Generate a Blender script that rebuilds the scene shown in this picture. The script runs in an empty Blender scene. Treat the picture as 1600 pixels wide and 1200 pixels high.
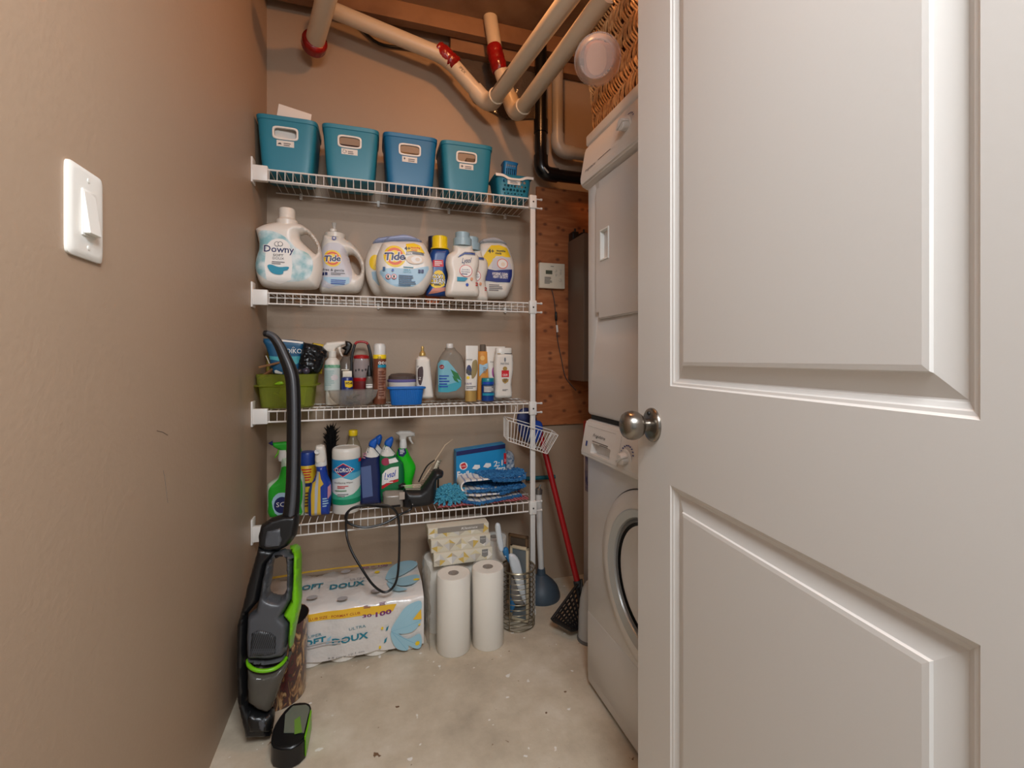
import bpy, bmesh, math, random
from mathutils import Vector, Matrix, Euler
import numpy as np
random.seed(7)
SC = bpy.context.scene
COL = SC.collection

# ------------------------------------------------------------------ camera
FPX, CX, HY, CAMH = 711.0, 800.0, 561.0, 1.05
YAW = math.atan(220 / FPX)
FW = (math.sin(YAW), math.cos(YAW)); RT = (math.cos(YAW), -math.sin(YAW))
cd = bpy.data.cameras.new('camera'); cam = bpy.data.objects.new('camera', cd); COL.objects.link(cam)
cam.location = (0, 0, CAMH); cam.rotation_euler = (math.pi / 2, 0, -YAW)
cd.sensor_fit = 'HORIZONTAL'; cd.sensor_width = 36; cd.lens = FPX / 1600 * 36
cd.shift_y = -39 / 1600; cd.clip_start = 0.02; cd.clip_end = 50
SC.camera = cam

# ------------------------------------------------------------------ world, lights, exposure
W = bpy.data.worlds.new('world'); SC.world = W; W.use_nodes = True
W.node_tree.nodes['Background'].inputs[0].default_value = (0.93, 0.96, 1.0, 1)
W.node_tree.nodes['Background'].inputs[1].default_value = 0.22
def light(name, kind, loc, energy, col, size=0.1, sizey=None, target=None):
    d = bpy.data.lights.new(name, kind); d.energy = energy; d.color = col
    if kind == 'AREA':
        d.shape = 'RECTANGLE'; d.size = size; d.size_y = sizey or size
    else:
        d.shadow_soft_size = size
    o = bpy.data.objects.new(name, d); COL.objects.link(o); o.location = loc
    if target:
        o.rotation_euler = (Vector(target) - Vector(loc)).to_track_quat('-Z', 'Y').to_euler()
    return o
light('hall_daylight', 'AREA', (0.25, -1.30, 1.50), 4.5, (0.92, 0.96, 1.0), 2.3, 1.9, (0.15, 1.6, 1.0))
light('doorway_fill', 'AREA', (0.15, -0.28, 1.96), 31, (0.90, 0.95, 1.0), 0.6, 0.5, (-0.06, 0.66, 0.5))  # unseen fill added just behind the camera to brighten left wall, floor and door
light('closet_bulb_light', 'POINT', (0.42, 1.15, 2.42), 12.5, (1.0, 0.50, 0.22), 0.035)
SC.view_settings.view_transform = 'Standard'
SC.view_settings.look = 'None'
SC.view_settings.exposure = 0.0
SC.view_settings.gamma = 1.0
SC.view_settings.use_curve_mapping = False

# ------------------------------------------------------------------ helpers
def P(px, py, Y=None, X=None, Z=None):
    """world point seen at a photo pixel on the given plane (for measuring)"""
    u = (px - CX) / FPX; v = (HY - py) / FPX
    d = (FW[0] + u * RT[0], FW[1] + u * RT[1], v)
    t = Y / d[1] if Y is not None else X / d[0] if X is not None else (Z - CAMH) / d[2]
    return Vector((d[0] * t, d[1] * t, CAMH + v * t))

def lin(c):
    return tuple(((x / 255) / 12.92 if x / 255 <= 0.04045 else ((x / 255 + 0.055) / 1.055) ** 2.4) for x in c) + (1,)
MATS = {}
def mat(name, rgb, rough=0.45, metal=0.0, noise=None, bump=None, coat=0.0, emit=None, spec=0.5, trans=0.0, rgb2=None, scale2=8, alpha=None, sss=0):
    if name in MATS: return MATS[name]
    m = bpy.data.materials.new(name); m.use_nodes = True; nt = m.node_tree; b = nt.nodes['Principled BSDF']
    b.inputs['Base Color'].default_value = lin(rgb); b.inputs['Roughness'].default_value = rough
    b.inputs['Metallic'].default_value = metal; b.inputs['Specular IOR Level'].default_value = spec
    b.inputs['Coat Weight'].default_value = coat
    if trans: b.inputs['Transmission Weight'].default_value = trans
    if emit: b.inputs['Emission Color'].default_value = lin(emit[0]); b.inputs['Emission Strength'].default_value = emit[1]
    tc = nt.nodes.new('ShaderNodeTexCoord')
    if rgb2:
        n = nt.nodes.new('ShaderNodeTexNoise'); n.inputs['Scale'].default_value = scale2; n.inputs['Detail'].default_value = 4
        r = nt.nodes.new('ShaderNodeValToRGB'); r.color_ramp.elements[0].position = 0.38; r.color_ramp.elements[1].position = 0.62
        r.color_ramp.elements[0].color = lin(rgb); r.color_ramp.elements[1].color = lin(rgb2)
        nt.links.new(tc.outputs['Object'], n.inputs['Vector']); nt.links.new(n.outputs['Fac'], r.inputs['Fac'])
        nt.links.new(r.outputs['Color'], b.inputs['Base Color'])
    if bump:
        n = nt.nodes.new('ShaderNodeTexNoise'); n.inputs['Scale'].default_value = bump[0]; n.inputs['Detail'].default_value = 3
        bp = nt.nodes.new('ShaderNodeBump'); bp.inputs['Strength'].default_value = bump[1]; bp.inputs['Distance'].default_value = bump[2] if len(bump) > 2 else 0.002
        nt.links.new(tc.outputs['Object'], n.inputs['Vector']); nt.links.new(n.outputs['Fac'], bp.inputs['Height']); nt.links.new(bp.outputs['Normal'], b.inputs['Normal'])
    MATS[name] = m
    return m
def clear(name, tint, clarity=0.75, rough=0.12, edge=0.6):
    """thin see-through plastic: tinted transparency under a fresnel sheen, with a little diffuse haze"""
    if name in MATS: return MATS[name]
    m = bpy.data.materials.new(name); m.use_nodes = True; nt = m.node_tree
    for n in list(nt.nodes): nt.nodes.remove(n)
    out = nt.nodes.new('ShaderNodeOutputMaterial'); tr = nt.nodes.new('ShaderNodeBsdfTransparent'); pr = nt.nodes.new('ShaderNodeBsdfPrincipled')
    tr.inputs[0].default_value = lin(tint); pr.inputs['Base Color'].default_value = lin(tint); pr.inputs['Roughness'].default_value = rough
    mx = nt.nodes.new('ShaderNodeMixShader'); lw = nt.nodes.new('ShaderNodeLayerWeight'); lw.inputs['Blend'].default_value = 0.25
    mr = nt.nodes.new('ShaderNodeMapRange'); mr.inputs['To Min'].default_value = 1 - clarity; mr.inputs['To Max'].default_value = max(edge, 1 - clarity)
    nt.links.new(lw.outputs['Facing'], mr.inputs['Value']); nt.links.new(mr.outputs[0], mx.inputs[0])
    nt.links.new(tr.outputs[0], mx.inputs[1]); nt.links.new(pr.outputs[0], mx.inputs[2]); nt.links.new(mx.outputs[0], out.inputs[0])
    MATS[name] = m
    return m

def obj(name, bm, m, parent=None, smooth=True, loc=None, rot=None, angle=40):
    me = bpy.data.meshes.new(name)
    if isinstance(bm, bmesh.types.BMesh):
        bm.normal_update()
        if smooth:
            for f in bm.faces: f.smooth = True
            for e in bm.edges:
                if len(e.link_faces) == 2 and e.calc_face_angle(0) > math.radians(angle): e.smooth = False
        bm.to_mesh(me); bm.free()
    else:
        me = bm
    for mm in (m if isinstance(m, (list, tuple)) else [m]): me.materials.append(mm)
    o = bpy.data.objects.new(name, me); COL.objects.link(o)
    if parent: o.parent = parent
    if loc is not None: o.location = loc
    if rot is not None: o.rotation_euler = rot
    return o
def tag(o, label, cat, group=None):
    o['label'] = label; o['category'] = cat
    if group: o['group'] = group
    return o
def thing(name, label, cat, loc=(0, 0, 0), rotz=0, group=None):
    o = bpy.data.objects.new(name, None); COL.objects.link(o); o.empty_display_size = 0.05
    o.location = loc; o.rotation_euler = (0, 0, rotz)
    return tag(o, label, cat, group)
def struct(name, bm, m, parent=None, **k):
    o = obj(name, bm, m, parent, **k)
    if not parent: o['kind'] = 'structure'
    return o
def NB(): return bmesh.new()

def xf(bm, vs, M):
    if M is not None: bmesh.ops.transform(bm, matrix=M, verts=vs)
def add_box(bm, a, b, bevel=0, M=None, mi=0, seg=2):
    """axis-aligned box from corner a to corner b"""
    r = bmesh.ops.create_cube(bm, size=1); vs = r['verts']
    c = [(a[i] + b[i]) / 2 for i in range(3)]; s = [abs(b[i] - a[i]) for i in range(3)]
    for v in vs: v.co = Vector((v.co[i] * s[i] + c[i] for i in range(3)))
    fs = set(f for v in vs for f in v.link_faces)
    if bevel:
        es = list(set(e for v in vs for e in v.link_edges))
        rr = bmesh.ops.bevel(bm, geom=es, offset=bevel, segments=seg, profile=0.5, affect='EDGES')
        vs = list(set(v for f in rr['faces'] for v in f.verts) | set(v for f in fs if f.is_valid for v in f.verts))
        fs = set(f for v in vs for f in v.link_faces)
    for f in fs: f.material_index = mi
    xf(bm, vs, M)
    return vs
def add_lathe(bm, prof, n=32, M=None, mi=0, cap=True):
    """revolve [(r, z)...] about local Z"""
    rings = []; allv = []
    for r, z in prof:
        if r < 1e-6: ring = [bm.verts.new((0, 0, z))]
        else: ring = [bm.verts.new((r * math.cos(2 * math.pi * i / n), r * math.sin(2 * math.pi * i / n), z)) for i in range(n)]
        rings.append(ring); allv += ring
    fs = []
    for A, B in zip(rings, rings[1:]):
        for i in range(n):
            j = (i + 1) % n
            if len(A) == 1 and len(B) == 1: continue
            if len(A) == 1: fs.append(bm.faces.new((A[0], B[j], B[i])))
            elif len(B) == 1: fs.append(bm.faces.new((A[i], A[j], B[0])))
            else: fs.append(bm.faces.new((A[i], A[j], B[j], B[i])))
    if cap:
        if len(rings[0]) > 2: fs.append(bm.faces.new(list(reversed(rings[0]))))
        if len(rings[-1]) > 2: fs.append(bm.faces.new(rings[-1]))
    for f in fs: f.material_index = mi
    xf(bm, allv, M)
    return allv
def add_tube(bm, pts, r, n=8, closed=False, mi=0, sx=1.0):
    pts = [Vector(p) for p in pts]; N = len(pts); rs = r if isinstance(r, (list, tuple)) else [r] * N
    rings = []; up = None
    for i, p in enumerate(pts):
        if closed: t = pts[(i + 1) % N] - pts[i - 1]
        else: t = pts[min(i + 1, N - 1)] - pts[max(i - 1, 0)]
        t.normalize()
        if up is None:
            up = Vector((0, 0, 1)) if abs(t.z) < 0.9 else Vector((0, 1, 0))
        a = t.cross(up)
        if a.length < 1e-5: a = t.cross(Vector((1, 0, 0)))
        a.normalize(); b = a.cross(t).normalized(); up = b
        rings.append([bm.verts.new(p + a * rs[i] * sx * math.cos(2 * math.pi * k / n) + b * rs[i] * math.sin(2 * math.pi * k / n)) for k in range(n)])
    R = list(zip(rings, rings[1:])) + ([(rings[-1], rings[0])] if closed else [])
    fs = []
    for A, B in R:
        for k in range(n): fs.append(bm.faces.new((A[k], A[(k + 1) % n], B[(k + 1) % n], B[k])))
    if not closed:
        fs.append(bm.faces.new(list(reversed(rings[0])))); fs.append(bm.faces.new(rings[-1]))
    for f in fs: f.material_index = mi
    return [v for g in rings for v in g]
def add_loft(bm, secs, n=32, mi=0, cap=True, M=None):
    """secs: (z, hx, hy, ox, oy, p) superellipse rings"""
    rings = []
    for s in secs:
        z, hx, hy = s[:3]; ox, oy, p = (list(s[3:]) + [0, 0, 2.5])[:3] if len(s) > 3 else (0, 0, 2.5)
        ring = []
        for i in range(n):
            t = 2 * math.pi * i / n; c, q = math.cos(t), math.sin(t)
            ring.append(bm.verts.new((ox + hx * math.copysign(abs(c) ** (2 / p), c), oy + hy * math.copysign(abs(q) ** (2 / p), q), z)))
        rings.append(ring)
    fs = []
    for A, B in zip(rings, rings[1:]):
        for i in range(n): fs.append(bm.faces.new((A[i], A[(i + 1) % n], B[(i + 1) % n], B[i])))
    if cap:
        fs.append(bm.faces.new(list(reversed(rings[0])))); fs.append(bm.faces.new(rings[-1]))
    for f in fs: f.material_index = mi
    vs = [v for g in rings for v in g]
    xf(bm, vs, M)
    return vs
def spl(pts, k=5, closed=True):
    """Catmull-Rom through 2-D or 3-D points"""
    pts = [Vector(p) for p in pts]; n = len(pts); out = []
    for i in range(n if closed else n - 1):
        p0 = pts[i - 1] if (closed or i > 0) else pts[0]; p1 = pts[i]; p2 = pts[(i + 1) % n]
        p3 = pts[(i + 2) % n] if (closed or i + 2 < n) else pts[-1]
        for j in range(k):
            t = j / k
            out.append(0.5 * ((2 * p1) + (p2 - p0) * t + (2 * p0 - 5 * p1 + 4 * p2 - p3) * t * t + (3 * p1 - p0 - 3 * p2 + p3) * t ** 3))
    if not closed: out.append(pts[-1])
    return out

class Puff:
    """pillow-shaped solid from a closed outline (u right, v up) with holes; half depth T, edge radius R"""
    def __init__(s, outline, holes=(), T=0.03, R=0.03, grid=0.005):
        s.loops = [outline] + list(holes); s.T = T; s.R = R; s.grid = grid
        A = []; B = []
        for L in s.loops:
            L = [Vector((p[0], p[1])) for p in L]
            for i in range(len(L)): A.append(L[i - 1]); B.append(L[i])
        s.A = np.array(A); s.D = np.array(B) - s.A; s.LL = (s.D ** 2).sum(1) + 1e-12
    def depth(s, u, v):
        p = np.array([u, v]); w = p - s.A; t = np.clip((w * s.D).sum(1) / s.LL, 0, 1)
        d = math.sqrt((((s.A + s.D * t[:, None]) - p) ** 2).sum(1).min())
        x = 1 - min(d / s.R, 1)
        return s.T * math.sqrt(max(1 - x * x, 0))
    def flat(s):
        bm = NB()
        for L in s.loops:
            vs = [bm.verts.new((p[0], 0, p[1])) for p in L]
            for i in range(len(vs)): bm.edges.new((vs[i - 1], vs[i]))
        bmesh.ops.triangle_fill(bm, use_beauty=True, edges=bm.edges[:], normal=(0, -1, 0))
        gridcut(bm, s.grid)
        return bm
    def build(s, bm, M=None, mi=0):
        fl = s.flat(); fl.verts.ensure_lookup_table()
        fl.verts.index_update()
        bound = [v.is_boundary for v in fl.verts]
        h = [0 if b else s.depth(v.co.x, v.co.z) for v, b in zip(fl.verts, bound)]
        F = [bm.verts.new((v.co.x, -q, v.co.z)) for v, q in zip(fl.verts, h)]
        K = [f if b else bm.verts.new((v.co.x, q, v.co.z)) for f, v, q, b in zip(F, fl.verts, h, bound)]
        for f in fl.faces:
            ids = [v.index for v in f.verts]
            if f.normal.y > 0: ids.reverse()
            for q, ii in ((F, ids), (K, list(reversed(ids)))):
                try: bm.faces.new([q[i] for i in ii]).material_index = mi
                except ValueError: pass
        fl.free()
        vs = list(set(F + K)); xf(bm, vs, M)
        return vs
    def surf(s, u, v, e): return (u, -s.depth(u, v) - e, v)
def gridcut(bm, g, u=True, v=True):
    if not bm.verts: return
    xs = [q.co.x for q in bm.verts]; zs = [q.co.z for q in bm.verts]
    if u:
        x = math.floor(min(xs) / g) * g + g
        while x < max(xs) - 1e-5:
            bmesh.ops.bisect_plane(bm, geom=bm.verts[:] + bm.edges[:] + bm.faces[:], plane_co=(x + 1e-5, 0, 0), plane_no=(1, 0, 0), dist=1e-6); x += g
    if v:
        z = math.floor(min(zs) / g) * g + g
        while z < max(zs) - 1e-5:
            bmesh.ops.bisect_plane(bm, geom=bm.verts[:] + bm.edges[:] + bm.faces[:], plane_co=(0, 0, z + 1e-5), plane_no=(0, 0, 1), dist=1e-6); z += g
def cylsurf(r, cy=0.0):
    return lambda u, v, e: ((r + e) * math.sin(u / r), cy - (r + e) * math.cos(u / r), v)
def flatsurf(y=0.0): return lambda u, v, e: (u, y - e, v)

class Decal:
    """flat printed layers laid on a surface function; one mesh with a slot per colour"""
    S = 1.0
    def __init__(s): s.bm = NB(); s.mats = []; s.k = 0; s.lay = s.bm.faces.layers.int.new('k')
    def _mi(s, m):
        if m not in s.mats: s.mats.append(m)
        return s.mats.index(m)
    def poly(s, pts, m, bump=True):
        if bump: s.k += 1
        vs = [s.bm.verts.new((p[0], 0, p[1])) for p in pts]
        es = [s.bm.edges.new((vs[i - 1], vs[i])) for i in range(len(vs))]
        r = bmesh.ops.triangle_fill(s.bm, use_beauty=True, edges=es, normal=(0, -1, 0))
        mi = s._mi(m)
        for f in r['geom']:
            if isinstance(f, bmesh.types.BMFace): f.material_index = mi; f[s.lay] = s.k
        return s
    def rect(s, u0, v0, u1, v1, m, bump=True): return s.poly([(u0, v0), (u1, v0), (u1, v1), (u0, v1)], m, bump)
    def ell(s, cu, cv, ru, rv, m, n=28, bump=True):
        ru *= s.S; rv *= s.S
        return s.poly([(cu + ru * math.cos(2 * math.pi * i / n), cv + rv * math.sin(2 * math.pi * i / n)) for i in range(n)], m, bump)
    def bars(s, u0, u1, v0, v1, n, m, seed=1):
        rn = random.Random(seed); s.k += 1; h = (v1 - v0) / n
        for i in range(n):
            v = v0 + h * i; s.rect(u0, v, u0 + (u1 - u0) * rn.uniform(0.6, 1), v + h * 0.45, m, False)
        return s
    def text(s, t, cu, cv, h, m, width=None, bold=0.0, shear=0.0, skew=0.0, align='C'):
        """text of cap height h centred at (cu, cv)"""
        s.k += 1; h *= s.S; width = width and width * s.S
        c = bpy.data.curves.new('txt', 'FONT'); c.body = t; c.size = 1; c.offset = bold; c.shear = shear; c.resolution_u = 2
        o = bpy.data.objects.new('txt', c); COL.objects.link(o)
        dg = bpy.context.evaluated_depsgraph_get(); dg.update()
        me = bpy.data.meshes.new_from_object(o.evaluated_get(dg))
        bpy.data.objects.remove(o); bpy.data.curves.remove(c)
        xs = [v.co.x for v in me.vertices]; x0, x1 = min(xs), max(xs)
        k = h / 0.69; kx = width / (x1 - x0) if width else k
        mi = s._mi(m); vs = []
        for v in me.vertices:
            u = (v.co.x - (x0 + x1) / 2) * kx
            vs.append(s.bm.verts.new((cu + u, 0, cv + (v.co.y - 0.345) * k + skew * u)))
        for p in me.polygons:
            try: f = s.bm.faces.new([vs[i] for i in p.vertices]); f.material_index = mi; f[s.lay] = s.k
            except ValueError: pass
        bpy.data.meshes.remove(me)
        return s
    def build(s, name, parent, surf, grid=None, eps=0.0003, base=0.0005, loc=None, rot=None):
        bm = s.bm
        if grid: gridcut(bm, grid)
        bm.faces.ensure_lookup_table()
        bmesh.ops.split_edges(bm, edges=bm.edges[:]) if False else None
        done = {}
        lev = {}
        for f in bm.faces:
            for v in f.verts: lev[v] = max(lev.get(v, 0), f[s.lay])
        for v in bm.verts:
            v.co = Vector(surf(v.co.x, v.co.z, base + eps * lev.get(v, 0)))
        return obj(name, bm, s.mats, parent, smooth=False, loc=loc, rot=rot)

class Fr:
    """local frame of a shelf or floor item: centre pixel column, middle plane Y, support height zs"""
    def __init__(s, px, Y, zs):
        p = P(px, 600, Y=Y); s.X = p.x; s.Y = Y; s.zs = zs; s.loc = (p.x, Y, zs)
    def L(s, px, py):
        p = P(px, py, Y=s.Y); return (p.x - s.X, p.z - s.zs)
    def LL(s, pts, k=0):
        q = [s.L(*p) for p in pts]
        return spl(q, k) if k else [Vector(p) for p in q]
def zm(x0, y0, sc, pts): return [(x0 + sc * a, y0 + sc * b) for a, b in pts]
def cut(o, bm):
    """carve the cutter shape out of object o (applied, no modifier left)"""
    me = bpy.data.meshes.new('cut'); bmesh.ops.recalc_face_normals(bm, faces=bm.faces[:]); bm.to_mesh(me); bm.free()
    c = bpy.data.objects.new('cut', me); COL.objects.link(c); c.matrix_world = Matrix.Identity(4)
    bpy.context.view_layer.update(); c.matrix_world = o.matrix_world.copy()
    m = o.modifiers.new('b', 'BOOLEAN'); m.operation = 'DIFFERENCE'; m.solver = 'EXACT'; m.object = c
    dg = bpy.context.evaluated_depsgraph_get(); dg.update()
    new = bpy.data.meshes.new_from_object(o.evaluated_get(dg)); old = o.data; o.modifiers.clear()
    new.name = old.name; o.data = new; bpy.data.objects.remove(c); bpy.data.meshes.remove(old)
    return o
# ------------------------------------------------------------------ setting
WX, BY, RX, CZ = -0.397, 2.02, 1.42, 2.52
def paint(name, rgb, rough, bumpscale=90, marks=True):
    m = mat(name, rgb, rough, bump=(bumpscale, 0.25, 0.002)); nt = m.node_tree; b = nt.nodes['Principled BSDF']
    tc = [n for n in nt.nodes if n.type == 'TEX_COORD'][0]
    n = nt.nodes.new('ShaderNodeTexNoise'); n.inputs['Scale'].default_value = 1.7; n.inputs['Detail'].default_value = 5
    mx = nt.nodes.new('ShaderNodeMix'); mx.data_type = 'RGBA'; mx.inputs['A'].default_value = lin(rgb); mx.inputs['B'].default_value = lin([c * 0.93 for c in rgb])
    nt.links.new(tc.outputs['Object'], n.inputs['Vector']); nt.links.new(n.outputs['Fac'], mx.inputs['Factor']); nt.links.new(mx.outputs['Result'], b.inputs['Base Color'])
    return m
M_wall = paint('taupe_wall_paint', (178, 153, 129), 0.52)
M_trimwhite = mat('white_trim_paint', (226, 222, 215), 0.4, bump=(60, 0.05))
M_white = mat('white_plastic', (226, 223, 217), 0.38)
M_whitewire = mat('white_vinyl_wire', (226, 222, 216), 0.35)
M_black = mat('black_plastic', (18, 18, 19), 0.38)
M_dgrey = mat('dark_grey_plastic', (52, 54, 57), 0.4)
M_chrome = mat('chrome', (205, 205, 205), 0.12, 1.0)
# concrete floor: mottled tone, pits, paint drips
mf = mat('concrete', (178, 165, 148), 0.8, bump=(35, 0.5, 0.003)); nt = mf.node_tree; b = nt.nodes['Principled BSDF']
tc = [n for n in nt.nodes if n.type == 'TEX_COORD'][0]
def ramp(nt, src, stops):
    r = nt.nodes.new('ShaderNodeValToRGB'); e = r.color_ramp.elements
    while len(e) < len(stops): e.new(0.5)
    for q, (p, c) in zip(e, stops): q.position = p; q.color = c
    nt.links.new(src, r.inputs['Fac']); return r
n1 = nt.nodes.new('ShaderNodeTexNoise'); n1.inputs['Scale'].default_value = 5; n1.inputs['Detail'].default_value = 9; n1.inputs['Roughness'].default_value = 0.65
r1 = ramp(nt, n1.outputs['Fac'], [(0.3, lin((174, 160, 140))), (0.5, lin((196, 182, 160))), (0.72, lin((214, 203, 185)))])
n2 = nt.nodes.new('ShaderNodeTexNoise'); n2.inputs['Scale'].default_value = 26; n2.inputs['Detail'].default_value = 2
r2 = ramp(nt, n2.outputs['Fac'], [(0.69, (0, 0, 0, 1)), (0.715, (1, 1, 1, 1))])
mx = nt.nodes.new('ShaderNodeMix'); mx.data_type = 'RGBA'; mx.inputs['B'].default_value = lin((226, 222, 214))
n3 = nt.nodes.new('ShaderNodeTexNoise'); n3.inputs['Scale'].default_value = 33; n3.inputs['Detail'].default_value = 2
r3 = ramp(nt, n3.outputs['Fac'], [(0.25, (1, 1, 1, 1)), (0.28, (0, 0, 0, 1))])
mx2 = nt.nodes.new('ShaderNodeMix'); mx2.data_type = 'RGBA'; mx2.inputs['B'].default_value = lin((112, 82, 56))
for n in (n1, n2): nt.links.new(tc.outputs['Object'], n.inputs['Vector'])
mp = nt.nodes.new('ShaderNodeMapping'); mp.inputs['Location'].default_value = (3, 5, 1); nt.links.new(tc.outputs['Object'], mp.inputs[0]); nt.links.new(mp.outputs[0], n3.inputs['Vector'])
nt.links.new(r1.outputs[0], mx.inputs['A']); nt.links.new(r2.outputs[0], mx.inputs['Factor'])
nt.links.new(mx.outputs['Result'], mx2.inputs['A']); nt.links.new(r3.outputs[0], mx2.inputs['Factor']); nt.links.new(mx2.outputs['Result'], b.inputs['Base Color'])

bm = NB(); add_box(bm, (-1.6, -2.2, -0.1), (RX + 0.1, BY + 0.1, 0)); struct('floor', bm, mf, smooth=False)
bm = NB(); add_box(bm, (WX - 0.1, 0.16, 0), (WX, BY + 0.1, CZ)); struct('wall_left', bm, M_wall, smooth=False)
bm = NB(); add_box(bm, (WX, BY, 0), (RX, BY + 0.1, CZ)); struct('wall_back', bm, M_wall, smooth=False)
bm = NB(); add_box(bm, (RX, 0.04, 0), (RX + 0.1, BY + 0.1, CZ)); struct('wall_right', bm, M_wall, smooth=False)
bm = NB(); add_box(bm, (WX - 0.1, 0.04, 0), (-0.34, 0.16, CZ)); add_box(bm, (0.47, 0.04, 0), (RX, 0.16, CZ)); add_box(bm, (-0.34, 0.04, 2.06), (0.47, 0.16, CZ))
struct('wall_front', bm, M_wall, smooth=False)
M_ceil = mat('subfloor_ceiling', (150, 122, 96), 0.8, rgb2=(126, 98, 74), scale2=6)
bm = NB(); add_box(bm, (WX - 0.1, 0.0, CZ), (RX + 0.1, BY + 0.1, CZ + 0.1)); struct('ceiling', bm, M_ceil, smooth=False)
# jamb of the doorway
bm = NB(); add_box(bm, (-0.34, 0.03, 0), (-0.32, 0.17, 2.06)); add_box(bm, (0.455, 0.03, 0), (0.47, 0.17, 2.06)); add_box(bm, (-0.32, 0.03, 2.045), (0.455, 0.17, 2.06))
struct('trim_1', bm, M_trimwhite, smooth=False)
# pencil scuffs on the left wall
M_scuff = mat('scuff', (120, 106, 94), 0.8)
bm = NB()
for pts in ([(255, 735), (258, 752), (262, 786)], [(245, 673), (254, 675), (262, 680)]):
    add_tube(bm, [P(x, y, X=WX + 0.0002) for x, y in pts], 0.0006, 4)
o = struct('trim_2', bm, M_scuff)

# ------------------------------------------------------------------ the door
M_door = mat('door_paint', (214, 209, 203), 0.38, bump=(140, 0.10, 0.001)); nt = M_door.node_tree
DW, DH, DT = 0.712, 2.03, 0.035
door = bpy.data.objects.new('door_1', None); COL.objects.link(door); door['kind'] = 'structure'
door.location = (0.4409, 0.1076, 0.012); door.rotation_euler = (0, 0, math.atan2(0.9934, 0.115))
# door local: x from hinge to latch, +y towards the camera side, z up
bm = NB()
pan = [(0.125, DW - 0.125, 0.20, 0.826 - 0.012), (0.125, DW - 0.125, 1.002 - 0.012, 1.895)]
xs = [0, 0.125, DW - 0.125, DW]; zs = [0, pan[0][2], pan[0][3], pan[1][2], pan[1][3], DH]
for side in (0, -DT):
    for i in range(3):
        for j in range(5):
            if i == 1 and j in (1, 3): continue
            q = [bm.verts.new((x, side, z)) for x, z in ((xs[i], zs[j]), (xs[i + 1], zs[j]), (xs[i + 1], zs[j + 1]), (xs[i], zs[j + 1]))]
            bm.faces.new(q if side else q[::-1])
    prof = [(0, 0), (0.0025, -0.0022), (0.006, -0.0030), (0.0075, -0.0050), (0.0115, -0.0075), (0.013, -0.0095), (0.0145, -0.0100), (0.036, -0.0035), (0.0375, -0.0008), (0.0430, 0.0000)]
    sg = 1 if side == 0 else -1
    for x0, x1, z0, z1 in pan:
        rings = [[bm.verts.new((x, side + sg * h, z)) for x, z in ((x0 + d, z0 + d), (x1 - d, z0 + d), (x1 - d, z1 - d), (x0 + d, z1 - d))] for d, h in prof]
        for A, B in zip(rings, rings[1:]):
            for i in range(4):
                q = (A[i], A[(i + 1) % 4], B[(i + 1) % 4], B[i]); bm.faces.new(q if side else q[::-1])
        bm.faces.new(rings[-1] if side else rings[-1][::-1])
for a, b_ in (((0, 0), (0, DH)), ((DW, 0), (DW, DH))):
    bm.faces.new([bm.verts.new(p) for p in ((a[0], 0, a[1]), (b_[0], 0, b_[1]), (b_[0], -DT, b_[1]), (a[0], -DT, a[1]))])
for z in (0, DH): bm.faces.new([bm.verts.new(p) for p in ((0, 0, z), (DW, 0, z), (DW, -DT, z), (0, -DT, z))])
bmesh.ops.remove_doubles(bm, verts=bm.verts[:], dist=1e-5); bmesh.ops.recalc_face_normals(bm, faces=bm.faces[:])
obj('door_leaf', bm, M_door, door, smooth=False)
M_nickel = mat('satin_nickel', (150, 143, 134), 0.27, 1.0); M_nickel.node_tree.nodes['Principled BSDF'].inputs['Anisotropic'].default_value = 0.4
M_slot = mat('screw_slot', (40, 38, 36), 0.5, 0.6)
for sg, nm in ((1, 'door_knob'), (-1, 'door_knob')):
    M = Matrix.Translation((DW - 0.062, 0 if sg > 0 else -DT, 0.912)) @ Matrix.Rotation(-sg * math.pi / 2, 4, 'X')
    kn = NB()
    add_lathe(kn, [(0.0125, 0.004), (0.0120, 0.014), (0.0125, 0.020), (0.016, 0.0225), (0.0215, 0.026), (0.0255, 0.032), (0.0275, 0.040), (0.0275, 0.045), (0.026, 0.052), (0.022, 0.0585), (0.015, 0.0625), (0.007, 0.0643), (0, 0.0645)], 48, M)
    k = obj('door_knob', kn, M_nickel, door)
    rs = NB(); add_lathe(rs, [(0.0325, 0), (0.0325, 0.003), (0.031, 0.0055), (0.0275, 0.0075), (0.023, 0.0083), (0.0125, 0.0105)], 48, M)
    obj('rose', rs, M_nickel, k)
    if sg > 0:
        sc = NB(); add_lathe(sc, [(0.0042, 0), (0.0042, 0.0095), (0.0036, 0.0105), (0, 0.0107)], 20, M @ Matrix.Translation((0.0, -0.022, 0)))
        obj('screw', sc, M_slot, k)
hg = NB()
for z in (0.2, 1.0, 1.8): add_lathe(hg, [(0.006, z), (0.006, z + 0.09)], 16, Matrix.Translation((-0.006, 0.002, 0)))
obj('hinge', hg, M_nickel, door)

# ------------------------------------------------------------------ light switch on the left wall
sw = thing('light_switch', 'white rocker light switch with screwed wall plate on the left taupe wall', 'light switch', (WX, 0.8091, 1.259), math.pi / 2)
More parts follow.
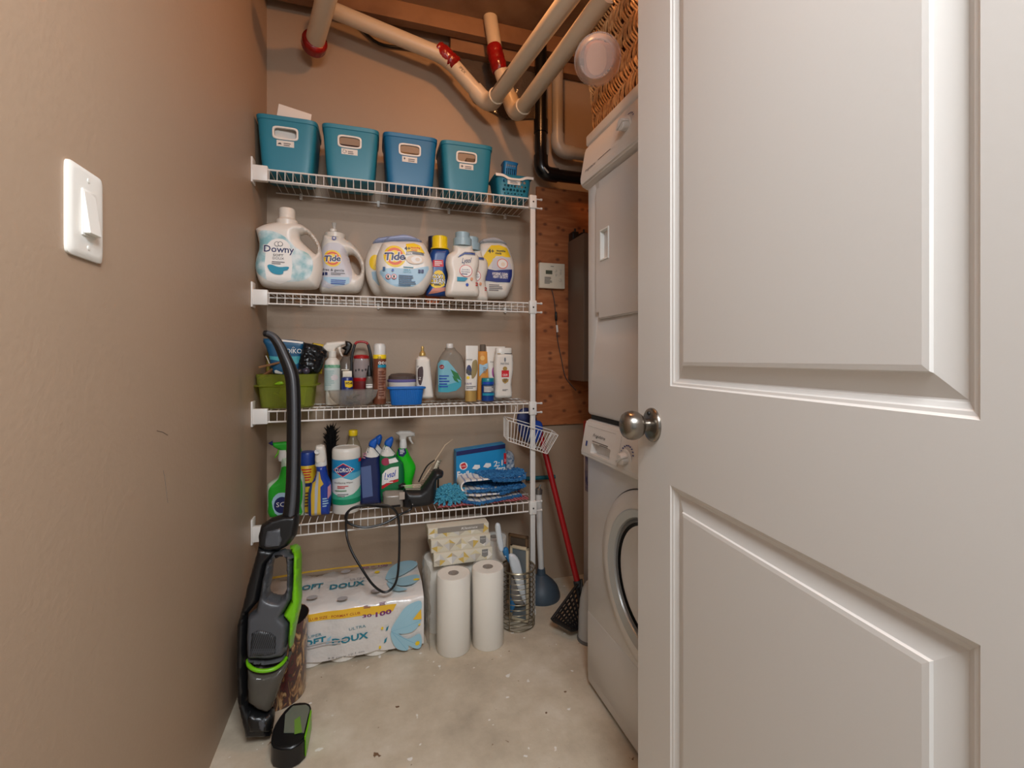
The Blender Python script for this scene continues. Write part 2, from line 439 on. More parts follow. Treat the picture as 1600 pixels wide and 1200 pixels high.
# local: x = along wall (+y world), y = into the wall side (-x world): front is -y
M_sw = mat('switch_plate_white', (240, 238, 230), 0.3)
bm = NB(); hw, hh = 0.0427, 0.0645
add_loft(bm, [(0, hw, hh, 0, 0, 14), (0.0035, hw, hh, 0, 0, 14), (0.0058, hw - 0.004, hh - 0.004, 0, 0, 12), (0.0066, hw - 0.009, hh - 0.009, 0, 0, 10)], 64, M=Matrix.Rotation(math.pi / 2, 4, 'X'))
obj('wall_plate', bm, M_sw, sw, angle=60)
bm = NB(); add_box(bm, (-0.0165, -0.0085, -0.033), (0.0165, -0.002, 0.033), 0.001); obj('switch_frame', bm, M_sw, sw)
bm = NB(); q = [(-0.0145, 0.0300), (0.0145, 0.0300), (0.0145, -0.0300), (-0.0145, -0.0300)]
vs = [bm.verts.new((x, -0.0086 if z > 0 else -0.016, z)) for x, z in q] + [bm.verts.new((x, -0.004, z)) for x, z in q]
for f in ((0, 1, 2, 3), (4, 7, 6, 5), (0, 4, 5, 1), (1, 5, 6, 2), (2, 6, 7, 3), (3, 7, 4, 0)): bm.faces.new([vs[i] for i in f])
bmesh.ops.recalc_face_normals(bm, faces=bm.faces[:])
bmesh.ops.bevel(bm, geom=bm.edges[:], offset=0.0008, segments=2, affect='EDGES'); obj('rocker', bm, M_sw, sw)
for z in (0.0485, -0.0485):
    bm = NB(); add_lathe(bm, [(0.0032, 0.0062), (0.003, 0.0074), (0, 0.0078)], 16, Matrix.Translation((0, 0, z)) @ Matrix.Rotation(math.pi / 2, 4, 'X')); obj('screw', bm, M_sw, sw)

# ------------------------------------------------------------------ plywood panel, metal enclosure, control unit
M_ply = mat('plywood', (176, 112, 66), 0.6, bump=(50, 0.1)); nt = M_ply.node_tree; b = nt.nodes['Principled BSDF']
tc = [n for n in nt.nodes if n.type == 'TEX_COORD'][0]
mp = nt.nodes.new('ShaderNodeMapping'); mp.inputs['Scale'].default_value = (5.0, 1, 26); nt.links.new(tc.outputs['Object'], mp.inputs[0])
nz = nt.nodes.new('ShaderNodeTexNoise'); nz.inputs['Scale'].default_value = 1.0; nz.inputs['Detail'].default_value = 6; nz.inputs['Distortion'].default_value = 1.5; nt.links.new(mp.outputs[0], nz.inputs['Vector'])
r = ramp(nt, nz.outputs['Fac'], [(0.3, lin((146, 84, 44))), (0.5, lin((164, 98, 54))), (0.7, lin((180, 114, 68)))])
vo = nt.nodes.new('ShaderNodeTexVoronoi'); vo.inputs['Scale'].default_value = 1.0; vo.voronoi_dimensions = '2D'; mp2 = nt.nodes.new('ShaderNodeMapping'); mp2.inputs['Scale'].default_value = (11, 15, 1); sx_ = nt.nodes.new('ShaderNodeSeparateXYZ'); cx2 = nt.nodes.new('ShaderNodeCombineXYZ'); nt.links.new(tc.outputs['Object'], sx_.inputs[0]); nt.links.new(sx_.outputs[0], cx2.inputs[0]); nt.links.new(sx_.outputs[2], cx2.inputs[1]); nt.links.new(cx2.outputs[0], mp2.inputs[0]); nt.links.new(mp2.outputs[0], vo.inputs['Vector'])
rk = ramp(nt, vo.outputs['Distance'], [(0.05, (1, 1, 1, 1)), (0.16, (0, 0, 0, 1))])
mx = nt.nodes.new('ShaderNodeMix'); mx.data_type = 'RGBA'; mx.inputs['B'].default_value = lin((92, 48, 26))
mm = nt.nodes.new('ShaderNodeMath'); mm.operation = 'MULTIPLY'; mm.inputs[1].default_value = 0.8; nt.links.new(rk.outputs[0], mm.inputs[0])
nt.links.new(r.outputs[0], mx.inputs['A']); nt.links.new(mm.outputs[0], mx.inputs['Factor']); nt.links.new(mx.outputs['Result'], b.inputs['Base Color'])
bm = NB(); add_box(bm, (0.742, BY - 0.015, 0.738), (1.38, BY - 0.001, 1.86)); tag(obj('plywood_board', bm, M_ply, smooth=False), 'brown knotty plywood board fixed to the back wall right of the shelves', 'board')
M_encl = mat('grey_brown_metal', (120, 107, 96), 0.45, 0.2, bump=(40, 0.05))
t = thing('electrical_box', 'grey brown metal enclosure on the plywood board beside the dryer', 'electrical box', (0.90, BY - 0.016, 0.95))
bm = NB(); add_box(bm, (0, -0.17, 0), (0.30, 0, 0.66), 0.004); obj('enclosure_body', bm, M_encl, t)
for x in (0.004, 0.05):
    bm = NB(); add_box(bm, (x, -0.05, 0.66), (x + 0.03, 0.0, 0.70), 0.003); add_tube(bm, [(x + 0.015, -0.04, 0.655), (x + 0.015, -0.04, 0.715)], 0.005, 10); obj('breaker_stub', bm, M_black, t)
t = thing('wall_controller', 'cream wall controller with small lcd and buttons on the plywood board', 'controller', (0.8118, BY - 0.016, 1.381))
M_cream = mat('cream_plastic', (222, 212, 192), 0.4); M_lcd = mat('lcd', (92, 98, 78), 0.25); M_ink = mat('dark_ink', (62, 60, 62), 0.5)
bm = NB(); add_box(bm, (-0.064, -0.022, 0), (0.064, 0, 0.119), 0.004); obj('case', bm, M_cream, t)
D = Decal(); D.rect(-0.034, 0.066, -0.001, 0.084, M_lcd); D.text('8:88', -0.017, 0.075, 0.010, M_ink)
D.bars(-0.04, 0.0, 0.022, 0.055, 6, M_ink); D.bars(-0.01, 0.014, 0.102, 0.107, 1, M_ink, 3)
obj_d = D.build('display', t, flatsurf(-0.022))
for cx_, cz_, rr in ((0.016, 0.083, 0.0065), (0.016, 0.064, 0.0065), (0.039, 0.086, 0.0075), (0.039, 0.072, 0.0075), (0.039, 0.040, 0.009)):
    bm = NB(); add_lathe(bm, [(rr, 0.021), (rr, 0.0235), (rr - 0.001, 0.0242)], 20, Matrix.Translation((cx_, 0, cz_)) @ Matrix.Rotation(math.pi / 2, 4, 'X')); obj('button', bm, mat('cream_button', (205, 196, 178), 0.4), t)
# wire from the controller
bm = NB(); q = [P(x, y, Y=BY - 0.022) for x, y in ((862, 452), (866, 470), (868, 490), (869, 505), (871, 530), (877, 560), (884, 590), (900, 610))]
pts = spl(q, 5, False); add_tube(bm, pts, 0.0022, 6)
w = obj('control_cable', bm, mat('grey_cable', (70, 66, 64), 0.5)); tag(w, 'thin grey cable with black connector hanging below the wall controller', 'cable')
bm = NB(); a, c = P(868.5, 487, Y=BY - 0.024), P(869, 501, Y=BY - 0.024); add_tube(bm, [a, a.lerp(c, 0.1), a.lerp(c, 0.9), c], [0.003, 0.006, 0.006, 0.003], 10); obj('connector', bm, M_black, w)
bm = NB(); a, c = P(870, 508, Y=BY - 0.024), P(871, 519, Y=BY - 0.024); add_tube(bm, [a, c], 0.005, 10); obj('splice', bm, M_white, w)

# ------------------------------------------------------------------ ceiling joists, bulb holder
M_joist = mat('joist_wood', (150, 112, 80), 0.75, bump=(30, 0.2), rgb2=(126, 90, 62), scale2=5)
for i, (y0, z0) in enumerate(((1.92, 2.445), (1.97, 2.395))):
    bm = NB(); add_box(bm, (WX if not i else 0.33, y0, z0), (RX, y0 + 0.04, CZ)); struct('trim_%d' % (i + 3), bm, M_joist, smooth=False)
t = thing('ceiling_lampholder', 'white porcelain ceiling lampholder with a bare warm bulb', 'light', (0.42, 1.15, CZ))
bm = NB(); add_lathe(bm, [(0.055, 0), (0.055, -0.012), (0.04, -0.03), (0.025, -0.04)], 28); obj('holder', bm, M_white, t)
bm = NB(); add_lathe(bm, [(0.013, -0.038), (0.014, -0.055), (0.029, -0.085), (0.030, -0.10), (0.022, -0.12), (0, -0.13)], 24); obj('bulb', bm, clear('bulb_glass', (255, 244, 226), 0.85), t)
# ------------------------------------------------------------------ washer and dryer (front plane faces -x)
AX = 0.665; AY0, AY1 = 0.648, 1.330
M_appl = mat('white_enamel', (206, 201, 196), 0.28, coat=0.2)
M_appl2 = mat('white_appliance_plastic', (212, 206, 199), 0.33)
M_gap = mat('dark_gap', (28, 27, 26), 0.6)
M_blueink = mat('blue_ink', (40, 56, 120), 0.5)
def FS(x0):
    """surface on the appliance fronts: u runs towards the camera (-y), v up"""
    return lambda u, v, e: (x0 - e, -u, v)
wash = thing('washing_machine', 'white front loading washing machine standing on the concrete floor under the dryer', 'washing machine', (0, 0, 0))
bm = NB(); add_box(bm, (AX, AY0, 0.015), (AX + 0.66, AY1, 0.858), 0.008, seg=3); obj('body', bm, M_appl, wash)
bm = NB(); add_box(bm, (AX + 0.02, AY0 + 0.02, 0), (AX + 0.64, AY1 - 0.02, 0.02)); obj('plinth', bm, M_gap, wash)
# lower service panel with its seam
bm = NB(); add_box(bm, (AX - 0.0015, AY0 + 0.004, 0.045), (AX + 0.01, AY1 - 0.004, 0.244), 0.004); obj('lower_panel', bm, M_appl, wash)
# sloping control panel
def slab(name, poly, y0, y1, m, parent, bevel=0.004):
    """extrude an (x, z) profile along y"""
    bm = NB(); A = [bm.verts.new((x, y0, z)) for x, z in poly]; B = [bm.verts.new((x, y1, z)) for x, z in poly]
    bm.faces.new(A); bm.faces.new(B[::-1])
    for i in range(len(A)): bm.faces.new((A[i], B[i], B[(i + 1) % len(A)], A[(i + 1) % len(A)]))
    bmesh.ops.recalc_face_normals(bm, faces=bm.faces[:])
    if bevel: bmesh.ops.bevel(bm, geom=bm.edges[:], offset=bevel, segments=3, affect='EDGES')
    return bm
bm = slab('x', [(AX + 0.03, 0.858), (AX - 0.001, 0.856), (AX - 0.007, 0.845), (AX - 0.024, 0.752), (AX - 0.020, 0.742), (AX + 0.03, 0.740)], AY0, AY1, None, None)
cp = obj('control_panel', bm, M_appl2, wash)
def onpan(u, v, e):   # u = -y, v = z on the sloping panel
    k = (0.845 - v) / 0.093
    return (AX - 0.0075 - 0.017 * k - e, -u, v)
D = Decal()
D.text('Frigidaire', -1.225, 0.817, 0.009, M_ink, width=0.075, shear=0.3)
D.rect(-1.262, 0.798, -1.165, 0.7998, M_ink); D.rect(-1.215, 0.7935, -1.165, 0.7950, M_ink, False)
D.rect(-1.300, 0.778, -1.290, 0.794, M_blueink)
for k in range(9):
    a = math.radians(20 + k * 17); D.rect(-1.062 + 0.031 * math.cos(a) - 0.004, 0.789 + 0.031 * math.sin(a) - 0.0015, -1.062 + 0.031 * math.cos(a) + 0.004, 0.789 + 0.031 * math.sin(a) + 0.0015, M_blueink, False)
D.rect(-1.100, 0.756, -1.0992, 0.838, M_gap)
D.rect(-1.305, 0.8395, -1.13, 0.8400, M_gap)
D.build('panel_print', cp, onpan)
# detergent drawer pull recess, carved
bm = NB(); add_box(bm, (AX - 0.06, -1.265 * -1 - 0.115, 0.762), (AX + 0.012, 1.265, 0.793), 0.004); cut(cp, bm)
bm = NB(); add_lathe(bm, [(0.024, 0), (0.0235, 0.003), (0.020, 0.004), (0.0165, 0.006), (0.0155, 0.021), (0.0135, 0.023), (0, 0.0235)], 32)
add_box(bm, (-0.0035, -0.0195, 0.006), (0.0035, 0.0195, 0.026), 0.0015)
Mk = Matrix.Translation(onpan(-1.062, 0.789, 0)) @ Matrix.Rotation(-math.pi / 2 - 0.18, 4, 'Y') @ Matrix.Rotation(0.5, 4, 'Z')
bmesh.ops.transform(bm, matrix=Mk, verts=bm.verts[:]); obj('dial', bm, M_appl2, wash)
# porthole door: outer disc with seam, silver ring, dark glass
DY, DZ = 0.985, 0.487
Mx = Matrix.Translation((AX, DY, DZ)) @ Matrix.Rotation(-math.pi / 2, 4, 'Y')
bm = NB(); add_lathe(bm, [(0.2310, -0.001), (0.2310, 0.0012), (0.2285, 0.0012), (0.2285, -0.001)], 96, Mx, cap=False); obj('door_seam', bm, M_gap, wash)
wd = NB(); add_lathe(wd, [(0.227, -0.002), (0.227, 0.006), (0.221, 0.012), (0.195, 0.016), (0.182, 0.016), (0.182, 0.0)], 96, Mx, cap=False); wdo = obj('porthole_door', wd, M_appl2, wash)
bm = NB(); add_lathe(bm, [(0.182, 0.0165), (0.179, 0.018), (0.160, 0.010), (0.157, 0.004), (0.156, -0.03)], 96, Mx, cap=False); obj('silver_ring', bm, mat('silver_plastic', (190, 192, 190), 0.32, 0.3), wdo)
bm = NB(); add_lathe(bm, [(0.156, 0.004), (0.150, 0.008), (0.146, 0.003)], 96, Mx, cap=False); obj('seal_ring', bm, mat('grey_seal', (96, 98, 98), 0.4), wdo)
bm = NB(); add_lathe(bm, [(0.147, 0.004), (0.13, -0.004), (0.09, -0.018), (0.05, -0.024), (0, -0.026)], 64, Mx, cap=False); obj('door_glass', bm, mat('dark_door_glass', (20, 20, 22), 0.12, spec=0.08), wdo)

dry = thing('clothes_dryer', 'white clothes dryer stacked on the washing machine with recessed door pull', 'dryer', (0, 0, 0.868))
def dz(z): return z - 0.868
bm = NB(); add_box(bm, (AX, AY0, dz(0.872)), (AX + 0.66, AY1, dz(1.745)), 0.012, seg=4); dbody = obj('body', bm, M_appl, dry)
bm = NB(); add_box(bm, (AX + 0.01, AY0 + 0.01, dz(0.858)), (AX + 0.64, AY1 - 0.01, dz(0.874))); obj('stacking_foot', bm, M_gap, dry)
bm = NB(); add_box(bm, (AX - 0.004, AY0, dz(1.733)), (AX + 0.66, AY1 + 0.002, dz(1.768)), 0.006, seg=3); obj('top_cover', bm, M_appl2, dry)
bm = slab('x', [(AX + 0.03, dz(1.732)), (AX - 0.001, dz(1.730)), (AX - 0.008, dz(1.718)), (AX - 0.025, dz(1.622)), (AX - 0.021, dz(1.603)), (AX + 0.002, dz(1.592)), (AX + 0.03, dz(1.592))], AY0, AY1 + 0.002, None, None)
dcp = obj('control_panel', bm, M_appl2, dry)
def ondp(u, v, e):
    k = (dz(1.718) - v) / 0.096
    return (AX - 0.008 - 0.017 * k - e, -u, v)
D = Decal(); D.text('Frigidaire', -1.265, dz(1.640), 0.008, M_ink, width=0.07, shear=0.3); D.rect(-1.215, dz(1.640), -1.14, dz(1.642), M_ink)
for k in range(7):
    a = math.radians(30 + k * 20); D.rect(-1.062 + 0.029 * math.cos(a) - 0.004, dz(1.672) + 0.029 * math.sin(a) - 0.0012, -1.062 + 0.029 * math.cos(a) + 0.004, dz(1.672) + 0.029 * math.sin(a) + 0.0012, M_blueink, False)
D.build('panel_print', dcp, ondp)
bm = NB(); add_lathe(bm, [(0.022, 0), (0.0215, 0.003), (0.0165, 0.005), (0.0155, 0.021), (0.0135, 0.023), (0, 0.0235)], 32)
add_box(bm, (-0.0035, -0.0185, 0.006), (0.0035, 0.0185, 0.026), 0.0015)
bmesh.ops.transform(bm, matrix=Matrix.Translation(ondp(-1.062, dz(1.672), 0)) @ Matrix.Rotation(-math.pi / 2 - 0.18, 4, 'Y') @ Matrix.Rotation(0.3, 4, 'Z'), verts=bm.verts[:]); obj('dial', bm, M_appl2, dry)
# dryer door: slightly proud panel with rounded corners, recessed pull
bm = NB(); add_box(bm, (AX - 0.010, AY0 + 0.06, dz(1.170)), (AX + 0.002, 1.2540, dz(1.588)), 0.0)
es = [e for e in bm.edges if abs(e.verts[0].co.x - e.verts[1].co.x) > 0.005]
bmesh.ops.bevel(bm, geom=es, offset=0.018, segments=6, affect='EDGES')
es = [e for e in bm.edges if all(abs(v.co.x - (AX - 0.010)) < 1e-5 for v in e.verts)]
bmesh.ops.bevel(bm, geom=es, offset=0.004, segments=3, affect='EDGES')
dd = obj('door', bm, M_appl, dry)
bm = NB(); add_box(bm, (AX - 0.03, 1.172, dz(1.343)), (AX + 0.0, 1.222, dz(1.434)), 0.004); cut(dd, bm)
bm = NB(); add_box(bm, (AX - 0.030, 1.172, dz(1.343)), (AX + 0.012, 1.222, dz(1.434)), 0.004); cut(dbody, bm)
# pull liner
bm = NB()
o4 = [(1.2225, 1.3425), (1.1715, 1.3425), (1.1715, 1.4345), (1.2225, 1.4345)]; A = [bm.verts.new((AX - 0.0125, y, dz(z))) for y, z in o4]
B4 = [bm.verts.new((AX - 0.0125, y, dz(z))) for y, z in [(1.2185, 1.3465), (1.1755, 1.3465), (1.1755, 1.4305), (1.2185, 1.4305)]]
C4 = [bm.verts.new((AX + 0.008, y, dz(z))) for y, z in [(1.2165, 1.3485), (1.1775, 1.3485), (1.1775, 1.4285), (1.2165, 1.4285)]]
E4 = [bm.verts.new((AX - 0.009, v.co.y, v.co.z)) for v in A]
for X4, Y4 in ((E4, A), (A, B4), (B4, C4)):
    for i in range(4): bm.faces.new((X4[i], X4[(i + 1) % 4], Y4[(i + 1) % 4], Y4[i]))
bm.faces.new(C4); bmesh.ops.recalc_face_normals(bm, faces=bm.faces[:]); obj('door_pull', bm, mat('pull_white', (228, 230, 226), 0.3), dd, angle=30)

# ------------------------------------------------------------------ wicker basket on the dryer with a plastic tub hanging out
M_wick = mat('wicker', (222, 170, 112), 0.6, rgb2=(186, 130, 78), scale2=60)
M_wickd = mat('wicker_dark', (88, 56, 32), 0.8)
BX0, BX1, BY0, BY1, BZ0, BZ1 = 0.690, 1.02, 0.80, 1.325, 1.770, 2.095
wb = thing('wicker_basket', 'large brown woven wicker basket on top of the dryer', 'basket', ((BX0 + BX1) / 2, (BY0 + BY1) / 2, BZ0))
cx_, cy_ = (BX0 + BX1) / 2, (BY0 + BY1) / 2; hx_, hy_ = (BX1 - BX0) / 2, (BY1 - BY0) / 2; fl = 0.02
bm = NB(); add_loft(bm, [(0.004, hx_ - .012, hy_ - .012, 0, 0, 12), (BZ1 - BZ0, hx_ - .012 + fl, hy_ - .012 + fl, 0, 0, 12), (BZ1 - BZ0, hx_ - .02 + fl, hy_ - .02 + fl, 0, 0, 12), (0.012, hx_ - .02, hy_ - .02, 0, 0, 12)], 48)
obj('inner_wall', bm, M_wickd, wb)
rn = random.Random(3); bm = NB()
def bsk(s, z, side, off):
    k = z / (BZ1 - BZ0) * fl
    if side == 0: return (-hx_ - k + .006 - off, s * (hy_ + k), z)
    if side == 1: return (s * (hx_ + k), hy_ + k - .006 + off, z)
    return (s * (hx_ + k), -hy_ - k + .006 - off, z)
for side, nn in ((0, 46), (1, 28), (2, 28)):
    for row in range(9):
        z0 = 0.016 + row * 0.038
        for i in range(nn):
            s0 = -1 + 2 * (i + rn.uniform(-.3, .3)) / nn; dirn = 1 if row % 2 else -1
            w = 0.11 * (1 if side == 0 else 1.6); z1 = z0 + 0.052 + rn.uniform(-.006, .008)
            p = [bsk(max(-1, min(1, s0 + dirn * w * t)), z0 + (z1 - z0) * t, side, 0.008 * math.sin(math.pi * t) + rn.uniform(0, .003)) for t in (0, .33, .66, 1)]
            add_tube(bm, p, rn.uniform(.0026, .0038), 5)
obj('woven_wall', bm, M_wick, wb)
bm = NB()
for zz, rr in ((0.006, 0.0085), (BZ1 - BZ0, 0.011)):
    k = zz / (BZ1 - BZ0) * fl; ring = []
    for i in range(160):
        t = 2 * math.pi * i / 160; c, q = math.cos(t), math.sin(t)
        ring.append(((hx_ + k) * math.copysign(abs(c) ** (2 / 12), c), (hy_ + k) * math.copysign(abs(q) ** (2 / 12), q)))
    for ph in range(3):
        pts = [(x * (1 + .012 * math.cos(i * .9 + ph * 2.09)), y * (1 + .008 * math.cos(i * .9 + ph * 2.09)), zz + rr * .7 * math.sin(i * .9 + ph * 2.09)) for i, (x, y) in enumerate(ring)]
        add_tube(bm, pts, rr * .5, 6, True)
obj('braided_rim', bm, M_wick, wb)
# small dark thing behind the basket corner
t = bm = NB(); add_box(bm, (0.70, 1.262, 1.7685), (0.76, 1.322, 1.769)); bm.free()
M_tub = clear('frosted_plastic', (244, 232, 224), 0.82, 0.3, .5)
tub = thing('plastic_tub', 'translucent white plastic tub hanging over the side of the wicker basket', 'tub', P(932, 92, Y=1.06))
tub.rotation_euler = Vector((.42, .72, .50)).to_track_quat('Z', 'Y').to_euler()
bm = NB(); add_lathe(bm, [(0, 0.0), (0.044, 0.0), (0.049, 0.006), (0.059, 0.065), (0.063, 0.068), (0.063, 0.072), (0.0585, 0.070), (0.0475, 0.009), (0.042, 0.003), (0, 0.003)], 40, cap=False); obj('tub_wall', bm, M_tub, tub)
bm = NB(); add_loft(bm, [(.005, .026, .036, 0, 0, 2.2), (0.03, .030, .042, .004, 0, 2.6), (0.06, .04, .03, -.006, .005, 3)], 20); obj('contents', bm, mat('cream_cloth', (206, 166, 134), 0.85, bump=(30, .4)), tub)

# ------------------------------------------------------------------ pipes
M_pvc = mat('white_pvc', (214, 196, 170), 0.35); M_pvcg = mat('grey_pvc', (164, 154, 142), 0.35)
M_red = mat('red_tape', (150, 22, 20), 0.22, rgb2=(120, 12, 12), scale2=18, bump=(45, .8, .004)); M_blkp = mat('black_abs', (16, 15, 15), 0.25)
M_pipeink = mat('pipe_ink', (74, 62, 48), 0.6)
def pipe(name, label, path, r, m, sockets=(), tape=(), bendk=8, cat='pipe'):
    o = thing(name, label, cat, path[0]); o0 = Vector(path[0]); pts = [Vector(p) - o0 for p in path]
    # round the inner corners
    out = [pts[0]]
    for i in range(1, len(pts) - 1):
        a = (pts[i - 1] - pts[i]).normalized(); b = (pts[i + 1] - pts[i]).normalized(); R = r * 1.9
        p0 = pts[i] + a * R; p2 = pts[i] + b * R
        for k in range(bendk + 1):
            t = k / bendk; out.append(p0 * (1 - t) ** 2 + pts[i] * 2 * t * (1 - t) + p2 * t * t)
    out.append(pts[-1])
    bm = NB(); add_tube(bm, out, r, 24); obj('pipe_run', bm, m, o)
    for i in sockets:
        a = (pts[i - 1] - pts[i]).normalized(); b = (pts[i + 1] - pts[i]).normalized(); R = r * 1.9
        q = [pts[i] + a * (R + r * 1.0), pts[i] + a * (R + r * .98), pts[i] + a * R]
        for k in range(1, bendk): t = k / bendk; q.append((pts[i] + a * R) * (1 - t) ** 2 + pts[i] * 2 * t * (1 - t) + (pts[i] + b * R) * t * t)
        q += [pts[i] + b * R, pts[i] + b * (R + r * .98), pts[i] + b * (R + r * 1.0)]
        rs = [r * 1.0, r * 1.17] + [r * 1.17] * (len(q) - 4) + [r * 1.17, r * 1.0]
        bm = NB(); add_tube(bm, q, rs, 28); obj('elbow', bm, m, o)
    for p, d, ln in tape:
        p = Vector(p) - o0; d = Vector(d).normalized(); bm = NB(); rn = random.Random(int(abs(p.x) * 1000)); n = 14
        add_tube(bm, [p + d * ln * (k / n - .5) for k in range(n + 1)], [r * 1.02] + [r * rn.uniform(1.12, 1.26) for _ in range(n - 1)] + [r * 1.02], 20); obj('red_tape', bm, M_red, o)
    return o
YP = 1.90
A0, A1 = P(698, 90, Y=YP), P(764, 166, Y=YP); A2 = P(838, 66, Z=A1.z); dA = (A2 - A1).normalized(); A3 = A1 + dA * .80
AL = P(520, 16, Y=YP)
pa = pipe('vent_pipe', 'cream vent pipe bent in a V below the ceiling, the one farther from the dryer', [AL, A0, A1, A3], 0.030, M_pvc, (2,), [(A0, (A1 - A0) + (A0 - AL).normalized() * .1, 0.10)])
B0, B1 = P(776, 92, Y=YP - .01), P(806, 182, Y=YP - .01); B2 = P(893, 66, Z=B1.z); dB = (B2 - B1).normalized(); B3 = B1 + dB * .72
BL = P(765, 20, Y=YP)
pb = pipe('vent_pipe', 'cream vent pipe bent in a V below the ceiling, the one nearer the dryer', [BL, B0, B1, B3], 0.030, M_pvc, (2,), [(B0, B1 - B0 + (B0 - BL), 0.11)])
# printed marks on the two cream pipes
D = Decal(); D.text('IPEX', 0, 0, .012, M_pipeink); dd_ = (A1 - A0).normalized()
def onpipe(base, d, r):
    ez = d; ey = Vector((0, -1, 0)); ex = ez.cross(ey).normalized(); ey = ex.cross(ez).normalized() * 1
    def f(u, v, e):
        a = v / r; q = Vector(base) + ez * u + (ey * math.cos(a) * -1 if ey.y > 0 else ey * math.cos(a)) * (r + e) + ex * math.sin(a) * -(r + e)
        return q
    return f
D.build('printed_mark', pa, onpipe(A0 + dd_ * .085 - AL, dd_, .030))
D = Decal(); D.bars(.10, .34, -.001, .009, 2, M_pipeink, 4); D.build('printed_mark', pa, onpipe(A1 - AL, dA, .030))
G = [P(843, -40, Y=1.93), P(845, 271, Y=1.93)]; G[0].x = G[1].x; G.append(Vector((1.25, 1.93, G[1].z + .003)))
pk = pipe('drain_pipe', 'glossy black plastic drain pipe running down the back wall and behind the dryer', G, 0.0275, M_blkp, (1,))
bm = NB(); z_ = P(845, 188, Y=1.93).z - G[0].z; add_lathe(bm, [(.0275, z_ - .06), (.032, z_ - .058), (.032, z_), (.0275, z_ + .002)], 28); obj('coupling', bm, M_blkp, pk)
D = Decal(); D.rect(-.004, -.016, .004, .016, mat('sticker', (196, 186, 170), .5)); D.build('sticker', pk, lambda u, v, e: Vector(G[1]) - Vector(G[0]) + Vector((.012 + u * .6 + v * -.7, -.0345 - e, .003 + v * .7 + u * .6)))
H = [P(871, -40, Y=1.95), P(871, 236, Y=1.95)]; H[0].x = H[1].x; H.append(Vector((1.25, 1.95, H[1].z + .002)))
pipe('drain_pipe', 'grey plastic pipe with a wide elbow running behind the dryer, right of the black pipe', H, 0.0265, M_pvcg, (1,))
# taped pipe end at top left
C0, C1 = P(490, 72, Y=1.93), P(520, -40, Y=1.6)
pc = thing('vent_pipe', 'short pipe end wrapped in red tape above the left end of the shelves', 'pipe', C0)
bm = NB(); add_tube(bm, [(0, 0, 0), C1 - C0], .034, 24); obj('pipe_run', bm, M_pvc, pc)
bm = NB(); rn = random.Random(5); dC = (C1 - C0).normalized(); add_tube(bm, [dC * (-.022 + .008 * k) for k in range(9)], [.026, .038, .044, .046, .045, .046, .047, .045, .035], 24); obj('red_tape', bm, M_red, pc)
# vapour barrier sheet behind the pipes
M_vap = mat('vapour_barrier', (92, 80, 70), 0.16, bump=(14, 1.0, .02), spec=.6)
bm = NB(); q = [P(x, y, Y=BY - .003) for x, y in ((705, 20), (706, 96), (740, 160), (790, 188), (834, 186), (836, 40), (835, 20))]
vs = [bm.verts.new((p.x, 0, p.z)) for p in q]; es = [bm.edges.new((vs[i - 1], vs[i])) for i in range(len(vs))]
bmesh.ops.triangle_fill(bm, use_beauty=True, edges=es); gridcut(bm, .02)
rn = random.Random(8)
for v in bm.verts:
    v.co.y = BY - .006 - rn.uniform(0, .008)
tag(obj('plastic_sheet', bm, M_vap), 'crinkled grey brown plastic sheet on the wall behind the cream pipes', 'sheet')
# black cable sagging along the top of the wall
bm = NB(); q = [P(x, y, Y=BY - .012) for x, y in ((560, 40), (592, 68), (640, 76), (680, 86), (712, 110), (745, 150))]
add_tube(bm, spl(q, 5, False), .006, 8); tag(obj('wall_cable', bm, M_black), 'black cable sagging along the top of the back wall behind the taped pipe', 'cable')
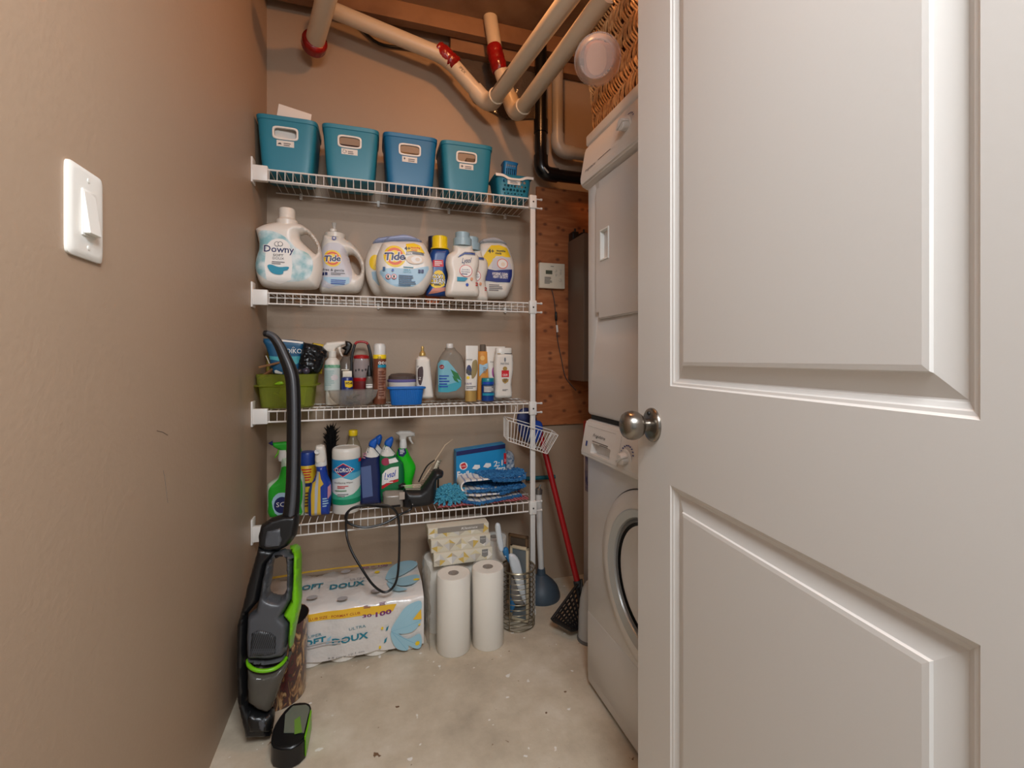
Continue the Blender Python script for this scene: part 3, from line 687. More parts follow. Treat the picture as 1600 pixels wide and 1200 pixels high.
# ------------------------------------------------------------------ wire shelves
YF, YB = 1.775, 2.010; SX0, SX1 = WX + 0.045, 0.660
ZS = [1.720, 1.288, 0.873, 0.465]
where = ['topmost white wire shelf holding the teal bins', 'white wire shelf holding the detergent jugs and tubs', 'white wire shelf holding sprays, shampoo and the green tub', 'lowest white wire shelf holding cleaners and folded mop cloths']
M_screw = mat('screw_dark', (60, 56, 52), .4, .7)
for z, lab in zip(ZS, where):
    t = thing('wire_shelf', lab, 'shelf', (WX, YF, z), 0, 'white wire shelves between the left wall and the pole')
    x0, x1 = SX0 - WX, SX1 - WX; dep = YB - YF; top = -0.004
    bm = NB(); n = int((x1 - x0 - .012) / 0.0254) + 1
    for i in range(n):
        x = x0 + .010 + i * .0254
        # deck wire bends over the front rail and down to the lower lip rail
        add_tube(bm, [(x, dep, top - .001), (x, .004, top - .001), (x, .0005, top - .003), (x, 0, top - .007), (x, 0, -.043)], .0014, 6)
    obj('deck_wires', bm, M_whitewire, t)
    bm = NB()
    for y, zz, r, ex in ((0, top - .003, .0032, .018), (0, -.044, .0032, .018), (dep, top - .004, .003, 0), (dep * .5, top - .0045, .0026, 0)):
        add_tube(bm, [(x0 - .01, y, zz), (x1 + ex, y, zz)], r, 8)
    obj('rail', bm, M_whitewire, t)
    bm = NB()
    for zz in (top - .003, -.044): add_tube(bm, [(x1 + .012, 0, zz), (x1 + .0125, 0, zz), (x1 + .020, 0, zz), (x1 + .021, 0, zz)], [.003, .0048, .0048, .003], 10)
    obj('rail_end_cap', bm, M_white, t)
    # end bracket on the left wall: wall flange, pocket for the rails, arm reaching back
    bm = NB(); add_box(bm, (0.0, -.012, -.058), (.006, .034, .030), .002); add_box(bm, (.004, -.009, -.050), (.052, .012, .004), .003)
    obj('wall_bracket', bm, M_white, t)
    for xx in (.12, .42, .72, .98):
        bm = NB(); add_box(bm, (xx, dep - .004, -.026), (xx + .012, dep + .010, -.0005), .003); add_tube(bm, [(xx + .006, dep + .004, -.024), (xx + .006, dep - .006, -.024)], .0035, 10)
        obj('back_clip', bm, M_white, t)
M_pole = mat('white_metal_pole', (222, 218, 212), .35)
t = thing('shelf_pole', 'white vertical support pole clipped to the right ends of the wire shelves', 'pole', (0.634, YF - .012, 0))
bm = NB()
add_box(bm, (-.0105, -.006, 0.004), (.0105, .005, ZS[0] - .002), .002); obj('pole', bm, M_pole, t)
bm = NB(); add_box(bm, (-.012, -.008, 0.0), (.012, .007, .02), .002); obj('foot_cap', bm, M_white, t)
for z in ZS:
    bm = NB(); add_box(bm, (-.015, -.011, z - .052), (.015, .0095, z + .002), .003); c = obj('shelf_clip', bm, M_white, t)
    bm = NB(); add_tube(bm, [(0, -.012, z - .026), (0, -.010, z - .026)], .0035, 12); obj('screw', bm, M_screw, c)

# ------------------------------------------------------------------ teal bins on the top shelf
M_teal = mat('teal_plastic', (34, 122, 144), .42, sss=0); M_teal2 = mat('blue_teal_plastic', (16, 104, 148), .42)
M_binwhite = mat('bin_handle_white', (236, 228, 218), .4); M_paper = mat('paper_label', (226, 218, 208), .6)
M_print = mat('grey_print', (90, 86, 84), .6)
def bin_(x0, x1, label, m, art, k):
    zb = ZS[0]; w = x1 - x0; cx_ = (x0 + x1) / 2; d = .185; h = .197
    t = thing('storage_bin', label, 'bin', (cx_, 1.792 + d / 2, zb), 0, 'teal plastic storage bins on the top wire shelf')
    hw = w / 2; hd = d / 2; bw = hw - .017; bd = hd - .014
    bm = NB(); th = .0022
    secs = [(0.0, bw - .006, bd - .006, 0, 0, 7), (.004, bw - .001, bd - .001, 0, 0, 7), (.05, bw + .003, bd + .003, 0, 0, 8), (h - .016, hw - .004, hd - .004, 0, 0, 8), (h - .014, hw - .0015, hd - .0015, 0, 0, 8), (h - .001, hw, hd, 0, 0, 8), (h, hw - .001, hd - .001, 0, 0, 8), (h - .002, hw - .006, hd - .006, 0, 0, 8), (h - .03, hw - .0075, hd - .0075, 0, 0, 8), (.006, bw - .003, bd - .003, 0, 0, 8)]
    add_loft(bm, secs, 64); o = obj('bin_shell', bm, m, t)
    hz = h * .70; hcx = -w * .02; hwid, hhei = .036, .0165
    bm = NB(); add_loft(bm, [(-.02, hwid, hhei, 0, 0, 5), (.05, hwid, hhei, 0, 0, 5)], 40, M=Matrix.Translation((hcx, -hd + .02, hz)) @ Matrix.Rotation(math.pi / 2, 4, 'X') ); cut(o, bm)
    # front wall lean at this height
    def face(u, v, e):
        k_ = (v - .05) / (h - .066); return (u, -(bd + .003 + (hd - .004 - bd - .003) * k_) - e, v)
    y0 = face(0, hz, 0)[1]; tilt = math.atan((hd - bd) / (h))
    bm = NB(); R = Matrix.Translation((hcx, y0, hz)) @ Matrix.Rotation(math.pi / 2 + tilt * .9, 4, 'X')
    pr = [(.0015, 0), (.0045, .0), (.005, .003), (.0, .0042), (-.001, .003), (-.001, -.006)]
    rings = []
    for dr, dz_ in [(.0065, -.0005), (.0065, .0025), (.005, .004), (.001, .004), (0, .002), (-.0, -.006)]:
        add = []
        for i in range(48):
            a = 2 * math.pi * i / 48; c, q = math.cos(a), math.sin(a); p = 5
            add.append(bm.verts.new(R @ Vector(((hwid + dr) * math.copysign(abs(c) ** (2 / p), c), (hhei + dr) * math.copysign(abs(q) ** (2 / p), q), dz_))))
        rings.append(add)
    for A, B in zip(rings, rings[1:]):
        for i in range(48): bm.faces.new((A[i], A[(i + 1) % 48], B[(i + 1) % 48], B[i]))
    bmesh.ops.recalc_face_normals(bm, faces=bm.faces[:]); obj('handle_frame', bm, M_binwhite, t)
    D = Decal(); lz = hz - .036; D.rect(hcx - .029, lz - .0105, hcx + .028, lz + .0105, M_paper)
    if art == 0: D.poly([(hcx - .026, lz - .004), (hcx - .012, lz - .004), (hcx - .016, lz + .002), (hcx - .022, lz + .001)], M_ink)
    if art == 1:
        for q in range(9): D.ell(hcx - .018 + .006 * math.cos(q * 2.4), lz + .006 * math.sin(q * 2.4), .0014, .0014, M_ink, 8, q == 0)
    if art == 3: D.rect(hcx - .023, lz - .001, hcx - .013, lz + .002, M_ink); D.rect(hcx - .0195, lz - .005, hcx - .0165, lz + .005, M_ink, False)
    if art == 2: D.ell(hcx - .02, lz + .002, .003, .004, M_print)
    D.bars(hcx - .006, hcx + .022, lz - .007, lz + .006, 2, M_print, k)
    D.build('paper_label', t, face)
    return t
MB_ = [(-.392, -.187, 'teal plastic storage bin nearest the left wall with a white card box inside', M_teal, 0),
       (-.1755, .0305, 'teal plastic storage bin second from the left wall, dark contents in its handle hole', M_teal, 1),
       (.0415, .2525, 'blue teal storage bin third from the left wall, deeper blue than its neighbours', M_teal2, 2),
       (.262, .478, 'teal plastic storage bin beside the small perforated basket, cross mark on its label', M_teal, 3)]
for k, (a, b_, lab, m, art) in enumerate(MB_): bin_(a, b_, lab, m, art, k + 3)
def loosebox(name, label, cat, loc, size, m, rot=(0, 0, 0), bevel=.001):
    bm = NB(); add_box(bm, [-s / 2 for s in size], [s / 2 for s in size], bevel); o = obj(name, bm, m, None, loc=loc, rot=rot); return tag(o, label, cat)
loosebox('card_box', 'white card box sticking up out of the leftmost teal bin', 'box', (-.285, 1.862, 1.852), (.11, .085, .225), M_paper, (.0, .14, .12))
loosebox('folded_cloth', 'dark red brown cloth seen through the second bin handle hole', 'cloth', (-.075, 1.885, 1.80), (.12, .11, .14), mat('brown_cloth', (82, 52, 44), .9), (0, 0, 0), .02)
loosebox('folded_cloth', 'orange and navy cloth seen through the handle hole of the deeper blue bin', 'cloth', (.148, 1.885, 1.80), (.12, .11, .14), mat('patch_cloth', (176, 120, 60), .9, rgb2=(34, 46, 70), scale2=14), (0, 0, 0), .02)
loosebox('brown_box', 'brown card box seen through the handle hole of the bin with the cross label', 'box', (.40, 1.885, 1.80), (.06, .12, .14), mat('brown_card', (150, 108, 74), .8), (0, 0, 0))
# small perforated basket with a scalloped white liner
t = thing('small_basket', 'small teal perforated basket with scalloped white rim, end of the top shelf', 'basket', (.568, 1.865, ZS[0]))
hw, hd, h = .078, .066, .090
bm = NB(); add_loft(bm, [(0, hw - .013, hd - .012, 0, 0, 6), (.003, hw - .010, hd - .009, 0, 0, 6), (h - .006, hw - .001, hd - .001, 0, 0, 7), (h, hw + .007, hd + .004, 0, 0, 7), (h + .001, hw + .006, hd + .003, 0, 0, 7), (h - .006, hw - .003, hd - .003, 0, 0, 7), (.005, hw - .012, hd - .011, 0, 0, 6)], 56); o = obj('basket_shell', bm, M_teal, t)
bm = NB(); hl = []
for r_, (zz, rr) in enumerate(((.066, .0062), (.048, .0052), (.032, .0058), (.017, .0036))):
    for i in range(7 if r_ < 3 else 6):
        xx = -.044 + i * .0147 + (.0 if r_ % 2 == 0 else .004); rad = rr * (1 if (i + r_) % 2 == 0 else .72)
        if r_ == 0 and 1 < i < 5: continue
        add_lathe(bm, [(rad, -.03), (rad, .04)], 12, Matrix.Translation((xx, -hd + .01, zz)) @ Matrix.Rotation(math.pi / 2, 4, 'X'))
cut(o, bm)
def bf(u, v, e): k_ = v / h; return (u, -(hd - .0095 + .0085 * k_) - e, v)
D = Decal(); D.rect(-.030, .054, .026, .074, M_paper); D.bars(-.018, .016, .058, .070, 3, M_print, 6); D.build('paper_label', t, lambda u, v, e: (u, bf(u, v, e)[1] - .0005, v))
bm = NB(); fr = []; 
for i in range(49):
    u = -hw - .004 + i * (2 * hw + .008) / 48; fr.append((u, .001 + h + .000 - (.013 * math.exp(-(u / .04) ** 4))))
A = [bm.verts.new((u, -hd - .0045, z)) for u, z in fr]; B = [bm.verts.new((u, -hd - .0045, max(z - .011, h - .016 - .004 * math.exp(-(u / .04) ** 4)))) for u, z in fr]; C_ = [bm.verts.new((u, -hd - .001, z + .0015)) for u, z in fr]
for i in range(48): bm.faces.new((A[i], A[i + 1], B[i + 1], B[i])); bm.faces.new((A[i], C_[i], C_[i + 1], A[i + 1]))
obj('white_liner', bm, M_binwhite, t)
t = thing('small_basket', 'small blue slotted basket standing inside the teal perforated basket', 'basket', (.560, 1.878, ZS[0] + .012))
t.rotation_euler = (0, 0.06, 0)
bm = NB(); add_loft(bm, [(0, .026, .022, 0, 0, 5), (.02, .028, .024, 0, 0, 5), (.150, .031, .028, 0, 0, 5), (.156, .034, .031, 0, 0, 5), (.158, .033, .030, 0, 0, 5), (.150, .0285, .0255, 0, 0, 5), (.02, .0255, .0215, 0, 0, 5)], 40); o = obj('basket_shell', bm, mat('blue_basket', (24, 112, 164), .4), t)
bm = NB()
for i in range(5): add_box(bm, (-.020 + i * .0088, -.05, .098), (-.0155 + i * .0088, 0.0, .128))
for i in range(5): add_box(bm, (-.020 + i * .0088, -.05, .136), (-.0155 + i * .0088, 0.0, .146))
cut(o, bm)
Decal.S = 2.3
# ------------------------------------------------------------------ things on the shelves
M_jug = mat('white_hdpe', (228, 222, 212), .36); M_jug2 = mat('warm_white_hdpe', (226, 218, 206), .36)
M_navy = mat('navy_print', (28, 36, 92), .45); M_yel = mat('yellow_print', (244, 206, 40), .45); M_org = mat('orange_print', (226, 96, 44), .45)
M_aqua = mat('aqua_print', (142, 190, 196), .45, rgb2=(220, 230, 230), scale2=26); M_lblue = mat('light_blue_print', (168, 202, 222), .45)
M_wht = mat('white_print', (240, 236, 230), .45); M_tealp = mat('teal_print', (24, 142, 172), .45); M_blk = mat('black_print', (30, 28, 32), .45)
M_redp = mat('red_print', (206, 32, 44), .45); M_blue = mat('royal_blue', (24, 70, 170), .4); M_brn = mat('brown_print', (110, 60, 42), .45)
M_grnp = mat('green_print', (18, 122, 66), .45); M_gry = mat('grey_line', (120, 122, 128), .5); M_gold = mat('gold', (196, 160, 92), .35, .4)
def P_(fr, pts, k=0): return fr.LL(pts, k)
def part(name, puff, m, parent): 
    bm = NB(); puff.build(bm); return obj(name, bm, m, parent, angle=75)
def lathe_part(name, prof, m, parent, n=32, loc=(0, 0, 0), rot=None, angle=40):
    bm = NB(); add_lathe(bm, prof, n); return obj(name, bm, m, parent, loc=loc, rot=rot, angle=angle)
def tide_logo(D, cu, cv, r):
    D.ell(cu, cv, r, r, M_yel); D.ell(cu, cv, r * .80, r * .80, M_org); D.ell(cu, cv, r * .56, r * .56, M_yel)
    D.text('Tide', cu + r * .02, cv, r * .74, M_wht, width=r * 1.96, bold=.075, shear=.12, skew=.08)
    D.text('Tide', cu, cv, r * .68, M_navy, width=r * 1.84, bold=.028, shear=.12, skew=.08)

# ---- big fabric softener jug
Z = lambda pts: zm(380, 300, .15, pts)
f = Fr(452, 1.848, ZS[1]); t = thing('detergent_jug', 'large white fabric softener jug with an aqua Downy label beside the left wall', 'jug', f.loc)
t['label'] = 'large white softener jug with aqua cloud label at the left wall, biggest on its shelf'
out = P_(f, Z([(375, 322), (555, 330), (650, 370), (740, 450), (800, 560), (826, 690), (826, 850), (800, 960), (758, 1012), (600, 1018), (400, 1012), (230, 996), (165, 930), (130, 800), (140, 700), (168, 600), (165, 520), (140, 425), (142, 390), (220, 350), (300, 332)]), 4)
hole = P_(f, Z([(610, 450), (680, 450), (760, 560), (775, 615), (755, 650), (690, 595), (612, 520), (598, 480)]), 4)
pf = Puff(out, [hole], .050, .040); part('jug_body', pf, M_jug, t)
c0 = f.L(*Z([(458, 330)])[0]); ctop = f.L(*Z([(458, 180)])[0])[1]
lathe_part('cap', [(.036, c0[1] - .014), (.037, c0[1] + .008), (.031, c0[1] + .014), (.0275, c0[1] + .018), (.0275, ctop - .004), (.0255, ctop), (0, ctop)], M_jug2, t, loc=(c0[0], 0, 0))
D = Decal()
D.poly(P_(f, Z([(182, 448), (300, 440), (420, 478), (500, 540), (580, 620), (680, 660), (735, 730), (742, 810), (715, 900), (640, 945), (500, 955), (320, 950), (215, 900), (150, 820), (156, 720), (185, 610), (190, 520)]), 3), M_aqua)
D.poly(P_(f, Z([(275, 940), (268, 640), (300, 560), (360, 525), (430, 525), (490, 560), (520, 640), (520, 940)]), 2), M_wht)
dp = lambda a, b_: f.L(*Z([(a, b_)])[0])
u, v = dp(402, 628); D.text('Downy', u, v, .0105, M_wht, width=.0445, bold=.06); D.text('Downy', u, v, .0100, M_navy, width=.0425, bold=.015)
for a in (380, 415): u, v = dp(a, 577); D.ell(u, v, .0037, .0038, M_ink, 16); D.ell(u, v, .0029, .0030, M_wht, 16)
u, v = dp(395, 690); D.text('SOFT', u, v, .0034, M_ink, width=.0145); u, v = dp(395, 722); D.text('DOUX', u, v, .0034, M_gry, width=.0160)
u, v = dp(395, 765); D.bars(u - 0.0207, u + 0.0230, v - 0.0057, v + 0.0069, 2, M_gry)
D.poly(P_(f, Z([(285, 800), (320, 785), (400, 810), (498, 808), (490, 840), (450, 850), (440, 880), (380, 886), (320, 860)]), 3), M_tealp)
D.build('label', t, pf.surf, grid=.006)

# ---- detergent jug with pump
Z = lambda pts: zm(380, 300, .15, pts)
f = Fr(536, 1.950, ZS[1]); t = thing('detergent_jug', 'smaller white detergent jug with round yellow orange logo, right of the softener jug', 'jug', f.loc)
out = P_(f, Z([(830, 480), (850, 452), (1050, 462), (1062, 495), (1130, 535), (1220, 640), (1264, 760), (1256, 950), (1205, 1045), (1100, 1058), (900, 1056), (800, 1040), (790, 900), (795, 700), (812, 560)]), 4)
hole = P_(f, Z([(1098, 665), (1150, 662), (1200, 720), (1226, 800), (1214, 862), (1180, 862), (1145, 800), (1108, 720)]), 4)
pf = Puff(out, [hole], .044, .036); part('jug_body', pf, M_jug, t)
u, v = dp(955, 470); _, vt = dp(955, 440); lathe_part('collar', [(.0380, v - .006), (.0385, vt), (.034, vt + .003), (0, vt + .003)], M_jug2, t, loc=(u, 0, 0))
u, v = dp(938, 435); _, vt = dp(938, 392); lathe_part('spout', [(.0135, v - .001), (.0135, vt), (.010, vt + .002), (0, vt + .002)], M_jug2, t, loc=(u, 0, 0))
u, v = dp(948, 392); _, vt = dp(962, 328); lathe_part('clear_nozzle', [(.006, v), (.006, v + .008), (.009, vt), (.0095, vt + .001), (0, vt + .001)], clear('clear_plastic', (236, 232, 226), .55), t, loc=(u, 0, 0))
D = Decal()
D.poly(P_(f, Z([(828, 1000), (818, 700), (835, 610), (890, 560), (980, 556), (1050, 590), (1105, 700), (1138, 850), (1130, 950), (1070, 990), (980, 1000)]), 2), mat('pale_label', (206, 204, 210), .45))
D.poly(P_(f, Z([(846, 905), (1112, 908), (1110, 970), (1040, 990), (970, 990), (900, 968), (852, 930)])), M_lblue)
u, v = dp(940, 716); tide_logo(D, u, v, .0142)
u, v = dp(950, 833); D.text('free & gentle', u, v, .0042, M_ink, width=.034)
for a in (842, 876): u, v = dp(a, 871); D.rect(u - 0.0046, v - 0.0057, u + 0.0046, v + 0.0057, M_navy)
u, v = dp(1000, 873); D.bars(u - 0.0276, u + 0.0276, v - 0.0046, v + 0.0069, 2, M_gry)
u, v = dp(1000, 955); D.bars(u - 0.0276, u + 0.0322, v - 0.0092, v + 0.0115, 3, M_blue, 5)
u, v = dp(955, 508); D.ell(u, v, .0034, .0034, M_blue); D.ell(u, v, .0022, .0022, M_wht)
D.build('label', t, pf.surf, grid=.006)

# ---- pod tubs
Z4 = lambda pts: zm(570, 340, .175, pts)
def tub_(name_lab, pxc, Y, dx, dy, outl, lid, T, back=False):
    f = Fr(pxc, Y, ZS[1]); t = thing('detergent_tub', name_lab, 'tub', f.loc)
    o = P_(f, Z4([(a + dx, b_ + dy) for a, b_ in outl]), 4); pf = Puff(o, [], T, .040); part('tub_body', pf, M_jug, t)
    l = P_(f, Z4([(a + dx, b_ + dy) for a, b_ in lid]), 3); pl = Puff(l, [], T * .8, .012, .004)
    return f, t, pf, pl
O1 = [(180, 222), (330, 214), (505, 226), (562, 300), (604, 420), (602, 540), (548, 650), (500, 692), (350, 700), (200, 688), (135, 600), (102, 480), (104, 360), (135, 275)]
L1 = [(172, 228), (205, 182), (250, 172), (330, 160), (390, 166), (445, 186), (512, 230), (340, 222)]
M_lav = mat('lavender_lid', (150, 162, 196), .35); M_lid2 = mat('grey_lid', (176, 176, 180), .35)
f, t, pf, pl = tub_('white detergent pod tub with lavender lid and yellow flag, tucked behind its twin', 612, 1.952, -98, 10, O1, L1, .045)
part('lid', pl, M_lav, t)
dq = lambda a, b_: f.L(*Z4([(a, b_)])[0])
D = Decal(); u, v = dq(92, 420); D.ell(u, v, .010, .0135, M_yel); D.poly(P_(f, Z4([(60, 500), (200, 500), (200, 640), (120, 620), (70, 560)])), M_lblue); D.build('label', t, pf.surf, grid=.006)
f, t, pf, pl = tub_('round white detergent pod tub with lavender lid, in front of its twin', 629, 1.846, 0, 0, O1, L1, .050)
part('lid', pl, M_lav, t)
D = Decal()
D.poly(P_(f, Z4([(135, 490), (250, 470), (420, 480), (555, 455), (545, 510), (500, 580), (420, 632), (270, 632), (190, 590), (150, 540)]), 2), M_lblue)
u, v = dq(262, 370); tide_logo(D, u, v, .0180)
D.poly(P_(f, Z4([(362, 330), (360, 260), (430, 252), (480, 275), (525, 345), (420, 325)])), M_yel)
u, v = dq(372, 302); D.text('4+', u, v, .0062, M_ink, bold=.03); u, v = dq(440, 296); D.text('months', u, v, .0038, M_redp, width=.0155, bold=.02); u, v = dq(430, 316); D.text('mois', u, v, .0036, M_redp, bold=.02)
D.poly(P_(f, Z4([(360, 335), (420, 330), (510, 345), (518, 362), (420, 350), (358, 358)])), M_gry)
u, v = dq(388, 346); D.text('100%', u, v, .0038, M_wht, bold=.03)
D.poly(P_(f, Z4([(360, 395), (400, 365), (470, 362), (512, 390), (505, 425), (450, 440), (390, 430)]), 2), mat('pod_cream', (232, 214, 194), .5)); u, v = dq(450, 400); D.ell(u, v, .009, .006, M_wht); D.ell(u + 0.0046, v, .004, .003, mat('pod_cream', (0, 0, 0)))
u, v = dq(400, 466); D.bars(u - 0.0276, u + 0.0299, v - 0.0023, v + 0.0046, 1, M_tealp); u, v = dq(368, 493); D.text('FREE &', u, v + 0.0023, .0026, M_tealp); D.text('GENTLE', u, v - 0.0064, .0026, M_tealp)
for a in (476, 502): u, v = dq(a, 502); D.rect(u - 0.0048, v - 0.0064, u + 0.0048, v + 0.0064, M_navy)
for a in (205, 255): u, v = dq(a, 548); D.ell(u, v, .0042, .0042, M_redp, 18); D.ell(u, v, .0033, .0033, M_wht, 18); D.rect(u - 0.0037, v - 0.0051, u + 0.0030, v + 0.0046, M_ink)
u, v = dq(375, 570); D.bars(u - 0.0345, u + 0.0345, v - 0.0253, v + 0.0184, 6, mat('blue_line', (70, 110, 150), .5)); u, v = dq(244, 492); D.ell(u, v, .002, .002, M_blue, 12)
u, v = dq(168, 480); D.rect(u - 0.0046, v - 0.0069, u + 0.0046, v + 0.0069, mat('blue_line', (0, 0, 0)))
D.build('label', t, pf.surf, grid=.006)
O2 = [(1030, 236), (1140, 226), (1250, 242), (1300, 330), (1330, 440), (1325, 560), (1290, 660), (1245, 722), (1100, 728), (960, 715), (930, 600), (925, 450), (960, 330)]
L2 = [(1020, 240), (1040, 200), (1120, 180), (1180, 188), (1225, 214), (1262, 246), (1140, 236)]
f, t, pf, pl = tub_('tall white detergent pod tub with navy label band, rightmost on its shelf', 775, 1.945, 0, 0, O2, L2, .042)
part('lid', pl, M_lid2, t)
D = Decal()
D.poly(P_(f, Z4([(1040, 360), (1080, 300), (1110, 265), (1180, 262), (1250, 290), (1282, 370), (1240, 372), (1150, 360), (1120, 400), (1080, 460), (1050, 470)])), M_yel)
D.poly(P_(f, Z4([(1120, 385), (1200, 362), (1262, 385), (1290, 470), (1200, 486), (1110, 470)])), mat('pale_label', (0, 0, 0)))
u, v = dq(1105, 318); D.text('4+', u, v, .0075, M_ink, bold=.03); u, v = dq(1192, 316); D.text('months', u, v, .0042, M_ink, width=.0175, bold=.03); u, v = dq(1170, 337); D.text('mois', u, v, .0042, M_ink, bold=.03)
u, v = dq(1205, 430); D.ell(u, v, .0105, .0095, M_org); D.ell(u, v, .0092, .0082, M_wht); D.ell(u + 0.0023, v - 0.0023, .004, .004, mat('pod_cream', (0, 0, 0)))
D.poly(P_(f, Z4([(1040, 470), (1140, 488), (1292, 478), (1290, 540), (1272, 592), (1150, 590), (1040, 575)])), M_blue if False else mat('deep_blue', (38, 52, 124), .45))
u, v = dq(1183, 519); D.text('HYGIENIC CLEAN', u, v, .0048, M_wht, width=.0300, bold=.03); u, v = dq(1188, 546); D.text('HEAVY 10X DUTY', u, v, .0048, M_wht, width=.0290, bold=.03)
u, v = dq(1150, 632); D.bars(u - 0.0322, u + 0.0322, v - 0.0161, v + 0.0138, 4, M_gry)
D.build('label', t, pf.surf, grid=.006)

# ---- stain remover bottle (yellow cap) and the dark one behind
f = Fr(684, 1.900, ZS[1]); t = thing('stain_remover_bottle', 'dark blue stain remover bottle with a yellow ribbed cap', 'bottle', f.loc)
o = P_(f, Z4([(598, 285), (700, 280), (748, 290), (758, 360), (745, 440), (745, 640), (735, 702), (600, 704), (540, 690), (560, 600), (560, 480), (572, 380)]), 2); pf = Puff(o, [], .028, .024); part('bottle_body', pf, mat('bottle_blue', (28, 72, 140), .35), t)
u, v = dq(670, 285); vt = dq(670, 172)[1]; w_ = (dq(735, 0)[0] - dq(605, 0)[0]) / 2
bm = NB(); add_lathe(bm, [(w_ * 1.22, v - .002), (w_ * 1.22, v + .004), (w_, v + .007), (w_, vt - .002), (w_ * .93, vt), (0, vt)], 40)
for i in range(24): a = math.pi * 2 * i / 24; add_tube(bm, [(w_ * math.cos(a), w_ * math.sin(a), v + .008), (w_ * math.cos(a), w_ * math.sin(a), vt - .003)], .0007, 5)
obj('cap', bm, mat('yellow_cap', (250, 214, 30), .4), t, loc=(u, 0, 0))
D = Decal(); D.poly(P_(f, Z4([(600, 392), (690, 390), (695, 450), (600, 452)])), M_redp); u, v = dq(645, 420); D.bars(u - 0.0138, u + 0.0184, v - 0.0092, v + 0.0115, 3, M_wht)
D.poly(P_(f, Z4([(575, 590), (620, 490), (680, 490), (710, 560), (700, 620), (620, 640)]), 2), M_yel)
u, v = dq(640, 542); D.text('OXI', u, v, .0092, M_blk, width=.0205, bold=.08); D.text('OXI', u, v, .0086, M_wht, width=.019, bold=.02)
u, v = dq(642, 576); D.text('CLEAN', u, v, .0092, M_blk, width=.0285, bold=.08); D.text('CLEAN', u, v, .0086, M_wht, width=.027, bold=.02)
D.poly(P_(f, Z4([(560, 690), (600, 640), (720, 630), (722, 660), (640, 680)])), mat('pink_orange', (214, 140, 120), .5)); u, v = dq(650, 606); D.bars(u - 0.0184, u + 0.0230, v - 0.0046, v + 0.0046, 1, M_blk)
D.build('label', t, pf.surf, grid=.006)
f = Fr(676, 1.972, ZS[1]); t = thing('stain_remover_bottle', 'bottle with a dark cap and orange shoulder, behind the yellow capped bottle', 'bottle', f.loc)
u, v = 0, f.L(0, 400)[1]; hz_ = f.L(676, 370)[1]
lathe_part('bottle_body', [(0, 0), (.030, 0), (.032, .01), (.032, .11), (.026, .135), (.024, .145), (0, .145)], mat('bottle_orange', (190, 90, 40), .4), t)
lathe_part('cap', [(.019, .143), (.019, hz_ - .002), (.017, hz_), (0, hz_)], mat('dark_navy_cap', (28, 30, 52), .4), t)

# ---- laundry sanitizer bottles (pale blue caps)
M_pcap = mat('pale_blue_cap', (152, 178, 188), .4)
def sanit(lab, pxc, Y, dx, dy, front):
    f = Fr(pxc, Y, ZS[1]); t = thing('sanitizer_bottle', lab, 'bottle', f.loc)
    S = lambda pts: Z4([(a + dx, b_ + dy) for a, b_ in pts])
    o = P_(f, S([(792, 250), (872, 244), (952, 250), (968, 300), (1012, 350), (1018, 430), (996, 530), (1018, 630), (1012, 705), (940, 712), (800, 712), (724, 700), (722, 620), (742, 520), (722, 420), (735, 340), (782, 300)]), 4)
    pf = Puff(o, [], .028, .024); part('bottle_body', pf, M_jug2, t)
    dl = lambda a, b_: f.L(*S([(a, b_)])[0])
    u, v0 = dl(872, 250); v1 = dl(872, 190)[1]; v2 = dl(872, 137)[1]; w1 = (dl(955, 0)[0] - dl(792, 0)[0]) / 2; w2 = (dl(938, 0)[0] - dl(812, 0)[0]) / 2
    lathe_part('cap', [(w1, v0 - .004), (w1, v1 - .002), (w2, v1 + .001), (w2, v2 - .002), (w2 * .92, v2), (0, v2)], M_pcap, t, loc=(u, 0, 0))
    D = Decal()
    for q in range(3): D.poly(P_(f, S([(822 + q * 12, 372 - q * 10), (880, 345 - q * 8), (975, 352 - q * 10), (972, 344 - q * 10), (880, 336 - q * 8), (820 + q * 12, 362 - q * 10)])), M_blue if q == 1 else M_gry)
    if front:
        u, v = dl(897, 395); D.text('Lysol', u, v, .0085, M_navy, width=.0172, shear=.3, bold=.01, skew=.1)
    else:
        u, v = dl(1005, 395); 
    u, v = dl(890, 488); D.ell(u, v, .0113, .0105, M_redp); D.ell(u, v, .0103, .0096, M_wht)
    u, v = dl(890, 476); D.text('Laundry', u, v, .0027, M_navy, width=.0135); u, v = dl(890, 496); D.text('Sanitizer', u, v, .0030, M_navy, width=.0165); u, v = dl(890, 515); D.bars(u - 0.0184, u + 0.0184, v - 0.0023, v + 0.0046, 1, M_navy)
    D.poly(P_(f, S([(812, 540), (880, 545), (908, 552), (880, 580), (812, 578)])), M_tealp); u, v = dl(900, 610); D.ell(u, v, .0026, .0028, M_blue, 14); u, v = dl(940, 560); D.ell(u, v, .0025, .003, mat('peach', (216, 150, 110), .5), 12)
    u, v = dl(1020, 600); D.bars(u - 0.0207, u - 0.0069, v - 0.0092, v + 0.0092, 2, M_redp)
    D.build('label', t, pf.surf, grid=.006); return t
sanit('white sanitizer bottle behind the front one, only its right half showing', 738, 1.873, 78, 42, False)
sanit('white sanitizer bottle with pale blue cap and blue script, front of the two', 722, 1.812, 0, 0, True)

Decal.S = 2.2
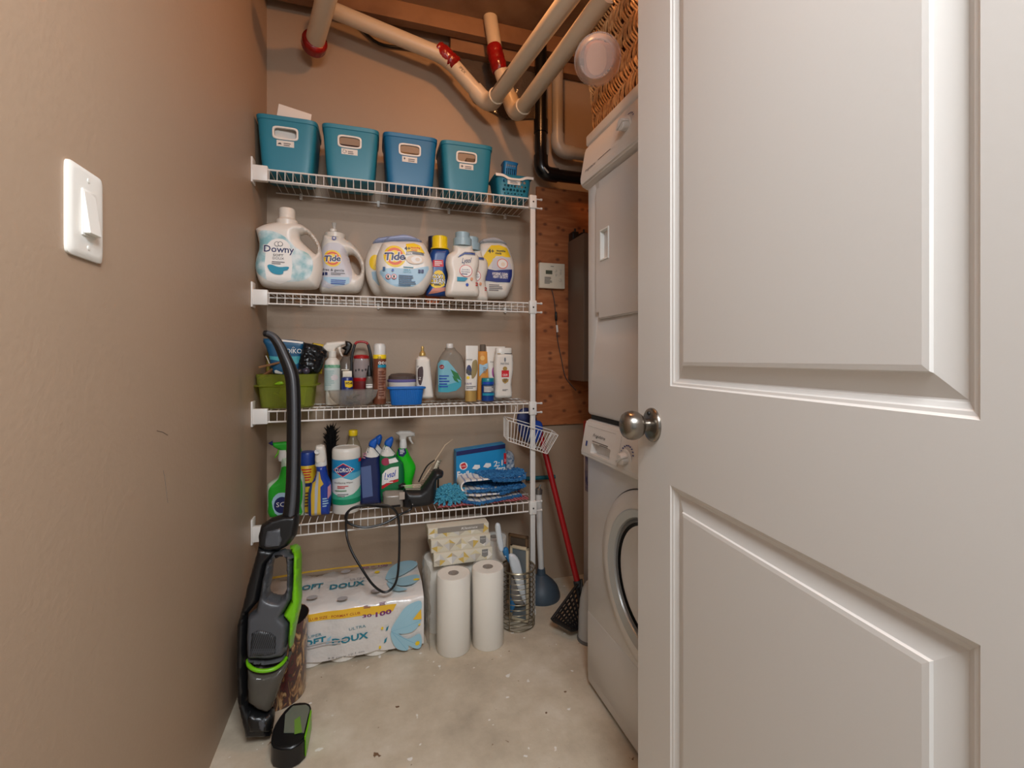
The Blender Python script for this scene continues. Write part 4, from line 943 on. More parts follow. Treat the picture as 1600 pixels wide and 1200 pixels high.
# ================================================================== third shelf
def Yat(px, py, zs): return min(1.985, max(1.79, P(px, py, Z=zs).y))
z3 = ZS[2]
Z5 = lambda pts: zm(395, 515, .1083, pts)    # crop with the green tub
f = Fr(451, 1.865, z3); t = thing('green_tub', 'translucent lime green plastic tub with wide rim, packed with bags', 'tub', f.loc)
M_lime = clear('lime_plastic', (206, 214, 100), .80, .25, .4)
uL, _ = f.L(408, 640); uR, _ = f.L(493, 640); hT = f.L(450, 584)[1]; w = (uR - uL) / 2; cx_ = (uR + uL) / 2; hr = f.L(450, 601)[1]
bm = NB(); add_loft(bm, [(0, w - .012, .060, 0, 0, 5), (.004, w - .006, .064, 0, 0, 5), (hr - .004, w, .072, 0, 0, 6), (hr - .002, w + .014, .080, 0, 0, 6), (hr + .002, w + .015, .081, 0, 0, 6), (hr + .003, w + .004, .074, 0, 0, 6), (hT, w + .008, .078, 0, 0, 6), (hT, w + .005, .075, 0, 0, 6), (hr, w - .001, .070, 0, 0, 6), (.006, w - .009, .061, 0, 0, 5)], 56)
obj('tub_shell', bm, M_lime, t, loc=(cx_, 0, 0))
u, v = f.L(442, 597); bm = NB(); pf = Puff(spl([(u - .014, v - .005), (u - .004, v + .004), (u + .012, v + .006), (u + .014, v - .005)], 3), [], .006, .005, .004); pf.build(bm); obj('clasp', bm, mat('bright_lime', (150, 210, 30), .35), t, loc=(0, -.082, 0))
g = thing('utensil_bundle', 'pale green plastic utensils showing through the side of the lime tub', 'utensils', (f.X + cx_, 1.845, z3 + .008))
M_pg = mat('pale_green', (190, 200, 92), .5)
bm = NB(); add_loft(bm, [(0, .011, .006), (.05, .013, .007), (.07, .013, .007)], 16, M=Matrix.Translation((.045, 0, 0)) @ Matrix.Rotation(.12, 4, 'Y')); obj('scoop', bm, M_pg, g)
bm = NB(); add_lathe(bm, [(.032, 0), (.032, .004), (0, .004)], 30, Matrix.Translation((.004, -.01, .040)) @ Matrix.Rotation(math.pi / 2, 4, 'X')); obj('disc', bm, M_pg, g)
bm = NB(); add_box(bm, (-.036, -.004, -.003), (.010, .004, .003), .001, M=Matrix.Translation((-.012, -.02, .028)) @ Matrix.Rotation(.5, 4, 'Y')); obj('spatula', bm, M_pg, g)
# bags and sticks standing in the tub
f = Fr(462, 1.885, z3); t = thing('snack_bag', 'blue bag with white band and white letters standing in the lime tub', 'bag', f.loc)
o = P_(f, Z5([(150, 130), (430, 140), (735, 172), (720, 300), (680, 440), (640, 640), (300, 640), (240, 420), (190, 250)]), 2); pf = Puff(o, [], .014, .02); part('bag_body', pf, mat('bag_blue', (26, 84, 120), .4), t)
dz5 = lambda a, b_: f.L(*Z5([(a, b_)])[0])
D = Decal(); D.poly(P_(f, Z5([(280, 140), (430, 145), (732, 178), (728, 205), (430, 172), (280, 168)])), M_wht); D.poly(P_(f, Z5([(245, 380), (345, 390), (690, 385), (665, 480), (640, 500), (330, 440), (255, 430)])), mat('teal_light', (70, 160, 170), .45))
u, v = dz5(600, 310); D.text('OIKO', u, v, .0078, M_wht, width=.0245); u, v = dz5(600, 264); D.text('^', u - .001, v, .003, M_wht, width=.005)
D.poly(P_(f, Z5([(320, 590), (350, 580), (440, 620), (430, 640), (330, 630)])), M_wht)
D.build('label', t, pf.surf, grid=.006)
f = Fr(488, 1.878, z3); t = thing('black_bag', 'crumpled black plastic bag in the right half of the lime tub', 'bag', f.loc)
o = P_(f, Z5([(735, 185), (900, 215), (1000, 240), (1075, 310), (1078, 400), (1040, 420), (1000, 560), (940, 640), (640, 640), (660, 480), (700, 320)]), 1); pf = Puff(o, [], .028, .03)
bm = NB(); pf.build(bm); rn = random.Random(4)
for vv in bm.verts: vv.co.y += rn.uniform(-.003, .003)
obj('bag_body', bm, mat('black_film', (16, 18, 22), .3, bump=(25, 1, .006)), t)
f = Fr(492, 1.92, z3); t = thing('yellow_bag', 'yellow edged bag behind the black bag in the lime tub', 'bag', f.loc)
o = P_(f, Z5([(860, 190), (1025, 215), (1000, 640), (840, 640)])); pf = Puff(o, [], .008, .008); part('bag_body', pf, mat('bag_yellow', (206, 176, 50), .5), t)
f = Fr(422, 1.93, z3); t = thing('yellow_bag', 'dull yellow bag at the left end of the lime tub, behind the wooden sticks', 'bag', f.loc)
o = P_(f, Z5([(195, 160), (260, 170), (300, 300), (260, 640), (190, 640), (200, 300)])); pf = Puff(o, [], .010, .01); part('bag_body', pf, mat('bag_olive', (140, 120, 40), .5), t)
M_stick = mat('wood_stick', (150, 108, 72), .6, rgb2=(120, 82, 52), scale2=30)
for lab, a, b_, y in (('upper flat wooden stick poking out of the left of the lime tub', (385, 475), (80, 545), 1.87), ('middle flat wooden stick poking out of the left of the lime tub', (280, 570), (30, 715), 1.86), ('lowest flat wooden stick poking out of the left of the lime tub', (260, 620), (45, 755), 1.885)):
    A_, B_ = P(*Z5([a])[0], Y=y), P(*Z5([b_])[0], Y=y - .045); B_.x = max(B_.x, WX + .012)
    bm = NB(); add_tube(bm, [Vector((0, 0, 0)), B_ - A_], .0042, 6, sx=.5); o = obj('wooden_stick', bm, M_stick, None, loc=A_); tag(o, lab, 'stick')
A_, B_ = P(*Z5([(240, 490)])[0], Y=1.88), P(*Z5([(188, 375)])[0], Y=1.88)
bm = NB(); add_tube(bm, [(0, 0, 0), B_ - A_], .0012, 6); tag(obj('white_skewer', bm, M_wht, None, loc=A_), 'thin white skewer leaning above the wooden sticks', 'stick')
u = P(*Z5([(770, 600)])[0], Y=1.84)
bm = NB(); bmesh.ops.create_uvsphere(bm, u_segments=20, v_segments=14, radius=.013); tag(obj('dark_ball', bm, mat('purple_grey', (70, 62, 76), .3), None, loc=u), 'dark purple grey ball at the right rim of the lime tub', 'ball')
bm = NB(); bmesh.ops.create_uvsphere(bm, u_segments=20, v_segments=14, radius=.011); tag(obj('dark_ball', bm, mat('dark_grey_ball', (54, 50, 58), .3), None, loc=u + Vector((-.024, .006, -.001))), 'darker ball half hidden beside the purple grey ball in the lime tub', 'ball')

Z6 = lambda pts: zm(500, 520, .1, pts)       # crop 500..620, 520..640
# white spray bottle
f = Fr(520, 1.900, z3); t = thing('spray_bottle', 'white spray bottle with green edged label and white trigger, beside the lime tub', 'spray bottle', f.loc)
d6 = lambda a, b_: f.L(*Z6([(a, b_)])[0])
u0, _ = d6(192, 0); r = (d6(318, 0)[0] - d6(75, 0)[0]) / 2; pr = [(0, 0), (r * .8, 0), (r * .86, .003)]
for py, k in ((980, .9), (500, 1.0), (440, .94), (400, .62), (385, .5)): pr.append((r * k, d6(0, py)[1]))
bm = NB(); add_lathe(bm, pr + [(0, pr[-1][1])], 36); obj('bottle_body', bm, M_jug2, t, loc=(u0, 0, 0))
lathe_part('collar', [(.013, d6(0, 385)[1]), (.0145, d6(0, 380)[1]), (.0145, d6(0, 290)[1]), (.011, d6(0, 275)[1]), (0, d6(0, 275)[1])], M_jug2, t, loc=(u0, 0, 0))
o = P_(f, Z6([(20, 285), (50, 200), (105, 150), (300, 132), (395, 130), (402, 185), (330, 205), (250, 250), (240, 300), (120, 300), (60, 292)]), 1); pf = Puff(o, [], .010, .008, .004); h = part('trigger_head', pf, M_jug2, t); 
o = P_(f, Z6([(270, 230), (330, 205), (330, 290), (362, 368), (335, 370), (295, 300)]), 1); pf = Puff(o, [], .006, .005, .004); part('trigger', pf, M_jug2, h)
D = Decal(); rr = r; vb, vt = d6(0, 900)[1], d6(0, 500)[1]; a_ = r * 1.35
D.rect(-a_, vb, a_, vt, mat('pale_aqua_label', (196, 208, 204), .45)); D.rect(-a_, vt - .012, a_, vt, mat('leaf_green', (60, 140, 100), .5, rgb2=(140, 190, 160), scale2=50)); D.bars(-a_ * .7, a_ * .3, vb + .02, vt - .018, 8, mat('aqua_lines', (150, 178, 176), .5)); D.ell(.010, vb + .05, .006, .005, mat('pale_bloom', (214, 206, 206), .5))
D.build('label', t, lambda u, v, e: ((rr + e + .0004) * math.sin(u / rr) , -(rr + e + .0004) * math.cos(u / rr), v), grid=.006, loc=(u0, 0, 0))
# clear sprayer with black trigger behind
f = Fr(541, 1.962, z3); t = thing('spray_bottle', 'clear spray bottle with black trigger, half hidden behind the white spray bottle', 'spray bottle', f.loc)
d6 = lambda a, b_: f.L(*Z6([(a, b_)])[0])
M_cl = clear('clear_plastic', (0, 0, 0)); M_smoke = clear('smoke_plastic', (150, 138, 126), .5)
lathe_part('bottle_body', [(0, 0), (.026, 0), (.028, .01), (.028, .085), (.026, d6(0, 460)[1]), (.017, d6(0, 400)[1]), (.014, d6(0, 370)[1]), (0, d6(0, 370)[1])], M_smoke, t)
o = P_(f, Z6([(330, 240), (400, 200), (395, 125), (470, 140), (510, 185), (490, 260), (430, 350), (360, 345), (390, 270)]), 1); part('trigger_head', Puff(o, [], .010, .008, .004), M_black, t)
# blue and yellow aerosol can
f = Fr(543, 1.893, z3); t = thing('lubricant_can', 'blue lubricant can with yellow shield label and cream straw cap, behind the glass bowl', 'can', f.loc)
d6 = lambda a, b_: f.L(*Z6([(a, b_)])[0]); u0 = d6(425, 0)[0]; r = (d6(520, 0)[0] - d6(335, 0)[0]) / 2; v1 = d6(0, 700)[1]
bm = NB(); add_lathe(bm, [(0, 0), (r, 0), (r, v1 - .003), (r * .93, v1), (r * .6, v1 + .002), (0, v1 + .002)], 32); obj('can_body', bm, mat('can_blue', (30, 44, 110), .35), t, loc=(u0, 0, 0))
bm = NB(); add_box(bm, (-r * .75, -.008, v1), (r * .8, .008, d6(0, 600)[1]), .002); add_box(bm, (-r * .95, -.005, d6(0, 580)[1] - .002), (r * .3, .005, d6(0, 580)[1] + .002), .001); obj('cap', bm, mat('cream_cap', (222, 214, 196), .4), t, loc=(u0, 0, 0))
D = Decal(); D.poly([(-.008, d6(0, 750)[1]), (.022, d6(0, 755)[1]), (.025, d6(0, 840)[1]), (.010, d6(0, 862)[1]), (-.006, d6(0, 845)[1])], M_yel); D.text('WD-40', .008, d6(0, 790)[1], .004, M_blk, width=.0125, bold=.04)
D.build('label', t, lambda u, v, e, r=r: ((r + e) * math.sin(u / r), -(r + e) * math.cos(u / r), v), grid=.006, loc=(u0, 0, 0))
# lantern
f = Fr(565, 1.944, z3); t = thing('camping_lantern', 'clear camping lantern with red bands and black side arms', 'lantern', f.loc)
d6 = lambda a, b_: f.L(*Z6([(a, b_)])[0]); u0 = d6(648, 0)[0]
def zz_(py): return d6(0, py)[1]
bm = NB(); add_lathe(bm, [(0, 0), (.033, 0), (.036, .004), (.036, zz_(760)), (0, zz_(760))], 36); obj('lantern_base', bm, mat('lantern_red_dark', (110, 30, 30), .4), t, loc=(u0, 0, 0))
lathe_part('red_band', [(.031, zz_(765)), (.033, zz_(750)), (.031, zz_(705)), (0, zz_(705))], mat('lantern_red', (168, 26, 30), .3), t, loc=(u0, 0, 0))
lathe_part('clear_body', [(.030, zz_(705)), (.0325, zz_(650)), (.0325, zz_(480)), (.029, zz_(405))], clear('lantern_clear', (206, 192, 190), .5, .08), t, loc=(u0, 0, 0))
lathe_part('red_collar', [(.026, zz_(410)), (.030, zz_(400)), (.030, zz_(365)), (.024, zz_(345)), (0, zz_(340))], mat('lantern_red', (0, 0, 0)), t, loc=(u0, 0, 0))
bm = NB(); add_tube(bm, spl([(-.0245, 0, zz_(175)), (-.018, 0, zz_(145)), (0, 0, zz_(132)), (.018, 0, zz_(145)), (.0245, 0, zz_(175))], 5, False), .0048, 10); obj('red_handle', bm, mat('lantern_red', (0, 0, 0)), t, loc=(u0, 0, 0))
for s in (-1, 1):
    bm = NB(); add_tube(bm, spl([(s * .0245, 0, zz_(170)), (s * .031, 0, zz_(260)), (s * .038, 0, zz_(420)), (s * .0375, 0, zz_(700)), (s * .034, 0, zz_(790))], 4, False), .0042, 8, sx=1.3); obj('side_arm', bm, M_black, t, loc=(u0, 0, 0))
D = Decal()
for i in range(4): D.ell(-.022 + i * .013, zz_(590) + .003 * (i % 2), .0016, .0022, M_ink, 12, i == 0)
D.build('printed_mark', t, cylsurf(.0328), grid=.006, loc=(u0, 0, 0))
# small clear bottle with black cap
f = Fr(577, 1.886, z3); t = thing('dropper_bottle', 'small clear bottle with a black cap, in front of the lantern', 'bottle', f.loc)
d6 = lambda a, b_: f.L(*Z6([(a, b_)])[0]); u0 = d6(770, 0)[0]
lathe_part('bottle_body', [(0, 0), (.013, 0), (.014, .004), (.014, zz_(770)), (.0095, zz_(700)), (.009, zz_(685)), (0, zz_(685))], M_smoke, t, loc=(u0, 0, 0))
lathe_part('cap', [(.0105, zz_(685)), (.0105, zz_(640)), (.006, zz_(560)), (.005, zz_(515)), (0, zz_(510))], M_black, t, loc=(u0, 0, 0))
D = Decal(); D.rect(-.0135, zz_(870), .0135, zz_(810), M_wht)
for i in range(5): D.ell(-.010 + i * .005, zz_(832), .0008, .001, M_blk, 8, i == 0)
D.build('label', t, cylsurf(.0141), grid=.004, loc=(u0, 0, 0))
# tall aerosol can
f = Fr(593, 1.885, z3); t = thing('aerosol_can', 'tall brown aerosol can with white cap and yellow band', 'can', f.loc)
d6 = lambda a, b_: f.L(*Z6([(a, b_)])[0]); u0 = d6(932, 0)[0]; r = (d6(1035, 0)[0] - d6(832, 0)[0]) / 2
lathe_part('can_body', [(0, 0), (r * .96, 0), (r, .003), (r, zz_(405)), (0, zz_(405))], mat('can_brown', (120, 66, 44), .4), t, loc=(u0, 0, 0))
lathe_part('yellow_band', [(r, zz_(405)), (r * 1.03, zz_(402)), (r * 1.03, zz_(350)), (r * .97, zz_(340)), (0, zz_(340))], mat('yellow_cap', (0, 0, 0)), t, loc=(u0, 0, 0))
lathe_part('cap', [(r * .92, zz_(340)), (r * .92, zz_(200)), (r * .78, zz_(165)), (r * .5, zz_(155)), (0, zz_(153))], M_white, t, loc=(u0, 0, 0))
D = Decal(); D.rect(-.007, zz_(1050), r * 1.3, zz_(555), mat('can_tan', (176, 134, 112), .45, rgb2=(132, 78, 54), scale2=40)); D.rect(-.007, zz_(548), r * 1.3, zz_(500), M_tealp)
for i in range(3): D.ell(.000 + i * .0125, zz_(472), .0024, .0026, M_wht, 16); D.ell(.000 + i * .0125, zz_(472), .0012, .0014, M_brn, 12)
D.bars(-.004, r, zz_(1000), zz_(580), 10, M_brn, 4); D.text('20', -.002, zz_(385), .004, M_ink)
D.build('label', t, cylsurf(r + .0002), grid=.005, loc=(u0, 0, 0))
# cut glass bowl
f = Fr(552, 1.824, z3); t = thing('glass_bowl', 'oval cut glass bowl with clear contents in front of the blue can', 'bowl', f.loc)
M_glass = clear('glass', (236, 234, 230), .92, .04, .35)
bm = NB(); n = 48; rings = []
for r_, z_ in ((.018, 0), (.022, .003), (.030, .014), (.0385, .034), (.042, .060), (.0405, .060), (.037, .034), (.028, .016), (.018, .006)):
    rings.append([bm.verts.new((r_ * (1 + (.03 if i % 2 else -.02)) * math.cos(2 * math.pi * i / n) * 2.1, r_ * (1 + (.03 if i % 2 else -.02)) * math.sin(2 * math.pi * i / n), z_)) for i in range(n)])
for A, B in zip(rings, rings[1:]):
    for i in range(n): bm.faces.new((A[i], A[(i + 1) % n], B[(i + 1) % n], B[i]))
bm.faces.new(rings[0][::-1]); bm.faces.new(rings[-1]); obj('bowl', bm, M_glass, t, smooth=False)
bm = NB(); rn = random.Random(2)
for i in range(9): a = rn.uniform(0, 6.28); add_tube(bm, [(.025 * math.cos(a), .025 * math.sin(a), .010 + i * .002), (-.028 * math.cos(a + .5), -.03 * math.sin(a + .5), .022 + i * .003)], .004, 6)
tag(obj('glass_rods', bm, M_smoke, None, loc=f.loc), 'tangle of clear and smoky plastic pieces lying in the glass bowl', 'oddments')

# lidded bowl and blue basket
Z7 = lambda pts: zm(600, 510, .1625, pts)    # crop 600..860, 510..670
f = Fr(629, 1.915, z3); d7 = lambda a, b_: f.L(*Z7([(a, b_)])[0]); zz7 = lambda py: d7(0, py)[1]
t = thing('lidded_bowl', 'white bowl with lavender rim and smoky clear dome lid, behind the blue basket', 'bowl', f.loc)
lathe_part('bowl', [(0, 0), (.030, 0), (.044, .012), (.058, zz7(560)), (.0595, zz7(535)), (.056, zz7(535)), (0, zz7(548))], M_jug, t)
lathe_part('rim', [(.059, zz7(535)), (.0605, zz7(530)), (.0605, zz7(512)), (.058, zz7(508)), (.055, zz7(515))], mat('lavender_rim', (112, 104, 160), .4), t)
lathe_part('dome_lid', [(.0575, zz7(512)), (.056, zz7(480)), (.046, zz7(458)), (.02, zz7(450)), (0, zz7(449))], clear('smoky_lid', (120, 104, 96), .45, .08), t)
f = Fr(635, 1.815, z3); t = thing('blue_basket', 'small bright blue ribbed plastic basket at the shelf front', 'basket', f.loc)
d7 = lambda a, b_: f.L(*Z7([(a, b_)])[0]); h = d7(0, 585)[1]; wT = (d7(398, 0)[0] - d7(32, 0)[0]) / 2; wB = (d7(360, 0)[0] - d7(75, 0)[0]) / 2
bm = NB(); add_loft(bm, [(0, wB, .022, 0, 0, 4), (.003, wB + .002, .024, 0, 0, 4), (h - .008, wT - .008, .030, 0, 0, 5), (h - .006, wT + .001, .036, 0, 0, 5), (h, wT + .001, .036, 0, 0, 5), (h, wT - .003, .032, 0, 0, 5), (h - .008, wT - .010, .028, 0, 0, 5), (.005, wB - .001, .021, 0, 0, 4)], 48)
M_bb = mat('bright_blue', (20, 104, 184), .4); b = obj('basket_shell', bm, M_bb, t)
bm = NB()
for i in range(17): x = -wB + .006 + i * (2 * wB - .012) / 16; add_tube(bm, [(x, -.0235, .004), (x * 1.13, -.0300, h - .009)], .0012, 5)
obj('ribs', bm, M_bb, b)

def bottle7(name, lab, cat, px, Y): 
    global f, d7, zz7
    f = Fr(px, Y, z3); d7 = lambda a, b_: f.L(*Z7([(a, b_)])[0]); zz7 = lambda py: d7(0, py)[1]
    return thing(name, lab, cat, f.loc)
# shampoo with gold pump
t = bottle7('pump_bottle', 'white bottle with gold pump top and dark mark at its left edge', 'bottle', 663, 1.865)
o = P_(f, Z7([(330, 285), (370, 282), (410, 290), (442, 318), (455, 480), (478, 685), (430, 696), (330, 690), (308, 560), (302, 400), (305, 318)]), 1); pf = Puff(o, [], .020, .014, .005); part('bottle_body', pf, M_jug, t)
u = d7(370, 0)[0]; lathe_part('pump', [(.0125, zz7(282)), (.0125, zz7(260)), (.0085, zz7(240)), (.0055, zz7(232)), (.0060, zz7(200)), (.0045, zz7(188)), (0, zz7(186))], M_gold, t, loc=(u, 0, 0))
D = Decal(); D.poly(P_(f, Z7([(322, 410), (345, 388), (368, 390), (372, 470), (352, 560), (330, 550), (320, 480)]), 2), mat('dark_brown_print', (66, 44, 44), .45)); D.text('Z', *d7(340, 500), .005, M_wht); D.bars(*[d7(312, 0)[0], d7(335, 0)[0], zz7(395), zz7(375)], 2, M_gry); D.build('label', t, pf.surf, grid=.005)
# clear soap refill bottle
t = bottle7('soap_refill_bottle', 'large clear soap refill bottle with blue label, green leaves and white cap', 'bottle', 704, 1.905)
o = P_(f, Z7([(590, 206), (675, 204), (690, 225), (740, 275), (768, 350), (780, 450), (778, 680), (700, 692), (500, 690), (492, 560), (500, 430), (520, 330), (560, 255), (586, 225)]), 3); pf = Puff(o, [], .036, .03, .005); part('bottle_body', pf, clear('soap_clear', (200, 190, 176), .60, .07), t)
u = d7(632, 0)[0]; lathe_part('cap', [(.0135, zz7(205)), (.0145, zz7(200)), (.0145, zz7(165)), (.013, zz7(160)), (0, zz7(160))], M_white, t, loc=(u, 0, 0))
D = Decal(); D.poly(P_(f, Z7([(512, 625), (512, 360), (540, 322), (600, 330), (660, 400), (728, 500), (726, 570), (680, 612), (600, 628)]), 1), mat('soap_label', (122, 182, 198), .45))
D.poly(P_(f, Z7([(512, 625), (512, 560), (600, 555), (728, 520), (726, 570), (680, 612), (600, 628)])), mat('soap_label2', (60, 160, 180), .45))
D.ell(*d7(545, 388), .0042, .0042, mat('soap_red', (150, 40, 50), .45), 20); D.text('soft', *d7(545, 388), .0026, M_wht)
for a, b_, an in (((625, 410), (728, 520), 0), ((640, 470), (705, 540), 1), ((660, 440), (700, 470), 2)):
    A_, B_ = Vector(d7(*a)), Vector(d7(*b_)); n_ = Vector((-(B_ - A_).y, (B_ - A_).x)) * .16; D.poly([A_, (A_ + B_) / 2 + n_, B_, (A_ + B_) / 2 - n_], mat('leaf_dark', (40, 120, 60), .5))
D.bars(d7(520, 0)[0], d7(630, 0)[0], zz7(590), zz7(460), 5, M_blue, 7); D.build('label', t, pf.surf, grid=.005)
# conditioner tube, gold cap down
def tube_(lab, px, Y, xl, xr, ytop, ycap, ybase, mcap, xl2=None, xr2=None):
    t = bottle7('conditioner_tube', lab, 'tube', px, Y); bm = NB(); n = 28
    xl2 = xl2 or xl; xr2 = xr2 or xr
    w0 = (d7(xr, 0)[0] - d7(xl, 0)[0]) / 2; c0 = (d7(xr, 0)[0] + d7(xl, 0)[0]) / 2; w1 = (d7(xr2, 0)[0] - d7(xl2, 0)[0]) / 2; c1 = (d7(xr2, 0)[0] + d7(xl2, 0)[0]) / 2
    zc, zt = zz7(ycap), zz7(ytop); secs = []
    for k in range(9):
        q = k / 8; secs.append((zc + (zt - zc) * q, w1 + (w0 - w1) * q, .017 * (1 - q) ** .75 + .0015, c1 + (c0 - c1) * q, 0, 2 + 4 * q))
    add_loft(bm, secs, 40); obj('tube_body', bm, M_jug, t)
    bm = NB(); add_loft(bm, [(0, w1 * .96, .0165, c1, 0, 2), (zc - .001, w1 * .98, .0175, c1, 0, 2), (zc, w1 * .9, .016, c1, 0, 2)], 36); obj('cap', bm, mcap, t)
    def sf(u, v, e):
        q = min(1, max(0, (v - zc) / (zt - zc))); w = w1 + (w0 - w1) * q; hy = .017 * (1 - q) ** .75 + .0015; p = 2 + 4 * q; c = c1 + (c0 - c1) * q
        x = min(.999, abs((u - c) / w)); return (u, -hy * (1 - x ** p) ** (1 / p) - e, v)
    return t, sf
t, sf = tube_('white and gold shampoo tube standing on its gold cap, beside the clear refill bottle', 736, 1.880, 785, 905, 178, 632, 694, M_gold, 778, 893)
D = Decal(); D.poly(P_(f, Z7([(835, 500), (838, 380), (850, 335), (878, 320), (893, 340), (893, 420), (870, 480)]), 2), mat('olive_gold', (150, 132, 84), .4)); D.ell(*d7(812, 420), .0048, .0100, M_navy); D.ell(*d7(802, 492), .003, .003, M_yel)
D.poly(P_(f, Z7([(785, 450), (834, 470), (834, 440), (812, 420), (786, 410)])), M_ink)
D.text('PANTENE', *d7(815, 320), .0028, M_ink, width=.0115); D.text('SUBLIME', *d7(805, 548), .0034, mat('violet', (90, 70, 130), .5), width=.0115); D.bars(d7(785, 0)[0], d7(880, 0)[0], zz7(610), zz7(578), 2, M_gry); D.build('label', t, sf, grid=.005)
# orange pump bottle behind
t = bottle7('pump_bottle', 'orange bottle with clear brown cap behind the gold capped tube', 'bottle', 753, 1.940)
wl, wr = d7(902, 0)[0], d7(996, 0)[0]; c_ = (wl + wr) / 2; w = (wr - wl) / 2 + .004
bm = NB(); add_loft(bm, [(0, w, .022, c_, 0, 2.6), (zz7(245), w, .022, c_, 0, 2.6), (zz7(235), w * .92, .018, c_, 0, 2.6)], 36); obj('bottle_body', bm, mat('orange_bottle', (222, 150, 66), .4), t)
bm = NB(); add_loft(bm, [(zz7(235), .012, .012, c_, 0, 2), (zz7(170), .013, .013, c_, 0, 2), (zz7(165), .010, .010, c_, 0, 2)], 28); obj('cap', bm, M_smoke, t)
D = Decal(); D.poly(P_(f, Z7([(905, 480), (905, 360), (940, 372), (985, 350), (985, 400), (940, 440)])), M_lblue); D.ell(*d7(935, 305), .0045, .0050, mat('pale_orange', (240, 190, 110), .5)); D.bars(d7(940, 0)[0], d7(980, 0)[0], zz7(455), zz7(390), 4, M_gry); D.build('label', t, lambda u, v, e: (u, -.0222 - e, v))
# pink white tube
t, sf = tube_('white tube with pink swirl, flared top, behind the shampoo bottle', 772, 1.925, 982, 1165, 184, 632, 690, M_white, 1010, 1135)
D = Decal(); D.ell(*d7(1048, 440), .004, .010, mat('pink_swirl', (188, 96, 170), .45)); D.text('PAN', *d7(1035, 342), .003, M_ink); D.build('label', t, sf, grid=.005)
# ointment jar
t = bottle7('ointment_jar', 'small blue ointment jar with teal lid in front of the orange bottle', 'jar', 762, 1.880)
r = (d7(1055, 0)[0] - d7(938, 0)[0]) / 2; u = d7(997, 0)[0]
lathe_part('jar_body', [(0, 0), (r, 0), (r, zz7(580)), (r * .9, zz7(575)), (0, zz7(575))], mat('jar_blue', (24, 62, 130), .25), t, loc=(u, 0, 0))
lathe_part('lid', [(r * .98, zz7(575)), (r, zz7(572)), (r, zz7(515)), (r * .93, zz7(508)), (0, zz7(508))], mat('jar_teal', (14, 128, 140), .35), t, loc=(u, 0, 0))
D = Decal(); D.rect(-r * 1.1, zz7(572), r * 1.1, zz7(545), M_blue); D.rect(-r * .9, zz7(652), r * 1.1, zz7(585), M_gry); D.bars(-r * .8, r * .9, zz7(645), zz7(590), 4, M_wht); D.rect(-r * 1.1, zz7(685), r * 1.1, zz7(660), M_tealp); D.build('label', t, cylsurf(r + .0002), grid=.005, loc=(u, 0, 0))
# shampoo bottle right end
t = bottle7('shampoo_bottle', 'white shampoo bottle with red label, rightmost on its shelf', 'bottle', 786, 1.880)
o = P_(f, Z7([(1076, 262), (1150, 256), (1222, 262), (1238, 300), (1240, 420), (1222, 560), (1230, 680), (1150, 690), (1062, 684), (1066, 560), (1055, 420), (1060, 300)]), 2); pf = Puff(o, [], .020, .015, .005); part('bottle_body', pf, M_jug, t)
wl, wr = d7(1072, 0)[0], d7(1226, 0)[0]; c_ = (wl + wr) / 2
bm = NB(); add_loft(bm, [(zz7(265), (wr - wl) / 2 - .001, .0165, c_, 0, 2.6), (zz7(205), (wr - wl) / 2, .017, c_, 0, 2.6), (zz7(198), (wr - wl) / 2 - .002, .015, c_, 0, 2.6)], 36); obj('cap', bm, M_jug, t)
D = Decal(); D.rect(d7(1118, 0)[0], zz7(500), d7(1188, 0)[0], zz7(430), M_redp); D.text('COLOR', *d7(1152, 465), .0038, M_wht, width=.0100, bold=.02); D.text('PANTENE', *d7(1148, 358), .0040, M_ink, width=.0165); D.ell(*d7(1150, 320), .0018, .0045, M_gry, 12)
D.ell(*d7(1150, 404), .0045, .004, M_gold, 16); D.poly(P_(f, Z7([(1120, 505), (1185, 505), (1178, 530), (1150, 548), (1128, 530)])), M_gold); D.bars(d7(1135, 0)[0], d7(1175, 0)[0], zz7(545), zz7(508), 3, M_ink); D.bars(d7(1125, 0)[0], d7(1180, 0)[0], zz7(640), zz7(620), 2, M_gry)
D.build('label', t, pf.surf, grid=.005)
D = Decal(); D.bars(d7(1148, 0)[0], d7(1220, 0)[0], zz7(262), zz7(248), 1, M_blk, 2); D.bars(d7(1080, 0)[0], d7(1112, 0)[0], zz7(262), zz7(248), 1, M_gold, 2); D.build('cap_print', t, lambda u, v, e: (u, -.0172 - e, v))

Decal.S = 1.0
# ================================================================== lowest shelf
z4 = ZS[3]
Decal.S = 2.2
Z8 = lambda pts: zm(380, 660, .1583, pts)    # crop 380..620, 660..850
def item8(name, lab, cat, px, Y):
    global f, d8, zz8
    f = Fr(px, Y, z4); d8 = lambda a, b_: f.L(*Z8([(a, b_)])[0]); zz8 = lambda py: d8(0, py)[1]
    return thing(name, lab, cat, f.loc)
def flatten(pts):   # keep the outline standing on the shelf
    return [Vector((p[0], max(p[1], 0.0005))) for p in pts]
M_lg = mat('bright_green', (40, 168, 44), .35); M_cg = mat('cleaner_green', (56, 150, 60), .35)
